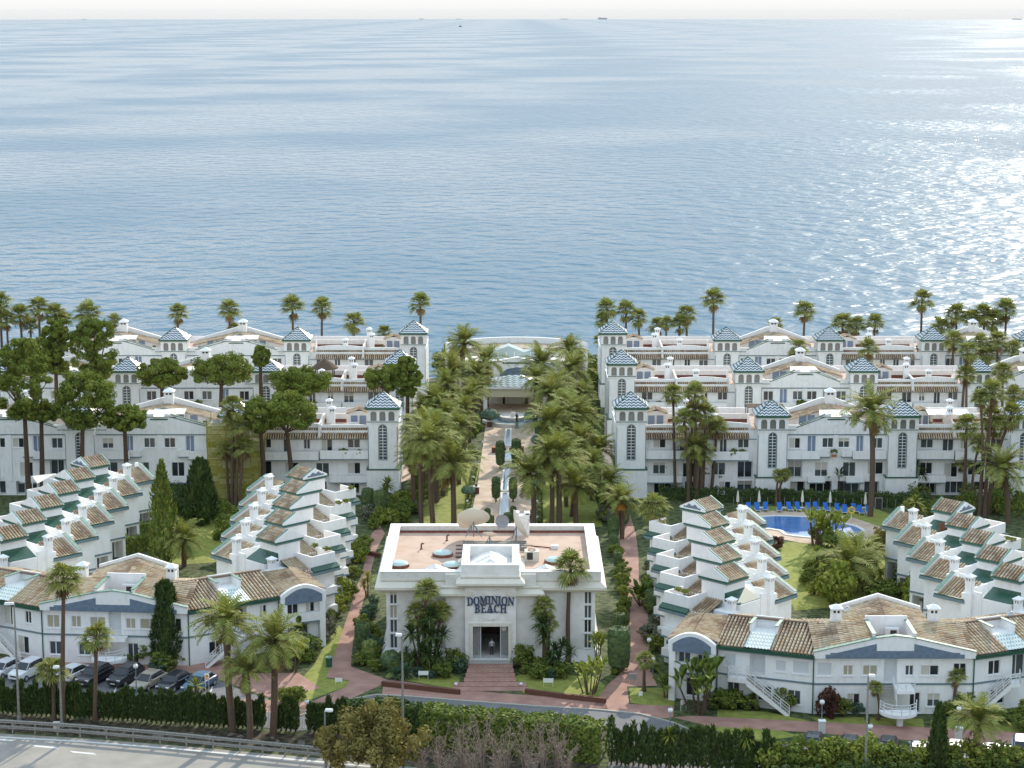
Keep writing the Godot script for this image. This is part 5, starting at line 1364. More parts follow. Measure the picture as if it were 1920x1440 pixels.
# arching feather frond along +x: leaves the crown at angle a0 and ends at a1 (degrees above level)
func feather(a0: float, a1: float, L: float, pal: Array) -> ArrayMesh:
	var b := mb()
	var p := Vector3.ZERO
	var n := 18
	var pts := [p]; var rad := [0.06]
	for i in n:
		var t := float(i) / n
		var a := deg_to_rad(lerpf(a0, a1, pow(t, 1.25)))
		var d := Vector3(cos(a), sin(a), 0)
		var q := p + d * (L / n)
		if i > 2:
			var ll := 0.62 * sin(PI * clampf(t * 0.86 + 0.12, 0, 1)) + 0.12
			for s in [-1, 1]:
				b.col = tint(pal)
				var up := Vector3(-d.y, d.x, 0)
				var out := (Vector3(0, 0, s) * 0.85 + d * 0.75 + up * rnd(-0.1, 0.38)).normalized()
				var tip := p + out * ll * rnd(0.85, 1.1) + Vector3(0, -0.16 * ll, 0)
				var w := d * 0.07
				b.quad(p - w, p + w, tip + w * 0.35, tip - w * 0.35)
		p = q
		if i % 4 == 3:
			pts.append(p); rad.append(0.05 * (1.0 - t))
	b.col = Color(0.22, 0.20, 0.08)
	b.tube(pts, rad, 3, false)
	return b.mesh(M.leaf)
# fan leaf on a stalk along +x, drooping at its tips
func fan_leaf(a0: float, L: float, pal: Array) -> ArrayMesh:
	var b := mb()
	var a := deg_to_rad(a0)
	var d := Vector3(cos(a), sin(a), 0)
	var c := d * L * 0.5 + Vector3(0, -0.06, 0)
	b.col = Color(0.20, 0.20, 0.08)
	b.bar(Vector3.ZERO, c, 0.03, 3)
	# the blade hangs a little from the end of its stalk
	var d2 := (d + Vector3(0.25, -0.30, 0)).normalized()
	var up := Vector3(-d2.y, d2.x, 0)
	var n := 13
	for i in n:
		var an := deg_to_rad(lerpf(-112, 112, float(i) / (n - 1)))
		var o := (d2 * cos(an) + Vector3(0, 0, 1) * sin(an) + up * (0.25 * absf(sin(an)))).normalized()
		var sd := o.cross(up).normalized()
		var r := L * 0.52 * rnd(0.88, 1.1) * (1.0 - 0.22 * absf(an) / 2.0)
		b.col = tint(pal, 0.2)
		var m := c + o * r * 0.62; var t := c + o * r * 1.05 + Vector3(0, -0.30 * r, 0)
		b.quad(c - sd * 0.02, c + sd * 0.02, m + sd * 0.07, m - sd * 0.07)
		b.tri(m - sd * 0.07, m + sd * 0.07, t)
	return b.mesh(M.leaf)
func make_fronds() -> void:
	cache["feather"] = []
	for q in [[84, 35, 2.9], [68, -5, 3.1], [48, -35, 3.2], [26, -60, 3.1], [2, -78, 2.9], [-30, -84, 2.3]]:
		for k in 2: cache.feather.append(feather(q[0], q[1], q[2], PALM_G))
	cache["fan"] = []
	for q in [86, 66, 44, 20, -8, -36]:
		for k in 2: cache.fan.append(fan_leaf(q, 1.95, PALM_G))
	cache["deadfan"] = [fan_leaf(-62, 1.7, [Color(0.22, 0.16, 0.08), Color(0.28, 0.20, 0.10)]), fan_leaf(-78, 1.6, [Color(0.20, 0.14, 0.07), Color(0.16, 0.12, 0.06)])]
	cache["deadfeather"] = [feather(-55, -86, 2.2, [Color(0.26, 0.18, 0.08), Color(0.2, 0.15, 0.07)])]
	cache["fruit"] = [feather(-20, -80, 1.1, [Color(0.45, 0.20, 0.03), Color(0.50, 0.26, 0.05)])]
func palm(kind: String, label: String, group: String, base: Vector3, top: Vector3, sc: float, fruit := false) -> Node3D:
	var t := thing("fan_palm" if kind == "fan" else "date_palm", label, "palm tree", Vector3(base.x, base.y, base.z), 0, group)
	var v := top - base
	var bend := Vector3(rnd(-0.25, 0.25), 0, rnd(-0.25, 0.25))
	var r := 0.17 * sqrt(sc) if kind == "fan" else 0.30 * sqrt(sc)
	var b := mb()
	var pts := []; var rad := []
	var n := 8
	for i in n + 1:
		var s := float(i) / n
		pts.append(Vector3(v.x * s * s, v.y * s, v.z * s * s) + bend * sin(PI * s))
		var rr := r * (1.35 - 0.45 * s) if kind == "fan" else r * (1.05 - 0.18 * s)
		if kind == "fan" and i == 0: rr *= 1.35
		if kind != "fan" and s > 0.86: rr *= 1.35
		rad.append(rr)
	b.tube(pts, rad, 9)
	put(b, "trunk", M.palm_bark, t)
	var rows: Array
	if kind == "fan": rows = [[0, 3], [2, 5], [3, 5], [4, 6], [6, 7], [7, 6], [8, 5]]
	else: rows = [[0, 3], [1, 4], [2, 6], [3, 6], [4, 7], [5, 7], [6, 6], [7, 5], [8, 4]]
	var bank: Array = cache.fan if kind == "fan" else cache.feather
	var off := rng.randf() * TAU
	var k := 0
	for q in rows:
		for i in q[1]:
			var yaw: float = off + TAU * (i + 0.5 * (q[0] % 2)) / q[1] + rnd(-0.3, 0.3)
			var me: ArrayMesh = bank[(q[0] + (rng.randi() % 3)) % bank.size()]
			var bs := Basis(Vector3.UP, yaw) * Basis(Vector3(0, 0, 1), rnd(-0.14, 0.14)) * Basis.from_scale(Vector3.ONE * sc * rnd(0.85, 1.12))
			put_mesh(me, "frond", t, v + Vector3(0, rnd(-0.15, 0.15) * sc, 0), bs)
			k += 1
	var dead: Array = cache.deadfan if kind == "fan" else cache.deadfeather
	for i in (4 if kind == "fan" else 3):
		put_mesh(dead[i % dead.size()], "dead_frond", t, v + Vector3(0, -0.2 * sc, 0), Basis(Vector3.UP, rng.randf() * TAU) * Basis.from_scale(Vector3.ONE * sc * rnd(0.8, 1.0)))
	if fruit:
		for i in 6: put_mesh(cache.fruit[0], "fruit_stalk", t, v + Vector3(0, -0.1, 0), Basis(Vector3.UP, rng.randf() * TAU))
	return t
# crown seen at (px, py), trunk of height h on level ground: the distance follows from the two
func palm_h(kind: String, label: String, group: String, px: float, py: float, h: float, sc: float) -> void:
	var p := G(px, py, h)
	palm(kind, label, group, Vector3(p.x, 0, p.z), p, sc)
# trunk foot seen at (bx, by), crown at (cx, cy)
func palm_b(kind: String, label: String, group: String, bx: float, by: float, cx: float, cy: float, sc: float, fruit := false) -> void:
	var b := G(bx, by)
	palm(kind, label, group, b, at(cx, cy, -b.z), sc, fruit)

# ---------- leafy masses ----------
# clumps: Array of [centre, radius]; n leaves a clump; leaves face outwards from their clump
func clumps_mesh(cl: Array, n: int, size: float, pal: Array, long := 1.6, m: Material = null, core := 0.55) -> ArrayMesh:
	var b := mb()
	for q in cl:
		var c: Vector3 = q[0]; var r: Vector3 = q[1] if q[1] is Vector3 else Vector3.ONE * float(q[1])
		var cc := tint(pal, 0.12)
		for i in n:
			var d := Vector3(rng.randfn(), rng.randfn(), rng.randfn()).normalized()
			var p := c + d * r * (pow(rng.randf(), 0.4) * (1.0 - core) + core)
			var nn := (d + Vector3(rnd(-1, 1), rnd(-0.6, 1), rnd(-1, 1)) * 0.75).normalized()
			var sx := nn.cross(Vector3(rnd(-1, 1), rnd(-1, 1), rnd(-1, 1))).normalized()
			var sy := nn.cross(sx)
			var s := size * rnd(0.7, 1.3)
			b.col = cc.lerp(tint(pal, 0.25), 0.6)
			b.quad(p - sx * s * 0.5, p + sy * s * long * 0.5, p + sx * s * 0.5, p - sy * s * long * 0.5)
	return b.mesh(m if m else M.leaf)
func ellipsoid_clumps(r: Vector3, k: int, cr: float, inner := 0.55) -> Array:
	var out := []
	for i in k:
		var d := Vector3(rng.randfn(), rng.randfn(), rng.randfn()).normalized()
		var f := rnd(inner, 0.95)
		out.append([Vector3(d.x * r.x, d.y * r.y, d.z * r.z) * f, cr * rnd(0.7, 1.25)])
	return out
const GREEN := [Color(0.120, 0.171, 0.035), Color(0.168, 0.212, 0.044), Color(0.096, 0.141, 0.035), Color(0.228, 0.252, 0.056)]
const GREEN_D := [Color(0.059, 0.100, 0.031), Color(0.080, 0.122, 0.037), Color(0.046, 0.083, 0.031), Color(0.106, 0.139, 0.040)]
const GREEN_L := [Color(0.203, 0.247, 0.042), Color(0.257, 0.286, 0.054), Color(0.149, 0.195, 0.036), Color(0.311, 0.325, 0.072)]
const GREEN_B := [Color(0.090, 0.158, 0.098), Color(0.075, 0.128, 0.084), Color(0.128, 0.180, 0.119)]
const GREY_L := [Color(0.17, 0.18, 0.13), Color(0.22, 0.22, 0.17), Color(0.10, 0.13, 0.08)]
const PINE := [Color(0.138, 0.188, 0.037), Color(0.195, 0.235, 0.046), Color(0.105, 0.149, 0.033), Color(0.244, 0.274, 0.059)]
const OCHRE := [Color(0.250, 0.206, 0.066), Color(0.194, 0.169, 0.054), Color(0.312, 0.256, 0.090), Color(0.150, 0.144, 0.048)]
const RED_D := [Color(0.10, 0.045, 0.035), Color(0.075, 0.035, 0.03), Color(0.13, 0.065, 0.04)]
func bush_mesh(key: String, r: Vector3, k: int, cr: float, n: int, size: float, pal: Array, inner := 0.5) -> ArrayMesh:
	if not cache.has(key): cache[key] = clumps_mesh(ellipsoid_clumps(r, k, cr, inner), n, size, pal)
	return cache[key]
# a leafy shrub on short stems; r is its half size
func shrub(label: String, group: String, p: Vector3, r: Vector3, style: String, called := "shrub") -> Node3D:
	var pal: Array = {"green": GREEN, "dark": GREEN_D, "light": GREEN_L, "blue": GREEN_B, "grey": GREY_L, "red": RED_D, "ochre": OCHRE}[style]
	var v := rng.randi() % 2
	var me := bush_mesh("bush_%s_%d" % [style, v], Vector3.ONE, 26, 0.34, 42, 0.15, pal)
	var t := thing(called, label, "shrub" if called != "broadleaf_tree" else "tree", p, 0, group)
	put_mesh(me, "foliage", t, Vector3(0, r.y * 0.98, 0), Basis(Vector3.UP, rng.randf() * TAU) * Basis.from_scale(r))
	var st := mb()
	for i in 4:
		var d := Vector3(cos(TAU * i / 4 + 0.4), 0, sin(TAU * i / 4 + 0.4))
		st.tube([d * 0.06, d * r.x * 0.3 + Vector3(0, r.y * 0.7, 0), d * r.x * 0.5 + Vector3(0, r.y * 1.2, 0)], [0.05, 0.035, 0.015], 5)
	put(st, "stems", M.bark, t)
	return t
# clipped evergreen: solid dense body of the given profile with a leafy skin
func topiary(label: String, group: String, p: Vector3, prof: Array, stem := 0.0, pal: Array = GREEN_D) -> void:
	var t := thing("clipped_tree", label, "topiary", p, 0, group)
	var key := "top%s%s" % [str(prof), str(pal[0])]
	if not cache.has(key):
		var b := mb()
		var sides := 20
		var rows := []
		for i in prof.size() - 1:
			var a: Vector2 = prof[i]; var c: Vector2 = prof[i + 1]
			var k := maxi(1, int((c - a).length() / 0.22))
			for j in k: rows.append(a.lerp(c, float(j) / k))
		rows.append(prof[-1])
		var ring := []
		for q in rows:
			var rr := []
			for s in sides:
				var an := TAU * s / sides
				rr.append(Vector3(cos(an), 0, -sin(an)) * maxf(0.01, q.x + rnd(-0.04, 0.04)) + Vector3(0, q.y + rnd(-0.03, 0.03), 0))
			ring.append(rr)
		for i in rows.size() - 1:
			for s in sides:
				b.col = tint(pal, 0.25)
				b.quad(ring[i][s], ring[i][(s + 1) % sides], ring[i + 1][(s + 1) % sides], ring[i + 1][s])
				for e in 3:
					b.col = tint(pal, 0.3) * 1.25
					var u: Vector3 = ring[i][s].lerp(ring[i + 1][(s + 1) % sides], rng.randf())
					u += (ring[i][s] * Vector3(1, 0, 1)).normalized() * 0.02
					var d := Vector3(rnd(-1, 1), rnd(0, 1), rnd(-1, 1)) * 0.07; var f := Vector3(rnd(-1, 1), rnd(-1, 1), rnd(-1, 1)) * 0.07
					b.tri(u - f, u + f, u + d * 1.4)
		cache[key] = b.mesh(M.clipped)
	put_mesh(cache[key], "clipped_body", t, Vector3(0, stem, 0), Basis(Vector3.UP, rng.randf() * TAU))
	put(mb().tube([Vector3(0, 0, 0), Vector3(0, stem + 0.3, 0)], [0.11, 0.09], 7), "trunk", M.bark, t)
func column_prof(r: float, h: float) -> Array: return [Vector2(r * 0.45, 0), Vector2(r * 0.88, h * 0.10), Vector2(r, h * 0.4), Vector2(r * 0.97, h * 0.85), Vector2(r * 0.82, h * 0.96), Vector2(0.0, h)]
func ball_prof(r: float, h: float) -> Array:
	var o := []
	for i in 9: o.append(Vector2(r * sin(PI * i / 8.0), h * 0.5 * (1.0 - cos(PI * i / 8.0))))
	return o
func mushroom_prof(r: float, h: float) -> Array: return [Vector2(0.0, 0.0), Vector2(r * 0.8, -0.05), Vector2(r, h * 0.2), Vector2(r * 0.92, h * 0.5), Vector2(r * 0.65, h * 0.82), Vector2(0.0, h)]
# conifer spires
func spire_mesh(key: String, r: float, h: float, n: int, pal: Array, size := 0.22, taper := 0.75) -> ArrayMesh:
	if cache.has(key): return cache[key]
	var b := mb()
	for i in n:
		var y := pow(rng.randf(), 0.85)
		var prof := (sin(PI * minf(y * 1.6 + 0.12, 0.5)) if y < 0.25 else 1.0 - pow((y - 0.25) / 0.75, 1.6) * taper - (0.25 if y > 0.96 else 0.0))
		var an := rng.randf() * TAU
		var lobe := 0.82 + 0.18 * sin(an * 5.0 + y * 7.0)
		var rr := r * maxf(prof, 0.06) * lobe * rnd(0.72, 1.05)
		var p := Vector3(cos(an) * rr, y * h, sin(an) * rr)
		var o := Vector3(cos(an), 0, sin(an))
		var up := (Vector3.UP * 1.2 + o * rnd(0.1, 0.7) + Vector3(rnd(-0.4, 0.4), 0, rnd(-0.4, 0.4))).normalized()
		var sd := up.cross(o + Vector3(rnd(-0.8, 0.8), 0, rnd(-0.8, 0.8))).normalized()
		b.col = tint(pal, 0.3)
		var s := size * rnd(0.7, 1.3)
		b.quad(p - sd * s * 0.35, p + sd * s * 0.35, p + up * s * 1.5 + sd * s * 0.1, p + up * s * 1.5 - sd * s * 0.1)
	cache[key] = b.mesh(M.needle)
	return cache[key]
func spire(called: String, label: String, group: String, p: Vector3, r: float, h: float, n: int, pal: Array, size := 0.22, taper := 0.75, variants := 3) -> void:
	var v := rng.randi() % variants
	var me := spire_mesh("spire_%s_%d_%d_%.1f" % [called, v, n, h], r, h, n, pal, size, taper)
	var t := thing(called, label, "conifer", p, rng.randf() * TAU, group)
	var f := rnd(0.9, 1.12)
	put_mesh(me, "foliage", t, Vector3(0, 0.15, 0), Basis.from_scale(Vector3(f, rnd(0.72, 1.12) if h < 4.5 else 1.0, f)))
	put(mb().tube([Vector3.ZERO, Vector3(0, h * 0.7, 0)], [0.09, 0.03], 6), "trunk", M.bark, t)
# stone pine: bare trunk, limbs, crown of needle clumps. w, h: half width and height of the crown
func pine(label: String, base: Vector3, crown: Vector3, w: float, h: float, tall := false) -> void:
	var t := thing("stone_pine", label, "tree", base, 0, "pine trees among the apartment rows")
	var v := crown - base
	var fork := Vector3(v.x * 0.6, v.y - h * 0.8, v.z)
	put(mb().tube([Vector3.ZERO, Vector3(v.x * 0.15 + rnd(-0.2, 0.2), fork.y * 0.5, v.z * 0.5), fork], [0.44, 0.33, 0.26], 9), "trunk", M.bark, t)
	var cl := []
	var k := 92 if not tall else 120
	for i in k:
		var an := rng.randf() * TAU
		var y: float
		var rr: float
		if tall:
			y = rnd(-0.95, 0.9)
			rr = sqrt(rng.randf()) * sqrt(maxf(0.1, 1.0 - y * y)) * 0.92
		else:
			rr = sqrt(rng.randf()) * 0.88
			y = lerpf(-0.55, 0.75, rng.randf()) * sqrt(maxf(0.05, 1.0 - rr * rr)) - 0.15
		var c := v + Vector3(cos(an) * w * rr, y * h, sin(an) * w * rr * 0.9)
		var q := rnd(0.13, 0.21) * w
		cl.append([c, Vector3(q, q * 0.8, q)])
	put_mesh(clumps_mesh(cl, 130, 0.17, PINE, 2.4, M.needle, 0.25), "crown", t)
	for i in 7:
		var c: Vector3 = cl[i * 5][0]
		put(mb().tube([fork + Vector3(0, -0.2, 0), fork.lerp(c, 0.5) + Vector3(0, -0.2, 0), c], [0.14, 0.09, 0.03], 6), "limb", M.bark, t)
func pine_px(label: String, px: float, py: float, wpx: float, hpx: float, h: float, tall := false, D := 0.0) -> void:
	var c := G(px, py, h) if D == 0.0 else at(px, py, D)
	var s := FOCAL / (-c.z * 1.02)
	pine(label, Vector3(c.x + rnd(-0.9, 0.9), 0, c.z), c, wpx * 0.55 / s, hpx * 0.55 / s, tall)
# plants with big paddle leaves
func paddle_mesh(v: int, pal: Array) -> ArrayMesh:
	var key := "paddle%d%s" % [v, str(pal[0])]
	if not cache.has(key):
		var b := mb()
		var n := 6
		var a0: float = [78.0, 60.0, 40.0][v]; var a1: float = [50.0, 10.0, -30.0][v]
		var p := Vector3.ZERO
		var st := Vector3(cos(deg_to_rad(a0)), sin(deg_to_rad(a0)), 0) * 0.9
		b.col = tint(pal); b.bar(p, st, 0.035, 4)
		p = st
		for i in n:
			var s := float(i) / n; var e := float(i + 1) / n
			var a := deg_to_rad(lerpf(a0, a1, s))
			var q := p + Vector3(cos(a), sin(a), 0) * (1.5 / n)
			var w0 := 0.34 * sin(PI * clampf(s * 0.9 + 0.06, 0, 1)); var w1 := 0.34 * sin(PI * clampf(e * 0.9 + 0.06, 0, 1)) * (0.0 if i == n - 1 else 1.0)
			for sd in [-1, 1]:
				b.col = tint(pal, 0.2)
				var z := Vector3(0, 0.35, sd)
				b.quad(p, q, q + z * w1, p + z * w0)
			p = q
		cache[key] = b.mesh(M.leaf)
	return cache[key]
func banana(label: String, group: String, p: Vector3, sc: float, stems: int, spread: float, h: float, pal: Array = GREEN) -> void:
	var t := thing("banana_plant", label, "plant", p, 0, group)
	for s in stems:
		var an := TAU * s / stems + rnd(-0.4, 0.4)
		var f := Vector3(cos(an), 0, sin(an)) * spread * sqrt(rng.randf())
		var hh := h * rnd(0.55, 1.0)
		put(mb().tube([f * 0.5, f + Vector3(0, hh, 0)], [0.13 * sc, 0.08 * sc], 6), "stem", M.palm_bark, t)
		for i in 7:
			put_mesh(paddle_mesh(i % 3, pal), "leaf", t, f + Vector3(0, hh - 0.1, 0), Basis(Vector3.UP, TAU * i / 7 + rnd(-0.4, 0.4)) * Basis.from_scale(Vector3.ONE * sc * rnd(0.8, 1.2)))
func spiky_head(pal: Array) -> ArrayMesh:
	var key := "spiky%s" % str(pal[0])
	if not cache.has(key):
		var b := mb()
		for i in 64:
			var an := rng.randf() * TAU; var el := deg_to_rad(rnd(-45, 85))
			var d := Vector3(cos(an) * cos(el), sin(el), sin(an) * cos(el))
			var sd := d.cross(Vector3.UP + Vector3(0.01, 0, 0)).normalized() * 0.045
			b.col = tint(pal, 0.25)
			var m := d * 0.42; var e := d * rnd(0.7, 0.85) + Vector3(0, -0.12, 0)
			b.quad(-sd * 0.6, sd * 0.6, m + sd, m - sd); b.tri(m - sd, m + sd, e)
		cache[key] = b.mesh(M.leaf)
	return cache[key]
func yucca(label: String, group: String, p: Vector3, heads: Array, pal: Array = GREEN) -> void:
	var t := thing("yucca", label, "plant", p, 0, group)
	for q in heads:
		var v := Vector3(q[0], q[1], q[2])
		put(mb().tube([v * Vector3(0.35, 0, 0.35), v * Vector3(0.7, 0.5, 0.7), v], [0.12, 0.09, 0.08], 6), "stem", M.palm_bark, t)
		put_mesh(spiky_head(pal), "leaf_head", t, v, Basis(Vector3.UP, rng.randf() * TAU) * Basis.from_scale(Vector3.ONE * float(q[3]) * 1.45))
# hedge: leafy box along a line of ground points
func hedge(called: String, label: String, group: String, pts: Array, wide: float, h: float, pal: Array, size := 0.16, dens := 90.0) -> void:
	var t := thing(called, label, "hedge", pts[0], 0, group)
	var b := mb(); var core := mb()
	for i in pts.size() - 1:
		var a: Vector3 = pts[i] - pts[0]; var e: Vector3 = pts[i + 1] - pts[0]
		var L := (e - a).length(); var d := (e - a) / L; var sd := Vector3(-d.z, 0, d.x)
		var ca := a + d * minf(0.5, L * 0.2); var ce := e - d * minf(0.5, L * 0.2)
		if i > 0: ca = a
		if i < pts.size() - 2: ce = e
		core.hexa([ca + sd * wide * 0.4, ca - sd * wide * 0.4, ce - sd * wide * 0.4, ce + sd * wide * 0.4], [ca + sd * wide * 0.36 + Vector3.UP * h * 0.92, ca - sd * wide * 0.36 + Vector3.UP * h * 0.92, ce - sd * wide * 0.36 + Vector3.UP * h * 0.92, ce + sd * wide * 0.36 + Vector3.UP * h * 0.92])
		for k in int(L * (h + wide) * dens):
			var s := rng.randf(); var wob := 0.12 * sin(s * L * 1.7) + 0.08 * sin(s * L * 4.1 + 1.0)
			var p: Vector3; var nn: Vector3
			if rng.randf() < wide / (wide + 1.6 * h):
				p = a + d * s * L + sd * rnd(-0.5, 0.5) * wide + Vector3.UP * (h + wob + rnd(-0.14, 0.10)); nn = Vector3.UP
			else:
				var q := 1.0 if rng.randf() < 0.6 else -1.0
				if (sd * q).z < 0: q = -q if rng.randf() < 0.5 else q
				p = a + d * s * L + sd * q * (wide * 0.5 + wob * 0.5 + rnd(-0.1, 0.06)) + Vector3.UP * rng.randf() * (h + wob); nn = sd * q
			nn = (nn + Vector3(rnd(-1, 1), rnd(-1, 1), rnd(-1, 1)) * 0.8).normalized()
			var x := nn.cross(Vector3(rnd(-1, 1), rnd(-1, 1), rnd(-1, 1))).normalized(); var y := nn.cross(x)
			var z := size * rnd(0.7, 1.3)
			b.col = tint(pal, 0.3)
			b.quad(p - x * z * 0.5, p + y * z * 0.8, p + x * z * 0.5, p - y * z * 0.8)
	core.col = pal[2] * 0.8
	for i in core.c.size(): core.c[i] = pal[2] * 0.8
	put(b, "foliage", M.leaf, t)
	put(core, "branches", M.clipped, t)
func twig_tree(label: String, group: String, p: Vector3, h: float, w: float, pal: Array) -> void:
	var t := thing("bare_shrub", label, "shrub", p, 0, group)
	var b := mb(); var lv := mb()
	for i in 9:
		var an := TAU * i / 9 + rnd(-0.3, 0.3)
		var e := Vector3(cos(an) * w * rnd(0.2, 0.9), h * rnd(0.65, 1.0), sin(an) * w * rnd(0.2, 0.9))
		var m := e * Vector3(0.35, 0.5, 0.35)
		b.tube([Vector3(cos(an) * 0.08, 0, sin(an) * 0.08), m, e], [0.05, 0.035, 0.012], 5)
		for k in 11:
			var s := rnd(0.3, 1.0)
			var q := Vector3.ZERO.lerp(m, s * 2) if s < 0.5 else m.lerp(e, s * 2 - 1)
			var d := Vector3(rnd(-1, 1), rnd(0.1, 1.1), rnd(-1, 1)).normalized() * rnd(0.35, 0.8)
			b.tube([q, q + d * 0.55 + Vector3(0, 0.03, 0), q + d], [0.018, 0.014, 0.006], 4)
			for f in 7:
				lv.col = tint(pal, 0.3)
				var c := q + d * rnd(0.3, 1.05) + Vector3(rnd(-0.08, 0.08), rnd(-0.08, 0.08), rnd(-0.08, 0.08))
				var x := Vector3(rnd(-1, 1), rnd(-1, 1), rnd(-1, 1)) * 0.045; var y := Vector3(rnd(-1, 1), rnd(-1, 1), rnd(-1, 1)) * 0.06
				lv.tri(c - x, c + x, c + y)
	b.col = Color(0.30, 0.24, 0.20)
	put(b, "branches", M.twig, t)
	put(lv, "dry_leaves", M.leaf, t)

func crown_scale(kind: String, p: Vector3, dia: float) -> float:
	return dia * (p - Vector3(0, CAM_H, 0)).length() / FOCAL / (2.75 if kind == "fan" else 4.6)
# planting too dense to tell its plants apart: one mass
func undergrowth(px: Array, n: int, r0: float, r1: float, pal: Array, label: String) -> void:
	var poly := PackedVector2Array()
	for i in range(0, px.size(), 2): poly.append(Vector2(px[i], px[i + 1]))
	var lo := poly[0]; var hi := poly[0]
	for q in poly: lo = lo.min(q); hi = hi.max(q)
	var cl := []; var guard := 0
	while cl.size() < n * 5 and guard < n * 200:
		guard += 1
		var q := Vector2(rnd(lo.x, hi.x), rnd(lo.y, hi.y))
		if not Geometry2D.is_point_in_polygon(q, poly): continue
		var p := G(q.x, q.y); var r := rnd(r0, r1)
		for k in 5:
			var s := r * rnd(0.4, 0.65)
			cl.append([p + Vector3(rnd(-1, 1) * r * 0.6, rnd(0.25, 1.2) * r, rnd(-1, 1) * r * 0.6), s])
	tag(put_mesh(clumps_mesh(cl, 75, 0.2, pal), "undergrowth", self), label, "undergrowth", "", "stuff")
func fill(px: Array, n: int, r0: float, r1: float, styles: Array, label: String, group: String, tall := 0.9) -> void:
	var poly := PackedVector2Array()
	for i in range(0, px.size(), 2): poly.append(Vector2(px[i], px[i + 1]))
	var lo := poly[0]; var hi := poly[0]
	for q in poly: lo = lo.min(q); hi = hi.max(q)
	var k := 0; var guard := 0
	while k < n and guard < n * 60:
		guard += 1
		var q := Vector2(rnd(lo.x, hi.x), rnd(lo.y, hi.y))
		if not Geometry2D.is_point_in_polygon(q, poly): continue
		var r := rnd(r0, r1)
		var st: String = styles[rng.randi() % styles.size()]
		var nm: String = {"green": "mid green", "dark": "dark green", "light": "yellow-green", "blue": "blue-green", "grey": "silvery", "red": "reddish", "ochre": "ochre"}[st]
		shrub(nm + " " + label, group + ", " + nm, G(q.x, q.y), Vector3(r, r * rnd(0.7, 1.1) * tall, r), st)
		k += 1

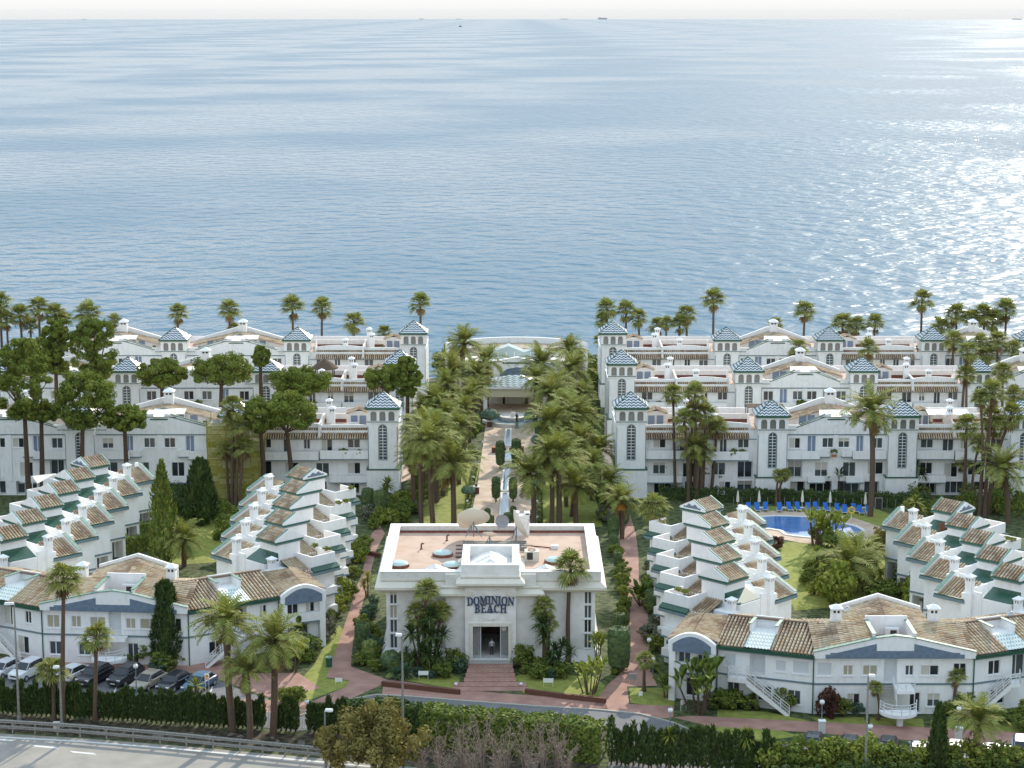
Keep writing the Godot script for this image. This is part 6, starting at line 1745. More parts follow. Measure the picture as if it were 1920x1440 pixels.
func build_garden() -> void:
	make_fronds()
	rng.seed = 11
	# fan palms along the beach: crown pixel x, y and width
	var bl := [0, 568, 40, 37, 592, 38, 72, 578, 40, 103, 592, 42, 118, 602, 36, 165, 590, 46, 215, 602, 26, 334, 588, 36, 430, 582, 40, 548, 577, 42, 604, 577, 38, 664, 605, 38, 788, 568, 40, 720, 626, 30, 438, 618, 26, 12, 600, 34, 58, 612, 30]
	for i in range(0, bl.size(), 3):
		var p := at(bl[i], bl[i + 1], 366.0 + rnd(-3, 1.5))
		palm("fan", "slender fan palm rising over the seaward apartment row beyond the pines", "fan palms by the beach beyond the pines", Vector3(p.x, 0, p.z), p, crown_scale("fan", p, bl[i + 2]))
	var br := [1138, 580, 38, 1174, 584, 38, 1197, 596, 34, 1128, 600, 26, 1233, 612, 34, 1250, 606, 26, 1287, 590, 38, 1274, 608, 34, 1338, 562, 40, 1454, 608, 28, 1509, 584, 38, 1580, 608, 42, 1606, 612, 36, 1641, 607, 36, 1729, 564, 40, 1793, 590, 40, 1822, 600, 38, 1845, 590, 40, 1862, 602, 42, 1887, 582, 40, 1765, 618, 42, 1125, 640, 26]
	for i in range(0, br.size(), 3):
		var p := at(br[i], br[i + 1], 366.0 + rnd(-3, 1.5))
		palm("fan", "slender fan palm rising over the seaward apartment row behind the pool", "fan palms by the beach behind the pool", Vector3(p.x, 0, p.z), p, crown_scale("fan", p, br[i + 2]))
	# fan palms among the apartment rows
	for q in [[1788, 640, 334, 48], [1815, 660, 300, 46], [1838, 645, 334, 44], [1812, 704, 300, 46], [1870, 640, 334, 44], [1900, 655, 334, 44], [1850, 668, 334, 44], [1828, 690, 334, 40], [1498, 652, 334, 38], [1490, 664, 334, 30], [1628, 655, 334, 46], [1668, 648, 366, 30], [1880, 700, 300, 50], [1905, 700, 334, 56], [1860, 736, 262, 56], [1900, 745, 300, 50], [1838, 748, 262, 44]]:
		var p := at(q[0], q[1], q[2])
		palm("fan", "fan palm growing between the apartment rows behind the pool", "fan palms between the rows behind the pool", Vector3(p.x + rnd(-0.5, 0.5), 0, p.z), p, crown_scale("fan", p, q[3] * 0.82))
	# palms standing at the foot of the row that faces the pool
	for q in [["fan", 1266, 932, 1262, 740, 48], ["fan", 1290, 941, 1283, 788, 50], ["fan", 1301, 936, 1303, 738, 50], ["fan", 1317, 934, 1323, 778, 52], ["fan", 1333, 930, 1344, 802, 50], ["fan", 1296, 934, 1300, 772, 46], ["date", 1303, 938, 1303, 838, 62], ["date", 1311, 936, 1312, 852, 54],
			["fan", 1806, 942, 1812, 800, 54], ["fan", 1836, 962, 1860, 786, 58], ["fan", 1853, 964, 1897, 780, 58], ["fan", 1846, 958, 1866, 800, 46], ["date", 1889, 980, 1880, 880, 90], ["fan", 1820, 950, 1836, 830, 40], ["fan", 1808, 930, 1806, 868, 40]]:
		var b := G(q[1], q[2]); var c := at(q[3], q[4], -b.z)
		palm(q[0], ("tall fan palm" if q[0] == "fan" else "feathery date palm") + " at the foot of the row facing the pool", ("fan" if q[0] == "fan" else "date") + " palms at the foot of the pool row", b, c, crown_scale(q[0], c, q[5] * (0.82 if q[0] == "fan" else 1.0)))
	palm_b("date", "solitary tall date palm between pool loungers and the apartment row", "", 1632, 968, 1634, 772, 1.5)
	# fan palms by the yellow netting and under the pines
	for q in [["fan", 437, 948, 437, 762, 52], ["fan", 430, 945, 424, 845, 46], ["fan", 450, 950, 458, 838, 50], ["fan", 441, 950, 448, 800, 44], ["fan", 533, 905, 527, 772, 52], ["fan", 541, 905, 545, 778, 50], ["fan", 443, 946, 432, 785, 40]]:
		var b := G(q[1], q[2]); var c := at(q[3], q[4], -b.z)
		palm(q[0], "fan palm beside the yellow netted scaffold tower", "fan palms by the netted tower", b, c, crown_scale(q[0], c, q[5] * (0.82 if q[0] == "fan" else 1.0)))
	# date palms either side of the promenade
	var cl := [870, 645, 9.5, 72, 850, 698, 9, 78, 912, 680, 8, 72, 892, 702, 8, 62, 889, 733, 7, 58, 815, 757, 9, 78, 792, 806, 9, 84, 812, 812, 9.5, 92, 860, 802, 8, 72, 836, 722, 8, 60, 870, 770, 7.5, 60, 905, 716, 6.5, 50, 835, 780, 8, 66, 795, 770, 8, 60, 880, 745, 7, 52]
	for i in range(0, cl.size(), 4):
		var p := G(cl[i], cl[i + 1], cl[i + 2])
		palm("date", "arching date palm in the garden on the pine side of the promenade", "date palms on the pine side of the promenade", Vector3(p.x, 0, p.z), p, crown_scale("date", p, cl[i + 3]))
	var cr := [1069, 658, 9.5, 66, 1015, 684, 8.5, 78, 1072, 695, 9, 78, 1032, 742, 8, 86, 1032, 798, 7.5, 96, 1077, 778, 8, 84, 1087, 825, 7, 62, 1122, 845, 5.5, 72, 1072, 905, 4.5, 66, 1142, 905, 4.5, 74, 1050, 722, 8.5, 64, 1098, 790, 7, 60, 1005, 712, 7.5, 56, 1055, 760, 7.5, 60, 1090, 740, 7, 56, 1110, 870, 5, 60]
	for i in range(0, cr.size(), 4):
		var p := G(cr[i], cr[i + 1], cr[i + 2])
		palm("date", "arching date palm in the garden on the pool side of the promenade", "date palms on the pool side of the promenade", Vector3(p.x, 0, p.z), p, crown_scale("date", p, cr[i + 3]))
	for q in [[851, 984, 848, 872, 100], [812, 984, 806, 830, 88], [790, 981, 789, 838, 70], [776, 958, 773, 860, 62], [831, 930, 834, 850, 60], [818, 942, 822, 820, 66]]:
		var b := G(q[0], q[1]); var c := at(q[2], q[3], -b.z)
		palm("date", "date palm on the lawn behind the entrance building, pine side", "date palms on the lawn, pine side", b, c, crown_scale("date", c, q[4]))
	for q in [[999, 986, 992, 892, 96], [1034, 984, 1030, 850, 70], [1049, 984, 1048, 858, 100], [1080, 980, 1082, 915, 70], [1062, 950, 1070, 868, 60]]:
		var b := G(q[0], q[1]); var c := at(q[2], q[3], -b.z)
		palm("date", "date palm on the lawn behind the entrance building, pool side", "date palms on the lawn, pool side", b, c, crown_scale("date", c, q[4]))
	palm_b("date", "date palm with orange fruit stalks near the clipped columns", "", 1166, 1010, 1164, 940, 1.0, true)
	# palms in the foreground
	palm_b("fan", "very tall fan palm standing in the hedge before the parked cars", "", 118, 1352, 120, 1088, 1.15)
	palm_b("fan", "mid height fan palm in front of the dark parked cars", "", 178, 1352, 181, 1198, 0.98)
	palm_b("fan", "short fan palm leaning over the white parked cars", "", 101, 1350, 97, 1258, 0.95)
	palm_b("date", "stout date palm by the parking sign", "", 437, 1372, 425, 1172, 1.22)
	palm_b("date", "dark trunked date palm beside the entrance lawn", "", 512, 1378, 514, 1205, 1.2)
	palm_b("date", "small date palm at the end of the cypress hedge", "", 468, 1388, 460, 1262, 0.85)
	palm_b("fan", "tall thin fan palm in front of the entrance building wall", "", 1066, 1240, 1070, 1064, 1.15)
	palm_b("fan", "fan palm beside the path between the hall and the stepped houses", "", 1223, 1085, 1225, 952, 1.2)
	for q in [[800, 1108, 0.82], [780, 1150, 0.8], [814, 1152, 0.8], [828, 1148, 0.7], [798, 1168, 0.7]]:
		palm("fan", "windmill palm in the cluster against the hall wall, path side", "windmill palms against the hall, path side", G(798 + (q[0] - 798) * 0.5, 1258), at(q[0], q[1], 199.5), q[2])
	for q in [[1021, 1136, 0.72], [1030, 1168, 0.62], [1012, 1150, 0.55]]:
		palm("fan", "windmill palm in the cluster against the hall wall, palm side", "windmill palms against the hall, palm side", G(1022 + (q[0] - 1022) * 0.5, 1258), at(q[0], q[1], 199.5), q[2])
	palm_b("date", "young date palm with dark trunk among the low bushes by the road", "", 1832, 1452, 1832, 1352, 0.98)
	palm_b("fan", "young fan palm by the blue gabled wall", "", 1786, 1338, 1793, 1268, 0.62)
	palm_b("fan", "small fan palm before the far stair", "", 1834, 1322, 1836, 1284, 0.5)
	palm_b("fan", "small fan palm beside the rounded landing", "", 1646, 1350, 1641, 1290, 0.5)
	palm_b("fan", "small mop-headed palm on the path corner lawn", "", 1208, 1296, 1210, 1238, 0.62)
	palm_b("fan", "short twin-stemmed palm behind the loungers", "short palms behind the loungers", 1455, 948, 1460, 892, 0.62)
	palm_b("fan", "short twin-stemmed palm behind the loungers", "short palms behind the loungers", 1463, 948, 1472, 890, 0.62)
	palm_b("date", "low spreading date palm in the lawn court between stepped blocks", "", 345, 1062, 345, 1012, 1.1)
	palm_b("date", "low feathery palm on the pool lawn behind the lime tree", "", 1590, 1110, 1592, 1062, 1.5)
	palm_b("date", "low feathery palm beside the pool lawn shrubs", "", 1610, 1085, 1612, 1042, 1.2)
	# stone pines
	for q in [["largest dark pine with a tall many lobed crown", 42, 708, 108, 140, 266, true], ["pine with tall narrow crown beside a bushier one", 106, 648, 66, 96, 296, true], ["bushy tall pine with a rounded crown", 177, 655, 92, 108, 294, true], ["round headed pine before the white gable", 156, 748, 112, 100, 266, true], ["small round pine with a bare trunk by the arched tower", 234, 782, 76, 62, 268, false],
			["umbrella pine half hiding a tiled tower", 304, 697, 92, 66, 296, false], ["broad umbrella pine above the second row parapet", 417, 689, 114, 74, 296, false], ["umbrella pine beside the thatched shelter", 563, 712, 110, 66, 292, false], ["large umbrella pine behind the fan palms", 532, 766, 126, 96, 271, false], ["pine leaning over the scaffold tower", 488, 776, 66, 84, 270, false], ["flat topped pine before the middle row end tower", 728, 706, 86, 56, 294, false], ["slim pine against the garden end tower", 764, 706, 52, 70, 293, true], ["low pine tuft beside the gabled roof", 80, 772, 58, 44, 267, false], ["small dense evergreen on the second row terrace", 489, 668, 32, 36, 304, true], ["dark pine mass behind the largest pine", 60, 668, 90, 60, 298, true]]:
		pine_px(q[0], q[1], q[2], q[3], q[4], 0.0, q[6], q[5])
	# conifers
	spire("cypress", "tall dark cypress between the stepped blocks", "", G(378, 985), 1.9, 8.4, 4600, GREEN_D, 0.3, 0.6, 1)
	spire("cypress", "airy green conifer with a thin top between the stepped blocks", "", G(308, 1062), 2.0, 12.5, 2600, GREEN, 0.3, 0.95, 1)
	spire("cypress", "dense dark cypress in front of the blue gable and parked cars", "", G(314, 1246), 1.75, 8.4, 5200, GREEN_D, 0.26, 0.55, 1)
	spire("cypress", "dark cypress among the low bushes by the road", "", G(1757, 1462), 1.0, 6.6, 2600, GREEN_D, 0.22, 0.75, 1)
	for i in 74:
		var f := i / 73.0
		if absf(f - 0.885) < 0.012 or absf(f - 0.79) < 0.012: continue
		var px := -12.0 + 656.0 * f
		spire("hedge_cypress", "narrow cypress in the hedge between car park and highway", "cypresses of the highway hedge", G(px, 1337 + 40.0 * f + rnd(-1.5, 1.5)), 0.40, 3.0, 480, GREEN_D, 0.2, 0.6, 5)
	for i in 36:
		var f := i / 35.0
		spire("hedge_cypress", "narrow cypress in the roadside hedge beyond the drive junction", "cypresses of the roadside hedge", G(1146 + 300.0 * f + rnd(-2, 2), 1434 + 16.0 * f + rnd(-2, 2)), 0.52, 3.4 if i > 1 else 4.0, 420, GREEN_D, 0.2, 0.55, 4)
	# low bushy conifers by the road
	for i in 17:
		var f := i / 16.0
		shrub("bushy olive green conifer shrub between the cars and the road", "bushy conifers by the road", G(1448 + 490.0 * f + rnd(-6, 6), 1448 + 10.0 * f), Vector3(1.5, 1.55, 1.4) * rnd(0.85, 1.15), "green" if i % 3 else "light")
	for i in 12:
		shrub("dark lower bush along the road edge below the conifer shrubs", "dark bushes along the road edge", G(1460 + 42.0 * i, 1475 + rnd(-4, 4)), Vector3(1.3, 1.0, 1.2), "dark")
	hedge("conifer_hedge", "thick green conifer hedge behind the bare brown shrubs", "", [G(795, 1392), G(930, 1404), G(1060, 1416), G(1132, 1424)], 2.6, 3.3, GREEN, 0.24, 60.0)
	hedge("conifer_hedge", "shaggy green hedge between the drive bend and the ochre tree", "", [G(648, 1368), G(720, 1362), G(800, 1376)], 1.6, 2.6, GREEN_D, 0.24, 60.0)
	# ochre foliage tree and bare shrubs on the verge
	var oc := thing("ochre_tree", "ochre leaved drooping tree on the verge before the hedge", "tree", G(700, 1462))
	var ol := []
	for i in 75:
		var d := Vector3(rng.randfn(), rng.randfn(), rng.randfn()).normalized() * pow(rng.randf(), 0.35)
		ol.append([Vector3(d.x * 4.9, 3.6 + d.y * 2.6, d.z * 3.2), Vector3(0.75, 0.95, 0.75) * rnd(0.75, 1.3)])
	for i in 14: ol.append([Vector3(rnd(-0.2, 1.8), rnd(5.0, 6.8), rnd(-1, 1)), Vector3(0.6, 0.8, 0.6)])
	put_mesh(clumps_mesh(ol, 150, 0.17, OCHRE, 2.4, M.needle, 0.2), "crown", oc)
	put(mb().tube([Vector3.ZERO, Vector3(0.1, 1.6, 0), Vector3(0.3, 3.4, 0)], [0.3, 0.24, 0.14], 8), "trunk", M.bark, oc)
	for i in 6: put(mb().tube([Vector3(0.1, 1.4, 0), Vector3(cos(i * 1.05), 1.5, sin(i * 1.05)) * Vector3(2.0, 1.8, 1.5), Vector3(cos(i * 1.05) * 3.6, 4.2, sin(i * 1.05) * 2.4)], [0.14, 0.09, 0.03], 6), "limb", M.bark, oc)
	for q in [[822, 1452, 4.6, 1.6], [868, 1456, 5.6, 1.9], [905, 1446, 5.6, 2.2], [948, 1452, 4.8, 2.0], [985, 1450, 5.6, 1.9], [1018, 1456, 4.6, 1.8], [1044, 1450, 5.0, 1.7], [790, 1466, 3.4, 1.4], [840, 1474, 3.6, 1.7], [930, 1474, 4.0, 1.9], [1000, 1476, 3.8, 1.8], [885, 1470, 4.4, 1.8], [1060, 1470, 3.8, 1.5]]:
		twig_tree("bare brown shrub with thin pale twigs before the conifer hedge", "bare shrubs on the verge", G(q[0], q[1]), q[2], q[3], [Color(0.40, 0.31, 0.25), Color(0.32, 0.24, 0.18), Color(0.48, 0.39, 0.32)])
	# hedge behind the loungers, and planting at the feet of the rows
	hedge("clipped_hedge", "dark green hedge behind the pool loungers", "", [G(1352, 940), G(1500, 943), G(1640, 948), G(1745, 952)], 1.6, 1.7, GREEN_D, 0.22, 34.0)
	hedge("clipped_hedge", "dark hedge at the foot of the pool row, garden end", "", [G(1235, 935), G(1352, 938)], 1.4, 1.6, GREEN_D, 0.22, 34.0)
	hedge("clipped_hedge", "leafy hedge beside the stepped block court", "", [G(212, 1036), G(290, 1030)], 1.6, 1.9, GREEN, 0.2, 50.0)
	hedge("clipped_hedge", "second leafy hedge below the cypress court", "", [G(238, 1005), G(290, 1000)], 1.5, 1.6, GREEN, 0.2, 50.0)
	undergrowth([20, 905, 400, 905, 390, 925, 20, 930], 22, 0.8, 1.6, GREEN, "bushes massed at the foot of the netted apartment row")
	undergrowth([505, 905, 690, 915, 690, 930, 505, 925], 8, 0.7, 1.3, GREEN, "bushes massed behind the stepped block near the arcade")
	undergrowth([395, 960, 470, 930, 500, 910, 490, 960, 440, 1010, 410, 1040], 14, 0.9, 1.8, GREEN, "shrubs massed in the court beside the stepped block")
	undergrowth([290, 930, 420, 925, 400, 985, 300, 1000], 16, 1.0, 1.9, GREEN_D, "shrubs massed around the tall cypress")
	fill([680, 985, 700, 940, 780, 930, 790, 985, 720, 1000], 24, 0.6, 1.4, ["green", "light", "green", "grey", "green"], "shrub in the bed beside the clipped columns", "shrubs by the clipped columns")
	undergrowth([770, 880, 800, 850, 850, 830, 890, 790, 900, 800, 880, 880, 800, 960], 34, 0.7, 1.7, GREEN, "mixed shrubs massed under the promenade palms, pine side")
	undergrowth([1010, 860, 1020, 780, 1100, 780, 1115, 880, 1140, 950, 1110, 940, 1060, 880], 34, 0.7, 1.6, GREEN, "mixed shrubs massed under the promenade palms, pool side")
	undergrowth([800, 760, 880, 740, 900, 765, 830, 800], 14, 0.9, 1.8, GREEN_L, "bright shrubs massed near the pavilion, pine side")
	undergrowth([1020, 750, 1110, 740, 1115, 780, 1030, 790], 14, 0.9, 1.8, GREEN_L, "bright shrubs massed near the pavilion, pool side")
	fill([1120, 985, 1135, 940, 1160, 930, 1160, 1000], 10, 0.8, 1.5, ["green", "light", "grey"], "shrub beside the fruiting date palm", "shrubs beside the fruiting palm")
	fill([610, 1165, 640, 1110, 655, 1090, 662, 1105, 640, 1160, 625, 1190], 16, 0.6, 1.3, ["light", "green", "grey", "light"], "shrub along the brick path by the stepped block", "shrubs along the brick path")
	fill([655, 1020, 690, 1000, 680, 1050, 665, 1085], 10, 0.6, 1.2, ["green", "light", "green"], "shrub at the bend of the brick path", "shrubs at the path bend")
	fill([668, 1265, 672, 1180, 690, 1120, 700, 1120, 706, 1240, 716, 1270], 14, 0.5, 1.1, ["green", "green", "blue"], "shrub beside the hall wall next to the brick path", "shrubs beside the hall wall")
	fill([735, 1245, 860, 1250, 862, 1275, 735, 1268], 20, 0.5, 1.05, ["green", "blue", "green"], "shrub in the bed before the hall, path side", "shrubs before the hall, path side")
	fill([985, 1250, 1060, 1252, 1075, 1272, 985, 1275], 14, 0.5, 1.05, ["green", "green", "blue"], "shrub in the bed before the hall, palm side", "shrubs before the hall, palm side")
	fill([1148, 1270, 1170, 1230, 1160, 1120, 1150, 1040, 1162, 1030, 1178, 1150, 1172, 1240, 1165, 1265], 16, 0.5, 1.1, ["green", "green", "light"], "shrub beside the hall on the clipped tree walk", "shrubs on the clipped tree walk")
	fill([1215, 1130, 1225, 1060, 1240, 1060, 1240, 1150, 1232, 1270, 1222, 1250], 14, 0.6, 1.3, ["green", "green", "light", "grey"], "shrub between the walk and the stepped houses", "shrubs by the stepped houses walk")
	fill([1500, 1060, 1530, 1010, 1580, 1015, 1640, 1070, 1650, 1130, 1520, 1135], 22, 0.7, 1.6, ["green", "green", "light", "grey", "green"], "shrub in the pool garden", "shrubs in the pool garden")
	fill([1640, 1140, 1660, 1060, 1700, 1050, 1720, 1140], 10, 0.9, 1.7, ["green"], "shrub beside the far stepped block", "shrubs in the shade of the far block")
	undergrowth([1640, 930, 1920, 930, 1920, 980, 1760, 975], 26, 0.9, 1.8, GREEN, "bushes massed under the palms behind the far stepped block")
	fill([1500, 1305, 1560, 1305, 1560, 1335, 1500, 1335], 4, 0.8, 1.2, ["green", "green"], "bush against the wall below the railed stair", "bushes below the railed stair")
	fill([1340, 1320, 1480, 1318, 1480, 1332, 1345, 1338], 9, 0.8, 1.3, ["green"], "bush under the long stair", "bushes under the long stair")
	fill([1560, 1325, 1620, 1325, 1620, 1342, 1560, 1342], 5, 0.6, 1.0, ["blue", "green"], "leafy bush below the blue gable windows", "bushes below the blue gable")
	fill([1715, 1320, 1830, 1318, 1830, 1342, 1715, 1342], 9, 0.7, 1.3, ["green", "green"], "bush by the arched door and young palms", "bushes by the arched door")
	fill([1860, 1350, 1930, 1340, 1930, 1372, 1860, 1372], 5, 0.7, 1.2, ["green", "green"], "bush on the lawn beyond the far stair", "bushes beyond the far stair")
	fill([245, 1240, 300, 1232, 360, 1238, 355, 1262, 260, 1262], 9, 0.9, 1.6, ["green", "blue", "green"], "bush around the cypress behind the parked cars", "bushes behind the parked cars")
	fill([525, 1235, 600, 1190, 610, 1200, 580, 1250, 545, 1280], 10, 0.7, 1.3, ["green", "green", "grey"], "bush at the curved end bay by the lawn", "bushes at the curved end bay")
	fill([510, 1308, 572, 1300, 576, 1312, 512, 1318], 5, 0.6, 0.9, ["light", "green"], "low shrub in the round bed on the entrance lawn", "shrubs in the round lawn bed")
	fill([820, 700, 850, 690, 830, 720], 5, 1.2, 2.0, ["light", "green"], "bright shrub beyond the middle row end tower", "shrubs beyond the middle row", 1.4)
	fill([1098, 705, 1118, 700, 1118, 745, 1100, 745], 6, 1.0, 1.6, ["green", "green"], "shrub by the seaward row end tower", "shrubs by the seaward row", 1.4)
	# individual trees and shrubs
	shrub("bright lime green round tree in the pool garden", "", G(1565, 1135), Vector3(2.4, 2.6, 2.2), "light", "broadleaf_tree")
	shrub("round brown-green clipped bush beside the pool edge", "", G(1456, 1030), Vector3(1.05, 0.85, 1.0), "red")
	shrub("small open tree with pink flowers at the pool garden edge", "", G(1652, 1030), Vector3(1.2, 1.6, 1.1), "ochre", "broadleaf_tree")
	shrub("bamboo-like light green clump near the far stepped block", "", G(1715, 1140), Vector3(1.9, 2.0, 1.8), "light")
	shrub("leafy round bush beside the hall door, path side", "bushes flanking the hall door", G(853, 1256), Vector3(1.25, 1.15, 1.2), "green")
	shrub("leafy round bush beside the hall door, palm side", "bushes flanking the hall door", G(982, 1252), Vector3(1.25, 1.2, 1.2), "green")
	shrub("white flowering oleander by the curved end bay", "", G(612, 1195), Vector3(1.0, 1.1, 1.0), "grey")
	shrub("dark purple round shrub by the globe lamp below the blue gable", "", G(1552, 1346), Vector3(1.25, 1.5, 1.2), "red")
	topiary("low dark clipped dome beside the hall corner", "", G(733, 1256), ball_prof(1.15, 2.0), 0.0)
	# clipped columns
	for q in [[690, 958, 0.85, 2.9, "pine side"], [713, 972, 0.85, 3.6, "pine side"], [734, 985, 0.5, 1.4, "pine side"], [1115, 800, 0.9, 4.4, "pool side"], [1104, 770, 0.8, 4.6, "pool side"], [1120, 832, 1.0, 4.0, "pool side"], [1150, 1010, 0.75, 3.0, "pool side"], [1170, 985, 0.7, 3.2, "pool side"], [1150, 1035, 0.55, 2.0, "pool side"], [1158, 1065, 0.5, 1.8, "pool side"]]:
		topiary("clipped dark green column standing near the garden walls, " + q[4], "clipped columns near the garden walls, " + q[4], G(q[0], q[1]), column_prof(q[2], q[3]), 0.2, GREEN_D)
	topiary("fattest clipped dark green column beside the hall path", "", G(1160, 1262), column_prof(1.15, 4.3), 0.5, GREEN_D)
	topiary("short clipped green drum behind the fattest column", "", G(1161, 1180), column_prof(0.75, 1.7), 0.1, GREEN_D)
	topiary("clipped green block on the brick path side of the hall", "", G(680, 1218), column_prof(0.8, 2.8), 0.1, GREEN_D)
	topiary("lower clipped green block in front of another by the hall", "", G(693, 1240), column_prof(0.75, 2.2), 0.0, GREEN)
	topiary("clipped dark mass between the banana and the walk", "", G(1222, 1148), column_prof(0.75, 2.6), 0.0, GREEN_D)
	for q in [[938, 878, 0.68, 3.6], [968, 878, 0.72, 3.9], [930, 941, 0.58, 3.0], [962, 941, 0.55, 2.9], [914, 988, 0.4, 2.0], [920, 994, 0.45, 1.5], [952, 992, 0.52, 1.7], [962, 984, 0.4, 2.0]]:
		topiary("clipped cypress column lining the water channel", "clipped columns along the water channel", G(q[0], q[1]), column_prof(q[2], q[3]), 0.45, GREEN_D)
	for q in [[918, 797, 1.6, 1.5, "near the fountain, pine side"], [1000, 797, 1.5, 1.4, "near the fountain, pool side"], [930, 752, 1.5, 2.2, "beside the pavilion"], [1013, 842, 1.5, 1.0, "on a thin stem beside the channel"], [878, 940, 0.95, 1.1, "on the palm lawn, pine side"], [1008, 925, 1.1, 0.9, "on the palm lawn, pool side"]]:
		topiary("blue-green clipped dome tree " + q[4], "clipped dome trees", G(q[0], q[1]), mushroom_prof(q[2], q[3]), 1.2, GREEN_B)
	# low clipped edging hedges and brick piers along the promenade
	for s in [["pine side", 872, 890], ["pool side", 1012, 1009]]:
		hedge("edging_hedge", "low clipped hedge edging the promenade, " + s[0], "", [G(s[1], 985), G((s[1] + s[2]) * 0.5, 930), G(s[2], 880)], 0.6, 0.5, GREEN, 0.12, 120.0)
	# banana clumps and yuccas
	banana("tall banana clump before the curved blue end bay", "", G(1312, 1335), 1.05, 9, 2.0, 3.6)
	banana("banana plant between the palms and the curved end bay", "", G(1248, 1308), 0.8, 3, 0.6, 1.0)
	banana("glossy banana clump beside the lawn and stair", "", G(545, 1258), 0.95, 6, 1.5, 2.0, GREEN_L)
	banana("upright banana plant before the loggia of the end bay", "", G(563, 1215), 0.8, 3, 0.5, 1.9)
	banana("pale leaved strelitzia clump at the hall corner bed", "", G(1105, 1300), 0.62, 9, 1.5, 2.2, GREEN_L)
	banana("tall strelitzia against the hall wall", "", G(1122, 1250), 0.62, 5, 0.6, 3.0, GREEN_L)
	banana("banana clump rising by the pool", "", G(1530, 1024), 0.9, 6, 1.2, 3.2, GREEN_L)
	banana("second banana clump rising by the pool", "", G(1566, 1020), 0.8, 5, 1.0, 2.6, GREEN_L)
	banana("dark banana clump beside the far stepped block", "", G(1690, 1082), 0.95, 6, 1.2, 1.8)
	banana("banana clump beside the walk and stepped houses", "", G(1205, 1135), 1.0, 5, 0.8, 0.6)
	banana("strelitzia clump before the pool row arches", "", G(1572, 925), 0.75, 7, 1.6, 3.4, GREEN_D)
	banana("strelitzia behind the lounger hedge", "", G(1710, 925), 0.75, 5, 1.2, 2.2, GREEN_D)
	banana("strelitzia at the foot of the pool row, garden end", "", G(1345, 925), 0.75, 5, 1.2, 2.8, GREEN_D)
	yucca("many headed yucca and palm clump against the hall wall, path side", "", G(800, 1262), [[0.3, 5.6, -0.6, 1.35], [-1.5, 4.0, -0.3, 1.25], [0.6, 3.9, 0.0, 1.3], [-0.3, 4.3, -0.5, 1.3], [1.6, 3.9, -0.3, 1.1], [-1.2, 1.9, 0.8, 1.0], [0.2, 2.1, 0.9, 1.1], [1.3, 2.0, 0.8, 1.0], [-0.5, 2.6, 0.5, 1.0], [-2.0, 2.3, 0.3, 0.7], [1.0, 2.9, 0.4, 1.0]], GREEN_D)
	yucca("many headed yucca clump against the hall wall, palm side", "", G(1035, 1262), [[-1.1, 5.0, -0.4, 1.2], [-0.7, 3.6, -0.2, 1.1], [0.2, 2.6, 0.6, 1.1], [1.0, 2.9, 0.3, 1.1], [0.6, 1.8, 0.9, 1.0], [1.7, 2.2, 0.4, 1.0], [-0.2, 1.9, 0.9, 0.9], [-0.9, 4.3, -0.3, 1.0]], GREEN_D)
	yucca("spiky yucca by the clipped columns at the row end", "", G(722, 950), [[0.3, 3.0, 0.0, 1.3], [0.0, 2.4, 0.3, 1.1]], GREEN)
	yucca("yucca rising above the far stepped block", "", G(1712, 985), [[0.2, 3.0, 0.0, 1.3], [-0.9, 2.4, 0.0, 1.1], [0.8, 2.2, 0.3, 1.0]], GREEN_L)
	yucca("dark yucca beside the tower facing the loungers", "", G(1716, 930), [[0.0, 4.4, 0.0, 1.4], [-1.0, 3.2, 0.0, 1.2], [0.9, 3.0, 0.0, 1.2]], GREEN_D)
	yucca("small yucca before the parking sign", "", G(368, 1318), [[0.0, 1.7, 0.0, 1.0]], GREEN_L)
	yucca("small yucca in the roadside hedge", "", G(1254, 1440), [[0.0, 3.0, 0.0, 0.9]], GREEN_L)
	yucca("second small yucca in the roadside hedge", "", G(1400, 1446), [[0.0, 3.1, 0.0, 1.1]], GREEN_L)
	yucca("yucca tuft under the first row near the netting", "", G(75, 925), [[0.0, 1.0, 0.0, 1.3], [1.0, 1.4, 0, 1.1]], GREEN_D)
	yucca("yucca at the arcade of the pool row", "", G(1247, 925), [[0.0, 4.0, 0.0, 1.4], [-0.6, 2.6, 0.3, 1.3], [0.7, 1.6, 0.4, 1.2]], GREEN_D)
	yucca("agave rosettes below the cypress hedge", "", G(760, 1272), [[0.0, 0.5, 0.0, 1.3], [-0.9, 0.4, 0.2, 1.1]], GREEN_B)
	yucca("spiky plant between the pool lawn shrubs", "", G(1530, 1075), [[0.0, 2.4, 0.0, 1.2], [0.7, 1.6, 0.2, 1.0]], GREEN_L)
	yucca("spiky plant by the brick path", "", G(690, 1120), [[0.0, 2.2, 0.0, 1.0], [-0.4, 1.6, 0.4, 0.8]], GREEN_L)

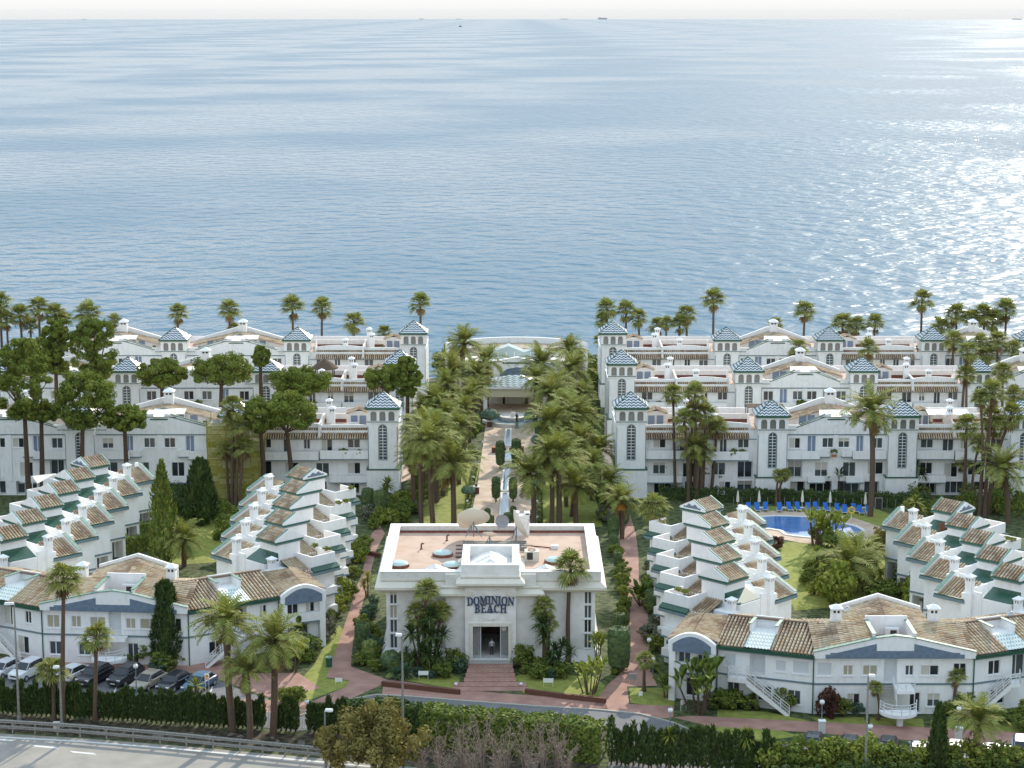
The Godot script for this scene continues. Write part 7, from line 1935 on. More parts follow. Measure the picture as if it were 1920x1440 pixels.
# ---------- pool terrace ----------
func build_pool() -> void:
	struct(put(mb().prism(poly_px([1392, 962, 1450, 958, 1530, 961, 1600, 971, 1650, 988, 1658, 1008, 1600, 1026, 1500, 1018, 1470, 1012, 1392, 1008]), 0.0, 0.03, false), "pool_deck", M.paving_pale, self))
	var pool := thing("swimming_pool", "kidney shaped blue swimming pool behind the stepped houses", "pool", Vector3.ZERO)
	var rim := poly_px([1395, 972, 1455, 968, 1518, 970, 1545, 975, 1578, 981, 1606, 988, 1621, 996, 1612, 1003, 1588, 1010, 1530, 1010, 1490, 1006, 1472, 1003, 1464, 996, 1445, 993, 1395, 993])
	put(mb().prism(rim, 0.0, 0.05, false), "basin", M.pool_tile, pool)
	var cope := mb()
	for i in rim.size():
		var a := rim[i]; var b := rim[(i + 1) % rim.size()]
		var nn := (b - a).normalized().orthogonal() * 0.25
		cope.prism([a - nn, b - nn, b + nn, a + nn], 0.0, 0.14)
	put(cope, "coping", M.stone_cap, pool)
	put(mb().prism(poly_px([1470, 1002, 1530, 1003, 1592, 1003, 1588, 1009, 1530, 1009, 1490, 1005]), 0.0, 0.065, false), "shallow_step", M.sign_aqua, pool)
	put(mb().prism(rim, 0.0, 0.10, false), "water", M.pool_water, pool)
	# loungers: back raised, blue cloth on a white frame
	var proto: Node3D = null
	var spots := [1419, 957, 1435, 956, 1461, 957, 1479, 956, 1495, 956, 1514, 957, 1529, 956, 1548, 957, 1570, 959, 1583, 961, 1601, 959, 1612, 962, 1628, 963, 1403, 957]
	for i in range(0, spots.size(), 2):
		var p := G(spots[i], spots[i + 1])
		var lab := "blue sun lounger in the row between the pool and the dark hedge"
		if proto == null:
			proto = thing("sun_lounger", lab, "sun lounger", p, 0.0, "blue loungers in a row by the pool")
			var fr := mb()
			for s in [-0.33, 0.33]: fr.box(s - 0.03, 0.30, -0.2, s + 0.03, 0.36, 1.35)
			put(fr.box(-0.33, 0.30, 1.3, 0.33, 0.36, 1.35), "frame", M.metal_white, proto)
			for s in [-0.33, 0.33]:
				for z in [-0.1, 1.2]: put(mb().box(s - 0.03, 0, z - 0.03, s + 0.03, 0.3, z + 0.03), "leg", M.metal_white, proto)
			var st := mb()
			for k in 8: st.box(-0.30, 0.365, 0.0 + k * 0.16, 0.30, 0.40, 0.14 + k * 0.16)
			put(st, "seat", M.lounger_blue, proto)
			put(mb().hexa_back(), "backrest", M.lounger_blue, proto)
		else:
			copy(proto, "sun_lounger", lab, "blue loungers in a row by the pool", p, rnd(-0.15, 0.15))
			continue
		proto.rotation.y = 0.05
	for q in [[1440, 1022, "pale"], [1622, 1028, ""], [1643, 1028, ""]]:
		if q[2] == "pale": continue
		copy(proto, "sun_lounger", "lounger standing on the lawn away from the pool row", "loungers on the lawn", G(q[0], q[1]), 1.2)
	for q in [[1423, 955], [1504, 955], [1556, 956], [1622, 959], [1383, 955]]:
		var u := thing("parasol", "closed white parasol among the blue loungers", "parasol", G(q[0], q[1]), 0, "closed parasols by the pool")
		put(mb().bar(Vector3.ZERO, Vector3(0, 2.5, 0), 0.03), "pole", M.metal_white, u)
		put(mb().lathe([Vector2(0.05, 0.95), Vector2(0.21, 1.05), Vector2(0.18, 1.6), Vector2(0.09, 2.3), Vector2(0.02, 2.6)], Vector3.ZERO, 10), "folded_canopy", M.canvas, u)
		put(mb().lathe([Vector2(0.25, 0), Vector2(0.25, 0.1), Vector2(0.05, 0.12)], Vector3.ZERO, 12), "base", M.metal_grey, u)
	for q in [1427, 1470, 1504, 1620]:
		var tb := thing("side_table", "small white side table between blue loungers", "table", G(q, 957), 0, "white side tables by the pool")
		put(mb().box(-0.25, 0.38, -0.25, 0.25, 0.42, 0.25), "top", M.metal_white, tb)
		for s in [[-0.2, -0.2], [0.2, -0.2], [-0.2, 0.2], [0.2, 0.2]]: put(mb().box(s[0] - 0.02, 0, s[1] - 0.02, s[0] + 0.02, 0.38, s[1] + 0.02), "leg", M.metal_white, tb)
	var lr := thing("life_ring_stand", "yellow life ring on a white post beside the pool", "life ring", G(1596, 975))
	put(mb().bar(Vector3.ZERO, Vector3(0, 1.0, 0), 0.05), "post", M.metal_white, lr)
	var tor := []
	for i in 17: tor.append(Vector3(cos(TAU * i / 16) * 0.38, 1.35 + sin(TAU * i / 16) * 0.38, 0.1))
	var rr := []
	for i in 17: rr.append(0.10)
	put(mb().tube(tor, rr, 8, false), "ring", M.yellow, lr)
	var gf := thing("glass_fence", "low clear glass fence along the garden edge of the pool", "fence", Vector3.ZERO)
	var gp := poly_px([1588, 1014, 1605, 1013, 1621, 1008, 1634, 1003])
	for i in gp.size() - 1:
		put(mb().quad_panel(gp[i], gp[i + 1], 0.1, 1.15), "glass_panel", M.glass_clear, gf)
		put(mb().bar(Vector3(gp[i].x, 0, gp[i].y), Vector3(gp[i].x, 1.2, gp[i].y), 0.04), "post", M.metal_white, gf)
	# posts and wire fence in front of the dark hedge
	var wf := thing("wire_fence", "thin post and wire fence in front of the lounger hedge", "fence", Vector3.ZERO)
	for i in 22:
		var p := G(1375 + i * 16.0, 949 + i * 0.2)
		put(mb().bar(p, p + Vector3(0, 1.3, 0), 0.03, 5), "post", M.metal_grey, wf)
	# gate in the hedge
	var ga := thing("garden_gate", "small grey framed gate in the hedge beside the tall palm", "gate", G(1647, 955))
	put(mb().box(-0.5, 0, 0, -0.42, 1.6, 0.08).box(0.42, 0, 0, 0.5, 1.6, 0.08).box(-0.42, 1.52, 0, 0.42, 1.6, 0.08), "gate_frame", M.metal_grey, ga)
	put(mb().box(-0.4, 0.05, 0.02, 0.4, 1.5, 0.05), "gate_leaf", M.dark, ga)

# ---------- promenade, fountain, pavilion ----------
func build_axis() -> void:
	var ch := thing("water_channel", "narrow tiled water channel down the middle of the promenade", "water channel", Vector3.ZERO)
	var segs := [[936, 988, 950, 988, 953, 926, 941, 926], [940, 922, 952, 922, 957, 872, 946, 872], [943, 866, 962, 866, 961, 848, 944, 848], [946, 838, 957, 838, 958, 806, 949, 806]]
	for q in segs:
		var p := poly_px(q)
		put(mb().prism(p, 0.0, 0.04, false), "basin", M.pool_pale, ch)
		var e := mb()
		for i in 4:
			var a := p[i]; var b := p[(i + 1) % 4]; var nn := (b - a).normalized().orthogonal() * 0.14
			e.prism([a - nn, b - nn, b + nn, a + nn], 0.0, 0.22)
		put(e, "edge", M.stone_cap, ch)
		put(mb().prism(p, 0.0, 0.12, false), "water", M.pool_water, ch)
	for s in [[929, "pine side"], [975, "pool side"]]:
		var pl := thing("brick_planter", "low curved brick planter at the channel basin, " + s[1], "planter", G(s[0], 848))
		put(mb().box(-0.55, 0, -0.5, 0.55, 0.75, 0.5), "body", M.brick, pl)
		put(mb().box(-0.6, 0.752, -0.55, 0.6, 0.84, 0.55), "cap", M.pot, pl)
		put(mb().box(-0.2 if s[0] < 950 else -1.6, 0, -0.9, 1.6 if s[0] < 950 else 0.2, 0.55, -0.55), "return_wall", M.brick, pl)
	for s in [[893, 925, "pine side"], [884, 978, "pine side"], [996, 975, "pool side"], [918, 800, "pine side"], [1004, 845, "pool side"]]:
		var b := thing("brick_pier", "square red brick pier with dark lantern edging the promenade, " + s[2], "pier", G(s[0], s[1]), 0, "brick piers along the promenade, " + s[2])
		put(mb().box(-0.4, 0, -0.4, 0.4, 0.9, 0.4), "shaft", M.brick, b)
		put(mb().box(-0.46, 0.902, -0.46, 0.46, 1.0, 0.46), "cap", M.stone_cap, b)
		put(mb().box(-0.16, 1.0, -0.16, 0.16, 1.35, 0.16), "lantern", M.wood, b)
	# fountain with two tiers
	var f := thing("fountain", "round tiered stone fountain before the pavilion", "fountain", G(962, 790))
	put(mb().lathe([Vector2(5.0, 0), Vector2(5.0, 0.5), Vector2(4.7, 0.55), Vector2(4.6, 0.35)], Vector3.ZERO, 40), "outer_rim", M.stone_cap, f)
	put(mb().lathe([Vector2(4.7, 0.36), Vector2(0.0, 0.361)], Vector3.ZERO, 32), "water", M.pool_pale, f)
	put(mb().lathe([Vector2(1.9, 0.3), Vector2(2.1, 0.9), Vector2(1.9, 0.95), Vector2(1.8, 0.8), Vector2(0.4, 0.8), Vector2(0.3, 1.5), Vector2(0.0, 1.5)], Vector3.ZERO, 28), "bowl", M.stone_cap, f)
	put(mb().lathe([Vector2(0.06, 1.5), Vector2(0.03, 2.6), Vector2(0.0, 2.7)], Vector3.ZERO, 8), "water_jet", M.pool_pale, f)
	# small bronze figure on the fountain edge: one continuous lathe-like pedestal and figure
	var st := thing("statue", "dark bronze figure on a green pedestal at the fountain edge", "statue", G(969, 803))
	put(mb().lathe([Vector2(0.35, 0), Vector2(0.35, 0.2), Vector2(0.22, 0.3), Vector2(0.2, 0.9), Vector2(0.3, 1.0), Vector2(0.3, 1.1)], Vector3.ZERO, 12), "pedestal", M.green_soft, st)
	var caps := [[Vector3(0, 1.1, 0), Vector3(-0.05, 1.55, 0), 0.09, 0.12], [Vector3(0.1, 1.1, 0), Vector3(0.02, 1.55, 0), 0.08, 0.11], [Vector3(-0.01, 1.55, 0), Vector3(0.0, 2.0, 0), 0.15, 0.17], [Vector3(0, 2.0, 0), Vector3(0.02, 2.28, 0), 0.07, 0.12], [Vector3(0.16, 2.0, 0), Vector3(0.34, 1.75, 0.1), 0.07, 0.05], [Vector3(-0.16, 2.0, 0), Vector3(-0.3, 2.2, 0.1), 0.07, 0.05]]
	put(flesh(caps, 0.05, func(_p: Vector3) -> Color: return Color(0.02, 0.022, 0.025)), "figure", M.vc, st)
	# pavilion with a zigzag tiled roof
	var D := 334.0
	var pv := thing("pavilion", "open white pavilion with green and white tiled roof at the promenade end", "pavilion", Vector3(0.55, 0, -D))
	var hw := 5.1
	put(mb().box(-hw, 2.6, -6, hw, 4.0, 1.0), "fascia", M.cream, pv)
	put(mb().box(-hw - 0.45, 4.0, -6, hw + 0.45, 4.35, 1.4), "cornice", M.white, pv)
	for s in [-1, 1]:
		for z in [0.6, -3.0]: put(mb().box(s * (hw - 0.15) - 0.35, 0, z - 0.35, s * (hw - 0.15) + 0.35, 2.6, z + 0.35), "column", M.white, pv)
	for x in [-1.9, 1.9]: put(mb().box(x - 0.2, 0, -5.6, x + 0.2, 2.6, -5.4), "pilaster", M.dark, pv)
	put(mb().box(-hw, 0, -5.7, hw, 2.6, -6.0), "back_wall", M.stone, pv)
	put(mb().box(-1.3, 0, -5.62, 1.3, 2.3, -5.69), "door", M.stone_cap, pv)
	put(mb().box(-hw - 0.5, 0, -6, hw + 0.5, 0.25, 2.2), "floor_slab", M.paving_pale, pv)
	for i in 3: put(mb().box(-hw - 0.3 - i * 0.2, 0, 2.2 + i * 0.5, hw + 0.3 + i * 0.2, 0.18 - i * 0.06, 2.7 + i * 0.5), "step", M.terrace_red, pv)
	var rf := mb()
	var A := [Vector3(-hw + 0.3, 4.36, 1.2), Vector3(hw - 0.3, 4.36, 1.2), Vector3(hw - 0.3, 4.36, -6), Vector3(-hw + 0.3, 4.36, -6)]
	var T := [Vector3(-0.8, 5.7, -2.2), Vector3(0.8, 5.7, -2.2)]
	zigzag(rf, A[0], A[1], T[1], T[0], 18, 12, [Color(0.68, 0.7, 0.68), Color(0.22, 0.33, 0.31)])
	zigzag(rf, A[1], A[2], T[1], T[1], 14, 12, [Color(0.68, 0.7, 0.68), Color(0.22, 0.33, 0.31)])
	zigzag(rf, A[3], A[0], T[0], T[0], 14, 12, [Color(0.68, 0.7, 0.68), Color(0.22, 0.33, 0.31)])
	put(rf, "roof", M.glaze, pv)
	# hall behind it with conservatory and curved sea wall
	var sb := thing("beach_club", "white beach club with glass gables and a curved roof terrace by the sea", "building", Vector3(0.8, 0, -348))
	put(mb().slab([Vector2(-9.5, 0), Vector2(9.5, 0), Vector2(9.5, 6.0), Vector2(3.2, 6.1), Vector2(0, 6.7), Vector2(-3.2, 6.1), Vector2(-9.5, 6.0)], -1.0, 0), "front_wall", M.white, sb)
	put(mb().box(-2.4, 5.6, 0.0, 2.4, 5.85, 0.1), "green_band", M.green, sb)
	put(mb().slab([Vector2(-3.3, 2.6), Vector2(3.3, 2.6), Vector2(2.8, 3.8), Vector2(1.6, 4.7), Vector2(0, 5.0), Vector2(-1.6, 4.7), Vector2(-2.8, 3.8)], 0.0, 0.3), "arched_canopy", M.blue_grey, sb)
	var gl := put(mb().slab([Vector2(-5.5, 6.0), Vector2(5.5, 6.0), Vector2(5.5, 6.8), Vector2(3.4, 7.6), Vector2(1.3, 6.9), Vector2(-1.4, 8.0), Vector2(-4.2, 6.9), Vector2(-5.5, 6.8)], -7.0, -4.0), "conservatory", M.conservatory, sb)
	for x in [-4.6, -3.2, -1.8, -0.4, 2.4, 4.0]: put(mb().box(x - 0.06, 6.0, -4.0, x + 0.06, 6.9, -3.9), "glazing_bar", M.trim_white, gl)
	put(mb().box(-10, 0, -10, 10, 6.0, -1.0), "hall", M.white_warm, sb)
	var arc := mb(); var n := 24
	for i in n:
		var a0 := PI * (0.5 + (float(i) / n - 0.5) * 0.62); var a1 := PI * (0.5 + (float(i + 1) / n - 0.5) * 0.62)
		var p := Vector2(cos(a0) * 15, -sin(a0) * 15 + 0.0); var q := Vector2(cos(a1) * 15, -sin(a1) * 15)
		var p2 := p * 0.965; var q2 := q * 0.965
		arc.prism([p, q, q2, p2], 0, 7.9)
	put(arc, "curved_parapet", M.white, sb)
	put(mb().prism(PackedVector2Array([Vector2(-12, -8.5), Vector2(12, -8.5), Vector2(8, -13.0), Vector2(0, -14.6), Vector2(-8, -13.0)]), 0, 6.9), "roof_terrace", M.sand, sb)

# ---------- smooth bodies from tapered capsules (surface nets) ----------
func flesh(caps: Array, cell: float, paint: Callable, b: MB = null) -> MB:
	if b == null: b = mb()
	var lo := Vector3.ONE * 1e9; var hi := -lo
	for q in caps:
		var r: float = maxf(q[2], q[3]) + cell * 2
		lo = lo.min(q[0] - Vector3.ONE * r).min(q[1] - Vector3.ONE * r); hi = hi.max(q[0] + Vector3.ONE * r).max(q[1] + Vector3.ONE * r)
	var n := Vector3i(((hi - lo) / cell).ceil()) + Vector3i.ONE
	var f := PackedFloat32Array(); f.resize(n.x * n.y * n.z)
	var i := 0
	for z in n.z:
		for y in n.y:
			for x in n.x:
				var p := lo + Vector3(x, y, z) * cell
				var d := 1e9
				for q in caps:
					var ab: Vector3 = q[1] - q[0]
					var t := clampf((p - q[0]).dot(ab) / maxf(ab.length_squared(), 1e-6), 0, 1)
					var e: float = (p - (q[0] + ab * t)).length() - lerpf(q[2], q[3], t)
					var k := cell * 1.2
					var h := clampf(0.5 + 0.5 * (d - e) / k, 0, 1)
					d = lerpf(d, e, h) - k * h * (1 - h) if d < 1e8 else e
				f[i] = d; i += 1
	var vid := {}
	var pts := []
	var at_ := func(x: int, y: int, z: int) -> float: return f[x + n.x * (y + n.y * z)]
	for z in n.z - 1:
		for y in n.y - 1:
			for x in n.x - 1:
				var s := Vector3.ZERO; var k := 0
				for e in [[0, 0, 0, 1, 0, 0], [0, 1, 0, 1, 1, 0], [0, 0, 1, 1, 0, 1], [0, 1, 1, 1, 1, 1], [0, 0, 0, 0, 1, 0], [1, 0, 0, 1, 1, 0], [0, 0, 1, 0, 1, 1], [1, 0, 1, 1, 1, 1], [0, 0, 0, 0, 0, 1], [1, 0, 0, 1, 0, 1], [0, 1, 0, 0, 1, 1], [1, 1, 0, 1, 1, 1]]:
					var a: float = at_.call(x + e[0], y + e[1], z + e[2]); var c: float = at_.call(x + e[3], y + e[4], z + e[5])
					if (a < 0) != (c < 0):
						s += Vector3(e[0], e[1], e[2]).lerp(Vector3(e[3], e[4], e[5]), a / (a - c)); k += 1
				if k:
					vid[Vector3i(x, y, z)] = pts.size()
					pts.append(lo + (Vector3(x, y, z) + s / k) * cell)
	for z in range(1, n.z - 1):
		for y in range(1, n.y - 1):
			for x in range(1, n.x - 1):
				var a: float = at_.call(x, y, z)
				for ax in 3:
					var d := [Vector3i(1, 0, 0), Vector3i(0, 1, 0), Vector3i(0, 0, 1)][ax] as Vector3i
					var c: float = at_.call(x + d.x, y + d.y, z + d.z)
					if (a < 0) == (c < 0): continue
					var u := [Vector3i(0, 1, 0), Vector3i(0, 0, 1), Vector3i(1, 0, 0)][ax] as Vector3i
					var w := [Vector3i(0, 0, 1), Vector3i(1, 0, 0), Vector3i(0, 1, 0)][ax] as Vector3i
					var o := Vector3i(x, y, z)
					var q := [o - u - w, o - w, o, o - u]
					var ok := true
					for e in q: ok = ok and vid.has(e)
					if not ok: continue
					var P := []
					for e in q: P.append(pts[vid[e]])
					b.col = paint.call((P[0] + P[2]) * 0.5)
					if a < 0: b.quad(P[0], P[1], P[2], P[3])
					else: b.quad(P[3], P[2], P[1], P[0])
	return b
func build_person() -> void:
	var p := Vector3(-2.15 + 0.1, 0.615, -202.0 + 0.2)
	var t := thing("person", "person in pale top and dark trousers standing inside the lettered doorway", "person", p)
	var L := [[Vector3(-0.09, 0.9, 0), Vector3(-0.10, 0.48, 0.02), 0.085, 0.06], [Vector3(-0.10, 0.48, 0.02), Vector3(-0.11, 0.08, -0.02), 0.058, 0.042], [Vector3(-0.11, 0.06, -0.03), Vector3(-0.12, 0.04, 0.15), 0.045, 0.035],
		[Vector3(0.09, 0.9, 0), Vector3(0.10, 0.48, 0.04), 0.085, 0.06], [Vector3(0.10, 0.48, 0.04), Vector3(0.11, 0.08, -0.01), 0.058, 0.042], [Vector3(0.11, 0.06, -0.02), Vector3(0.12, 0.04, 0.16), 0.045, 0.035],
		[Vector3(-0.05, 0.93, 0), Vector3(0.05, 0.93, 0), 0.12, 0.12], [Vector3(0, 0.95, 0), Vector3(0, 1.18, 0.01), 0.125, 0.12], [Vector3(-0.06, 1.28, 0), Vector3(0.06, 1.28, 0), 0.125, 0.125], [Vector3(-0.15, 1.38, 0), Vector3(0.15, 1.38, 0), 0.07, 0.07],
		[Vector3(0, 1.4, 0), Vector3(0, 1.5, 0.01), 0.055, 0.05], [Vector3(0, 1.58, 0.01), Vector3(0, 1.66, 0), 0.08, 0.088], [Vector3(0, 1.56, 0.085), Vector3(0, 1.58, 0.1), 0.014, 0.012],
		[Vector3(-0.17, 1.37, 0), Vector3(-0.26, 1.1, -0.02), 0.05, 0.042], [Vector3(-0.26, 1.1, -0.02), Vector3(-0.24, 0.88, 0.1), 0.04, 0.03], [Vector3(0.17, 1.37, 0), Vector3(0.26, 1.1, -0.02), 0.05, 0.042], [Vector3(0.26, 1.1, -0.02), Vector3(0.24, 0.88, 0.1), 0.04, 0.03]]
	var skin := Color(0.36, 0.21, 0.15)
	var paint := func(q: Vector3) -> Color:
		if q.y > 1.60 + q.z * 0.6: return Color(0.04, 0.03, 0.025)
		if q.y > 1.43: return skin
		if absf(q.x) > 0.19 and q.y < 1.12: return skin
		if q.y > 0.93: return Color(0.55, 0.58, 0.62)
		if q.y < 0.09: return Color(0.03, 0.03, 0.03)
		return Color(0.025, 0.03, 0.045)
	var b := flesh(L, 0.025, paint)
	for s in [-1, 1]:
		var w := Vector3(s * 0.24, 0.87, 0.11)
		var h := [[w, w + Vector3(0, -0.07, 0.03), 0.028, 0.032]]
		for k in 4:
			var x: float = (k - 1.5) * 0.019
			var ln: float = [0.06, 0.07, 0.066, 0.05][k]
			var a := w + Vector3(x * 0.3, -0.09, 0.035 + x)
			h.append([a, a + Vector3(-s * 0.008, -ln * 0.55, 0.01), 0.009, 0.0085]); h.append([a + Vector3(-s * 0.008, -ln * 0.55, 0.01), a + Vector3(-s * 0.02, -ln, 0.012), 0.0085, 0.007])
		h.append([w + Vector3(0, -0.03, 0.05), w + Vector3(-s * 0.012, -0.075, 0.085), 0.011, 0.008])
		flesh(h, 0.009, func(_q: Vector3) -> Color: return skin, b)
	put(b, "body", M.vc, t)

# ---------- cars ----------
func loft(b: MB, st: Array) -> void:
	# each station: [x, half width, y bottom, y top, tuck of the top]
	var rings := []
	for q in st:
		var w: float = q[1]; var y0: float = q[2]; var y1: float = q[3]; var k: float = q[4]
		var m := (y0 + y1) * 0.5
		rings.append([Vector3(q[0], y0, w * 0.86), Vector3(q[0], y0 + 0.07, w * 0.97), Vector3(q[0], m, w), Vector3(q[0], y1 - 0.06, w * (1 - k * 0.5)), Vector3(q[0], y1, w * (1 - k) * 0.93),
			Vector3(q[0], y1, -w * (1 - k) * 0.93), Vector3(q[0], y1 - 0.06, -w * (1 - k * 0.5)), Vector3(q[0], m, -w), Vector3(q[0], y0 + 0.07, -w * 0.97), Vector3(q[0], y0, -w * 0.86)])
	for i in rings.size() - 1:
		for k in 10:
			b.quad(rings[i][k], rings[i + 1][k], rings[i + 1][(k + 1) % 10], rings[i][(k + 1) % 10])
	for e in [0, rings.size() - 1]:
		for k in range(1, 9):
			if e == 0: b.tri(rings[e][0], rings[e][k], rings[e][k + 1])
			else: b.tri(rings[e][0], rings[e][k + 1], rings[e][k])
func car(label: String, p: Vector3, turn: float, paint: Color, suv: bool) -> void:
	var t := thing("parked_car", label, "car", p, turn, "")
	var m := StandardMaterial3D.new()
	m.albedo_color = Color(paint.r, paint.g, paint.b).linear_to_srgb()
	m.roughness = 0.35; m.clearcoat_enabled = true; m.clearcoat = 0.6; m.clearcoat_roughness = 0.08
	var h := 0.18 if suv else 0.0
	var b := mb()
	loft(b, [[-2.2, 0.70, 0.42, 0.80 + h, 0.1], [-2.1, 0.84, 0.32, 0.93 + h, 0.08], [-1.2, 0.90, 0.27, 0.98 + h, 0.06], [0.3, 0.90, 0.27, 0.96 + h, 0.06], [1.0, 0.89, 0.27, 0.92 + h, 0.08], [1.7, 0.85, 0.28, 0.82 + h, 0.1], [2.1, 0.78, 0.32, 0.72 + h, 0.1], [2.22, 0.66, 0.40, 0.62 + h, 0.1]])
	var body := put(b, "body", m, t)
	var hh := 1.42 + h * 1.3
	var rear := -2.0 if suv else -1.75
	var g := mb()
	loft(g, [[rear, 0.76, 0.90 + h, 0.96 + h, 0.1], [rear + 0.5, 0.78, 0.90 + h, hh - 0.03, 0.22], [-0.2, 0.79, 0.90 + h, hh - 0.01, 0.22], [0.45, 0.79, 0.90 + h, hh - 0.07, 0.22], [1.15, 0.78, 0.88 + h, 0.93 + h, 0.1]])
	put(g, "windows", M.glass_dark, t)
	var r := mb()
	loft(r, [[rear + 0.46, 0.62, hh - 0.06, hh, 0.1], [-0.3, 0.64, hh - 0.05, hh + 0.04, 0.1], [0.42, 0.61, hh - 0.10, hh - 0.02, 0.1]])
	put(r, "roof", m, t)
	for s in [-1, 1]:
		for q in [[0.44, hh - 0.06, 0.60, 1.13, 0.92 + h, 0.74], [-0.45, hh - 0.03, 0.62, -0.45, 0.93 + h, 0.79], [rear + 0.48, hh - 0.05, 0.60, rear, 0.94 + h, 0.72]]:
			put(mb().bar(Vector3(q[0], q[1], s * q[2]), Vector3(q[3], q[4], s * q[5]), 0.035, 5), "pillar", m, t)
		put(mb().box(0.75, 0.95 + h, s * 0.86, 0.93, 1.08 + h, s * 1.04), "mirror", m, t)
		put(mb().box(2.0, 0.58 + h, s * 0.42, 2.19, 0.72 + h, s * 0.74), "headlight", M.metal_white, t)
		put(mb().box(-2.2, 0.68 + h, s * 0.48, -2.06, 0.84 + h, s * 0.78), "tail_light", M.red_light, t)
		for x in [-1.35, 1.35]:
			var wl := put(mb().wheel(0.33, 0.22), "wheel", M.black, t)
			wl.transform = Transform3D(Basis(Vector3.RIGHT, PI / 2), Vector3(x, 0.33, s * 0.80))
			put(mb().wheel(0.21, 0.24), "rim", M.metal_grey, wl)
	put(mb().box(2.12, 0.42 + h, -0.4, 2.235, 0.56 + h, 0.4), "grille", M.black, body)
	put(mb().box(2.225, 0.44, -0.26, 2.245, 0.54, 0.26), "number_plate", M.paint_white, body)
func build_cars() -> void:
	var f := -PI / 2 - 0.42
	for q in [["white hatchback partly cut by the picture edge behind the hedge", 8, 1276, Color(0.62, 0.62, 0.62), false, f], ["white SUV with black sunroof beside another white car", 52, 1280, Color(0.68, 0.68, 0.68), true, f], ["white saloon showing its red tail light", 142, 1282, Color(0.66, 0.66, 0.66), false, f + PI], ["large black SUV parked nose out behind the hedge", 178, 1290, Color(0.012, 0.012, 0.016), true, f], ["charcoal estate car beside the black SUV", 236, 1290, Color(0.025, 0.028, 0.032), true, f], ["beige saloon between dark cars", 279, 1298, Color(0.36, 0.31, 0.24), false, f], ["dark blue-black hatchback next to the beige saloon", 327, 1300, Color(0.018, 0.02, 0.028), false, f], ["blue hatchback under the parking sign", 374, 1302, Color(0.05, 0.13, 0.22), false, f]]:
		car(q[0], G(q[1], q[2] - 11.0), q[5], q[3], q[4])
	var g := -PI / 2 - 0.25
	for q in [["dark blue saloon behind the first bushy conifers", 1524, 1408, Color(0.015, 0.02, 0.03), false, g], ["dark grey car half hidden behind the bushy conifers", 1592, 1414, Color(0.04, 0.042, 0.045), false, g], ["black car behind conifers below the rounded landing", 1664, 1416, Color(0.02, 0.02, 0.022), false, g], ["white car with red tail light beside the dark cypress", 1724, 1420, Color(0.66, 0.66, 0.66), false, g + PI], ["white car beyond the dark cypress", 1792, 1424, Color(0.64, 0.64, 0.64), false, g], ["white hatchback beside the young date palm", 1862, 1424, Color(0.62, 0.62, 0.62), false, g + PI], ["pale blue van at the end of the car row", 1915, 1420, Color(0.30, 0.42, 0.52), true, g]]:
		car(q[0], G(q[1], q[2]), q[5], q[3], q[4])

# ---------- lamps, signs, rails ----------
func street_lamp(label: String, p: Vector3, h: float, dx: float) -> void:
	var t := thing("street_lamp", label, "street lamp", p, 0, "tall street lamps along the highway")
	put(mb().tube([Vector3.ZERO, Vector3(0, h * 0.5, 0), Vector3(0, h, 0)], [0.14, 0.10, 0.07], 8), "pole", M.galvanised, t)
	put(mb().lathe([Vector2(0.22, 0), Vector2(0.2, 0.5), Vector2(0.15, 0.55)], Vector3.ZERO, 8), "base", M.galvanised, t)
	put(mb().hexa_box(Vector3(0, h - 0.05, 0), Vector3(dx, h + 0.12, 0), 0.22), "lamp_head", M.metal_white, t)
	put(mb().hexa_box(Vector3(dx * 0.35, h - 0.12, 0), Vector3(dx * 0.95, h + 0.02, 0), 0.16), "lamp_glass", M.lamp_globe, t)
func globe_lamp(label: String, group: String, p: Vector3, h: float, r: float) -> void:
	var t := thing("globe_lamp", label, "lamp", p, 0, group)
	put(mb().tube([Vector3.ZERO, Vector3(0, h, 0)], [0.07, 0.045], 8), "post", M.green_grey, t)
	var g := put(mb().lathe(ball_prof(r, r * 2), Vector3(0, h, 0), 16), "globe", M.lamp_globe, t)
	put(mb().lathe([Vector2(r * 0.5, 0), Vector2(r * 0.3, 0.06), Vector2(0, 0.1)], Vector3(0, h + r * 1.92, 0), 10), "cap", M.green_grey, g)
func board(called: String, label: String, p: Vector3, w: float, h: float, y: float, m: Material, turn := 0.0) -> Node3D:
	var t := thing(called, label, "sign", p, turn)
	put(mb().box(-w / 2, y, -0.02, w / 2, y + h, 0.02), "panel", m, t)
	for s in [-1, 1]: put(mb().box(s * (w / 2 - 0.06) - 0.02, 0, -0.05, s * (w / 2 - 0.06) + 0.02, y + h, -0.021), "post", M.metal_white, t)
	return t
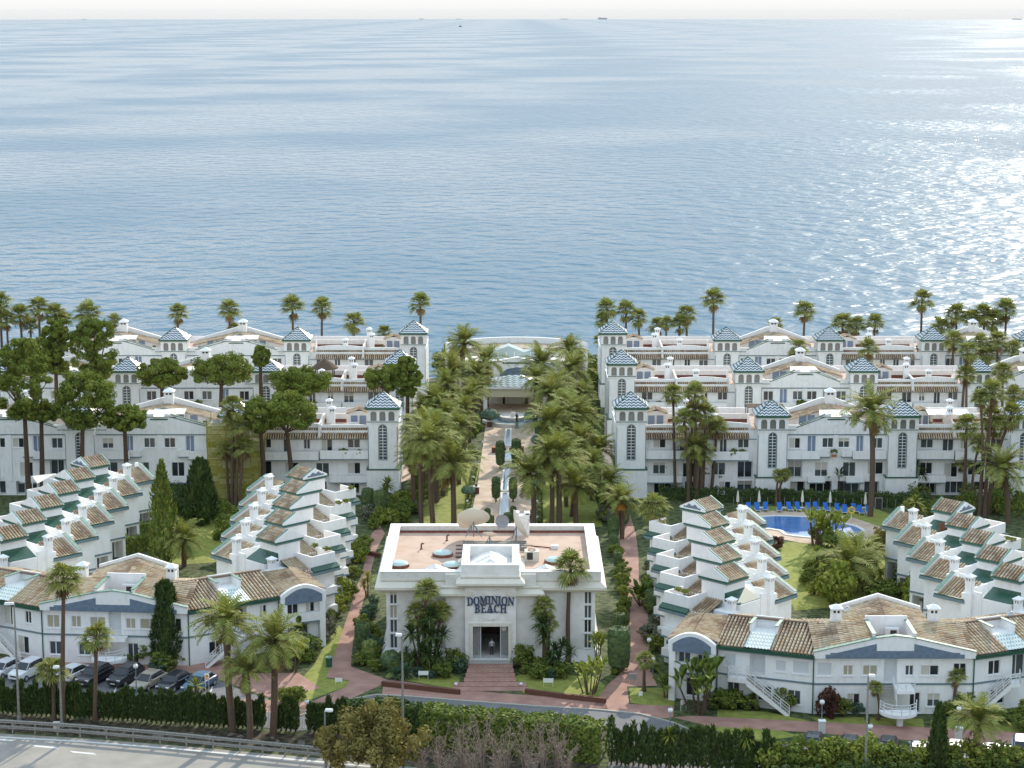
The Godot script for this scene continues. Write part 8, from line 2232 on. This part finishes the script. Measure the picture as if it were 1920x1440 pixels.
func build_street() -> void:
	street_lamp("tall street lamp by the stair next to the white parked cars", G(36, 1352), 11.3, -0.9)
	street_lamp("shorter street lamp beside the short fan palm", G(116, 1364), 5.8, -0.6)
	street_lamp("street lamp rising in front of the hall corner behind the ochre tree", G(756, 1402), 10.5, -0.6)
	street_lamp("street lamp at the end of the cypress hedge by the ochre tree", G(611, 1452), 5.8, 0.7)
	street_lamp("street lamp in front of the blue gable behind bushy conifers", G(1622, 1462), 9.3, 0.6)
	for q in [[256, 1302, "beside the beige parked saloon"], [577, 1372, "in the gap of the cypress hedge"], [1256, 1388, "at the drive junction before the roadside hedge"], [1540, 1372, "on a pale pedestal below the long stair"], [1796, 1385, "on a pale pedestal beside the young palms"], [1630, 1420, "among the bushy conifers by the lamp pole"], [1217, 1225, "beside the walk at the stepped houses"], [1224, 1262, "at the lower end of the walk"]]:
		globe_lamp("white globe lamp " + q[2], "globe lamps along the drive", G(q[0], q[1]), 2.6 if q[1] > 1300 else 1.2, 0.24)
	for q in [[1541, 1374], [1797, 1387]]:
		var t := thing("lamp_pedestal", "pale square pedestal under a globe lamp by the lawn", "pedestal", G(q[0], q[1]), 0, "lamp pedestals by the lawn")
		put(mb().box(-0.28, 0, -0.28, 0.28, 1.1, 0.28), "shaft", M.stone_cap, t)
		put(mb().box(-0.33, 1.102, -0.33, 0.33, 1.2, 0.33), "cap", M.stone, t)
	for q in [[888, 905], [876, 950], [872, 979], [880, 925], [896, 880], [905, 838]]:
		globe_lamp("small white globe lamp along the promenade hedge, pine side", "garden globe lamps, pine side", G(q[0], q[1]), 0.6, 0.17)
	for q in [[1007, 950], [1007, 980], [1000, 915], [1005, 825], [1003, 870]]:
		globe_lamp("small white globe lamp along the promenade hedge, pool side", "garden globe lamps, pool side", G(q[0], q[1]), 0.6, 0.17)
	for q in [[855, 1288, "path side"], [977, 1288, "palm side"]]:
		globe_lamp("white ball light at the foot of the entrance stair, " + q[2], "", G(q[0], q[1]), 0.15, 0.17)
	board("notice_board", "white notice board on the shady lawn before the hall, path side", G(794, 1274), 1.0, 0.42, 0.45, M.trim_white)
	board("notice_board", "white notice board on the shady lawn before the hall, palm side", G(1028, 1288), 1.0, 0.42, 0.45, M.trim_white)
	board("notice_board", "white notice board turned sideways before the banana clump", G(1282, 1332), 0.9, 0.5, 0.6, M.trim_white, 0.8)
	board("notice_board", "grey notice board on posts beside the walk", G(1186, 1288), 0.75, 0.6, 0.75, M.metal_grey)
	board("notice_board", "small white lawn sign with a dark figure", G(1201, 1308), 0.38, 0.42, 0.2, M.trim_white)
	board("notice_board", "low white sign on the brick path at the lawn corner", G(635, 1284), 0.7, 0.4, 0.3, M.trim_white)
	var ps := board("parking_sign", "white sign with orange disc on a pole beside the blue car", G(389, 1308), 0.44, 0.62, 1.75, M.trim_white)
	put(mb().wheel(0.15, 0.01), "disc", M.orange, ps).transform = Transform3D(Basis(Vector3.RIGHT, PI / 2), Vector3(0, 2.15, 0.026))
	put(mb().box(-0.17, 1.82, 0.02, 0.17, 1.93, 0.028), "text_strip", M.orange, ps)
	var bn := thing("litter_bin", "green cylindrical litter bin beside the lawn edge", "bin", G(617, 1250))
	put(mb().lathe([Vector2(0.3, 0), Vector2(0.34, 0.9), Vector2(0.34, 0.95)], Vector3.ZERO, 14), "drum", M.green, bn)
	put(mb().lathe([Vector2(0.37, 0.95), Vector2(0.37, 1.03), Vector2(0.0, 1.05)], Vector3.ZERO, 14), "lid", M.green_soft, bn)
	var ub := thing("utility_box", "small beige utility box by the guard rail", "utility box", G(106, 1368))
	put(mb().box(-0.25, 0, -0.2, 0.25, 0.65, 0.2), "case", M.cornice, ub)
	put(mb().box(-0.29, 0.652, -0.24, 0.29, 0.72, 0.24), "lid", M.stone_cap, ub)
	# crash barrier: two beams on posts
	var gr := thing("guard_rail", "double beam steel guard rail along the highway", "guard rail", Vector3.ZERO)
	var e := poly_px([-60, 1370, 150, 1383, 300, 1396, 450, 1411, 620, 1428, 780, 1442])
	for i in e.size() - 1:
		var a := Vector3(e[i].x, 0, e[i].y); var b := Vector3(e[i + 1].x, 0, e[i + 1].y)
		for h in [[0.95, 1.28], [0.42, 0.72]]:
			var z := Vector3(0, 0, 0.06)
			put(mb().strip_beam(a, b, h[0], h[1]), "beam", M.galvanised, gr)
		var n := int((b - a).length() / 2.0)
		for k in n:
			var p := a.lerp(b, float(k) / n)
			put(mb().box(p.x - 0.06, 0, p.z - 0.14, p.x + 0.06, 1.25, p.z - 0.02), "post", M.galvanised, gr)
	# wire fence with white posts behind the cypresses, gate panels
	var wf := thing("mesh_fence", "white mesh fence with posts behind the cypress hedge", "fence", Vector3.ZERO)
	for i in 40:
		var p := G(-10 + i * 16.6, 1330 + i * 0.98)
		put(mb().bar(p, p + Vector3(0, 1.5, 0), 0.035, 5), "post", M.rail_white, wf)
	var gt := thing("fence_gate", "white barred gate in the gap of the cypress hedge", "gate", G(571, 1368))
	for i in 7: put(mb().box(-0.62 + i * 0.2, 0.1, 0, -0.57 + i * 0.2, 1.9, 0.04), "bar", M.rail_white, gt)
	for y in [0.15, 1.8]: put(mb().box(-0.66, y, 0.041, 0.66, y + 0.07, 0.075), "cross_bar", M.rail_white, gt)
	# stones on the verge
	rng.seed = 31
	for i in 42:
		var px := rnd(-10, 640); var p := G(px, 1352 + px * 0.062 + rnd(2, 16))
		var t := thing("rock", "rough brown stone lying on the verge above the guard rail", "rock", p, rng.randf() * TAU, "stones on the highway verge")
		if not cache.has("rock%d" % (i % 4)):
			var b := mb(); var prof := []
			for k in 6: prof.append(Vector2(0.3 * sin(PI * (k + 0.6) / 6.2) * rnd(0.75, 1.2), 0.35 * k / 5.0 - 0.05))
			prof.append(Vector2(0, 0.33))
			b.lathe(prof, Vector3.ZERO, 7)
			cache["rock%d" % (i % 4)] = b.mesh(M.rock)
		put_mesh(cache["rock%d" % (i % 4)], "stone", t, Vector3.ZERO, Basis.from_scale(Vector3(rnd(0.6, 1.5), rnd(0.6, 1.2), rnd(0.6, 1.3))))
	# low brick walls round the planting before the hall
	for q in [["brick retaining wall before the hall, path side", [716, 1286, 800, 1295, 862, 1302]], ["brick retaining wall before the hall, palm side", [985, 1300, 1060, 1310, 1136, 1318]], ["brick retaining wall at the bend of the brick path", [672, 1030, 690, 1040, 712, 1045]]]:
		var pts: Array = q[1]
		var w := thing("brick_wall", "low " + q[0], "wall", Vector3.ZERO)
		for i in range(0, pts.size() - 2, 2):
			var a := G2(pts[i], pts[i + 1]); var b := G2(pts[i + 2], pts[i + 3])
			var nn := (b - a).normalized().orthogonal() * 0.14
			put(mb().prism([a - nn, b - nn, b + nn, a + nn], 0, 0.42), "panel", M.brick, w)
			put(mb().prism([a - nn * 1.25, b - nn * 1.25, b + nn * 1.25, a + nn * 1.25], 0.0, 0.48, true), "coping", M.brick, w).position.y = 0.0
	# far shipping and a small boat
	for q in [["grey cargo ship with tall bridge on the horizon", 1130, 34, 26500.0, 125.0, 26.0], ["distant low ship on the horizon", 1058, 36, 27000.0, 110.0, 9.0], ["faint small ship on the horizon beyond the open water", 790, 36, 27000.0, 60.0, 10.0], ["faint ship on the horizon over the blue water", 860, 36, 27000.0, 90.0, 7.0], ["faint far ship on the horizon in the glitter", 1908, 36, 27000.0, 130.0, 14.0], ["tiny far ship on the dark side of the horizon", 158, 36, 27000.0, 60.0, 8.0]]:
		var d: float = q[3]
		var X: float = (q[1] - 960.0) / FOCAL * d * 0.984
		var s := thing("ship", q[0], "ship", Vector3(X, -1.2 - (d * d + X * X) / 12742000.0, -d))
		var l: float = q[4] / 2; var hh: float = q[5]
		put(mb().hexa_hull(l, hh * 0.45), "hull", M.ship_grey, s)
		put(mb().box(-l * 0.75, hh * 0.45, -8, -l * 0.35, hh, 8), "bridge", M.ship_grey, s)
		put(mb().box(-l * 0.2, hh * 0.45, -7, l * 0.8, hh * 0.7, 7), "cargo", M.ship_grey, s)
	var bt := thing("small_boat", "small dark fishing boat out on the calm sea", "boat", at(863, 60, 9000.0) * Vector3(1, 0, 1) + Vector3(0, -7.6, 0), 0.3)
	put(mb().hexa_hull(7.0, 2.6), "hull", M.sign_blue, bt)
	put(mb().box(-3, 2.6, -1.6, 1.5, 5.5, 1.6), "cabin", M.metal_grey, bt)
	put(mb().bar(Vector3(0, 5.5, 0), Vector3(0, 11, 0), 0.2), "mast", M.metal_grey, bt)

# ---------- scaffold, roof gardens ----------
func build_extras() -> void:
	var x0 := -40.6; var x1 := -33.4; var z1 := -270.2; var z0 := -274.0; var H := 10.6
	var sc := thing("scaffold", "scaffold wrapped in yellow netting against an apartment tower", "scaffold", Vector3.ZERO)
	for x in [x0, (x0 + x1) / 2 - 1.1, (x0 + x1) / 2 + 1.1, x1]:
		for z in [z0, z1]: put(mb().bar(Vector3(x, 0, z), Vector3(x, H + 0.8, z), 0.06, 6), "standard", M.galvanised, sc)
	for y in [2.0, 4.1, 6.2, 8.3, 10.4]:
		for z in [z0, z1]: put(mb().bar(Vector3(x0, y, z), Vector3(x1, y, z), 0.05, 6), "ledger", M.galvanised, sc)
		put(mb().box(x0, y - 0.06, z0 + 0.2, x1, y, z1 - 0.2), "deck", M.galvanised, sc)
	for i in 4: put(mb().bar(Vector3(x0 + 0.2, 2.0 + i * 2.1, z1 - 0.1), Vector3(x0 + 2.2, 4.0 + i * 2.1, z1 - 0.1), 0.04, 6), "brace", M.galvanised, sc)
	put(mb().pleated(Vector3(x0 - 0.1, 0.3, z1 + 0.1), Vector3(x1 + 0.1, 0.3, z1 + 0.1), H), "front_net", M.netting, sc)
	put(mb().pleated(Vector3(x1 + 0.12, 0.3, z1 + 0.1), Vector3(x1 + 0.12, 0.3, z0), H), "side_net", M.netting, sc)
	put(mb().pleated(Vector3(x0 - 0.12, 0.3, z0), Vector3(x0 - 0.12, 0.3, z1 + 0.1), H), "side_net", M.netting, sc)
	# thatched shelter on the middle row terrace
	var ts := thing("thatched_shelter", "dark thatched shelter on posts on the middle row terrace", "shelter", Vector3(at(608, 685, 313).x, 8.7, -314))
	put(mb().lathe([Vector2(2.1, 2.0), Vector2(2.05, 2.15), Vector2(1.1, 2.9), Vector2(0.1, 3.5), Vector2(0, 3.5)], Vector3.ZERO, 14), "thatch", M.thatch, ts)
	for s in [[-1.3, -1.3], [1.3, -1.3], [-1.3, 1.3], [1.3, 1.3]]: put(mb().bar(Vector3(s[0], 0, s[1]), Vector3(s[0], 2.1, s[1]), 0.08), "post", M.wood, ts)
	# awnings, pergola, tanks, air conditioners and terrace plants
	for q in [["cream striped awning over the roof terrace of the pool row", 1776, 775, 277.5, 5.6], ["white sail awning on the roof terrace of the seaward row among pines", 232, 632, 343, 4.6], ["white sail awning on the seaward row beside the tiled tower", 462, 632, 343, 4.2], ["cream awning on the netted row beside the pines", 318, 760, 278, 4.4], ["pale awning on the far end of the netted row", 50, 762, 278, 3.6]]:
		var p := at(q[1], q[2], q[3])
		var a := thing("awning", q[0], "awning", Vector3(p.x, 8.7, p.z))
		var w: float = q[4] / 2
		for i in 6:
			var l := -w + i * w / 3; var r := l + w / 3
			put(mb().hexa_slope(l, r, 2.15, 2.5, 1.4, -0.8), "strip", M.canvas if i % 2 else M.trim_white, a)
		for s in [-1, 1]: put(mb().box(s * w - 0.04, 0, 1.3, s * w + 0.04, 2.15, 1.38), "post", M.metal_white, a)
	var pg := thing("pergola", "dark slatted pergola on the middle row terrace beside a tiled tower", "pergola", Vector3(at(1405, 755, 300).x, 8.7, -280.2))
	for i in 7: put(mb().box(-2.6, 2.3, -i * 0.4, 2.6, 2.4, -i * 0.4 - 0.12), "slat", M.wood, pg)
	for s in [-2.5, 2.5]:
		for z in [0.0, -2.4]: put(mb().box(s - 0.06, 0, z - 0.06, s + 0.06, 2.3, z + 0.06), "post", M.wood, pg)
	for q in [[662, 784, 277.0, "white air conditioner on the netted row terrace beside the end tower"], [1030, 0, 0, ""], [1424, 706, 311, "white air conditioner on the middle row beside the tower"], [1225, 712, 312, "white air conditioner on the middle row terrace near the end tower"]]:
		if q[2] == 0: continue
		var p := at(q[0], q[1], q[2])
		var a := thing("air_conditioner", q[3], "air conditioner", Vector3(p.x, 8.7, p.z))
		put(mb().box(-0.7, 0, -0.3, 0.7, 0.9, 0.3), "case", M.metal_white, a)
		put(mb().box(-0.45, 0.12, 0.3, 0.25, 0.78, 0.33), "grille", M.metal_grey, a)
	rng.seed = 41
	for D in [274.5, 309.5, 339.5]:
		for s in [1, -1]:
			for k in 9:
				var x: float = s * rnd(20.5, 68.0)
				var t := thing("potted_plant", "small green plant in a clay pot on a white roof terrace", "potted plant", Vector3(x, 8.7, -D - rnd(1.3, 3.4)), 0, "potted plants on the roof terraces")
				put(mb().lathe([Vector2(0.16, 0), Vector2(0.24, 0.36), Vector2(0.2, 0.37), Vector2(0, 0.35)], Vector3.ZERO, 10), "pot", M.pot, t)
				put_mesh(bush_mesh("potbush%d" % (k % 2), Vector3.ONE * 0.3, 6, 0.16, 26, 0.11, GREEN), "foliage", t, Vector3(0, 0.65, 0), Basis.from_scale(Vector3.ONE * rnd(0.8, 1.5)))
			for k in 4:
				var x: float = s * rnd(21.0, 68.0)
				var t := thing("terrace_table", "white table with chairs on a sunny roof terrace", "table", Vector3(x, 8.7, -D - rnd(2.0, 3.0)), rng.randf() * 3, "tables on the roof terraces")
				put(mb().lathe([Vector2(0.5, 0.7), Vector2(0.5, 0.74), Vector2(0, 0.74)], Vector3.ZERO, 14), "top", M.metal_white, t)
				put(mb().bar(Vector3.ZERO, Vector3(0, 0.7, 0), 0.05), "leg", M.metal_white, t)
				for c in 3:
					var d := Vector3(cos(c * 2.1), 0, sin(c * 2.1)) * 0.8
					put(mb().box(d.x - 0.22, 0.4, d.z - 0.22, d.x + 0.22, 0.45, d.z + 0.22).box(d.x - 0.22, 0, d.z - 0.22, d.x - 0.18, 0.9, d.z + 0.22), "chair", M.metal_white, t)
	# plants on the balconies
	for D in [274.5, 309.5]:
		for s in [1, -1]:
			for k in 10:
				var x: float = s * [20.2, 22.5, 24.6, 27.0, 29.5, 31.0, 41.5, 43.6, 48.0, 50.2][k] + rnd(-0.5, 0.5)
				if rng.randf() < 0.4:
					var t := thing("potted_plant", "leafy plant spilling over a white balcony front", "potted plant", Vector3(x, 5.45, -D + 0.62), 0, "plants on the balconies")
					put(mb().box(-0.35, 0, -0.12, 0.35, 0.3, 0.12), "trough", M.pot, t)
					put_mesh(bush_mesh("balbush%d" % (k % 2), Vector3(0.55, 0.35, 0.28), 9, 0.2, 26, 0.12, GREEN), "foliage", t, Vector3(0, 0.75, 0.1), Basis.from_scale(Vector3.ONE * rnd(0.8, 1.5)))
	# round sun dishes, terrace planting on the stepped blocks
	for q in [[1585, 1148, 7.4, "white satellite dish on the tiled roof behind the blue gable"], [1660, 1165, 6.6, "satellite dish standing in the roof recess of the curved building"], [1893, 1158, 7.2, "grey satellite dish on the white roof recess at the building end"]]:
		var p := G(q[0], q[1], q[2])
		dish("satellite_dish", q[3], p, 0.42, 0.3, 1.0, M.metal_white)
	for q in [[612, 1032, 7.45], [590, 1026, 7.45], [650, 942, 7.45], [635, 945, 7.45], [658, 917, 7.45], [1272, 1108, 7.45], [1284, 1112, 7.45], [1888, 1012, 7.45], [1898, 1015, 7.45]]:
		shrub("straggly plant in a terrace planter of the stepped houses", "plants on the stepped terraces", G(q[0], q[1], q[2]), Vector3(0.5, 0.22, 0.4), "light")
	var tp := thing("terrace_screen", "rust brown screen wall on a stepped house terrace beyond the pool", "screen", G(1775, 1000, 6.7))
	put(mb().box(-1.3, 0, -0.05, 1.3, 1.3, 0.05), "panel", M.terracotta_wall, tp)
	put(mb().box(-1.35, 1.302, -0.07, 1.35, 1.38, 0.07), "rail", M.wood, tp)
	tp.rotation.y = 0.7
	var sail := thing("shade_sail", "pale triangular shade sail on the stepped block below the pines", "sail", Vector3.ZERO)
	var s0 := G(60, 893, 8.6); var s1 := G(106, 888, 9.0); var s2 := G(70, 907, 8.4)
	put(mb().tri_sheet(s0, s1, s2, 0.04), "cloth", M.canvas, sail)
	for p in [s0, s2]: put(mb().bar(Vector3(p.x, 5.5, p.z), p, 0.05), "post", M.metal_white, sail)

func build_all() -> void:
	build_gatehouse()
	build_rows()
	build_townhouses()
	build_curved()
	build_pool()
	build_axis()
	build_garden()
	build_cars()
	build_street()
	build_extras()
	build_person()
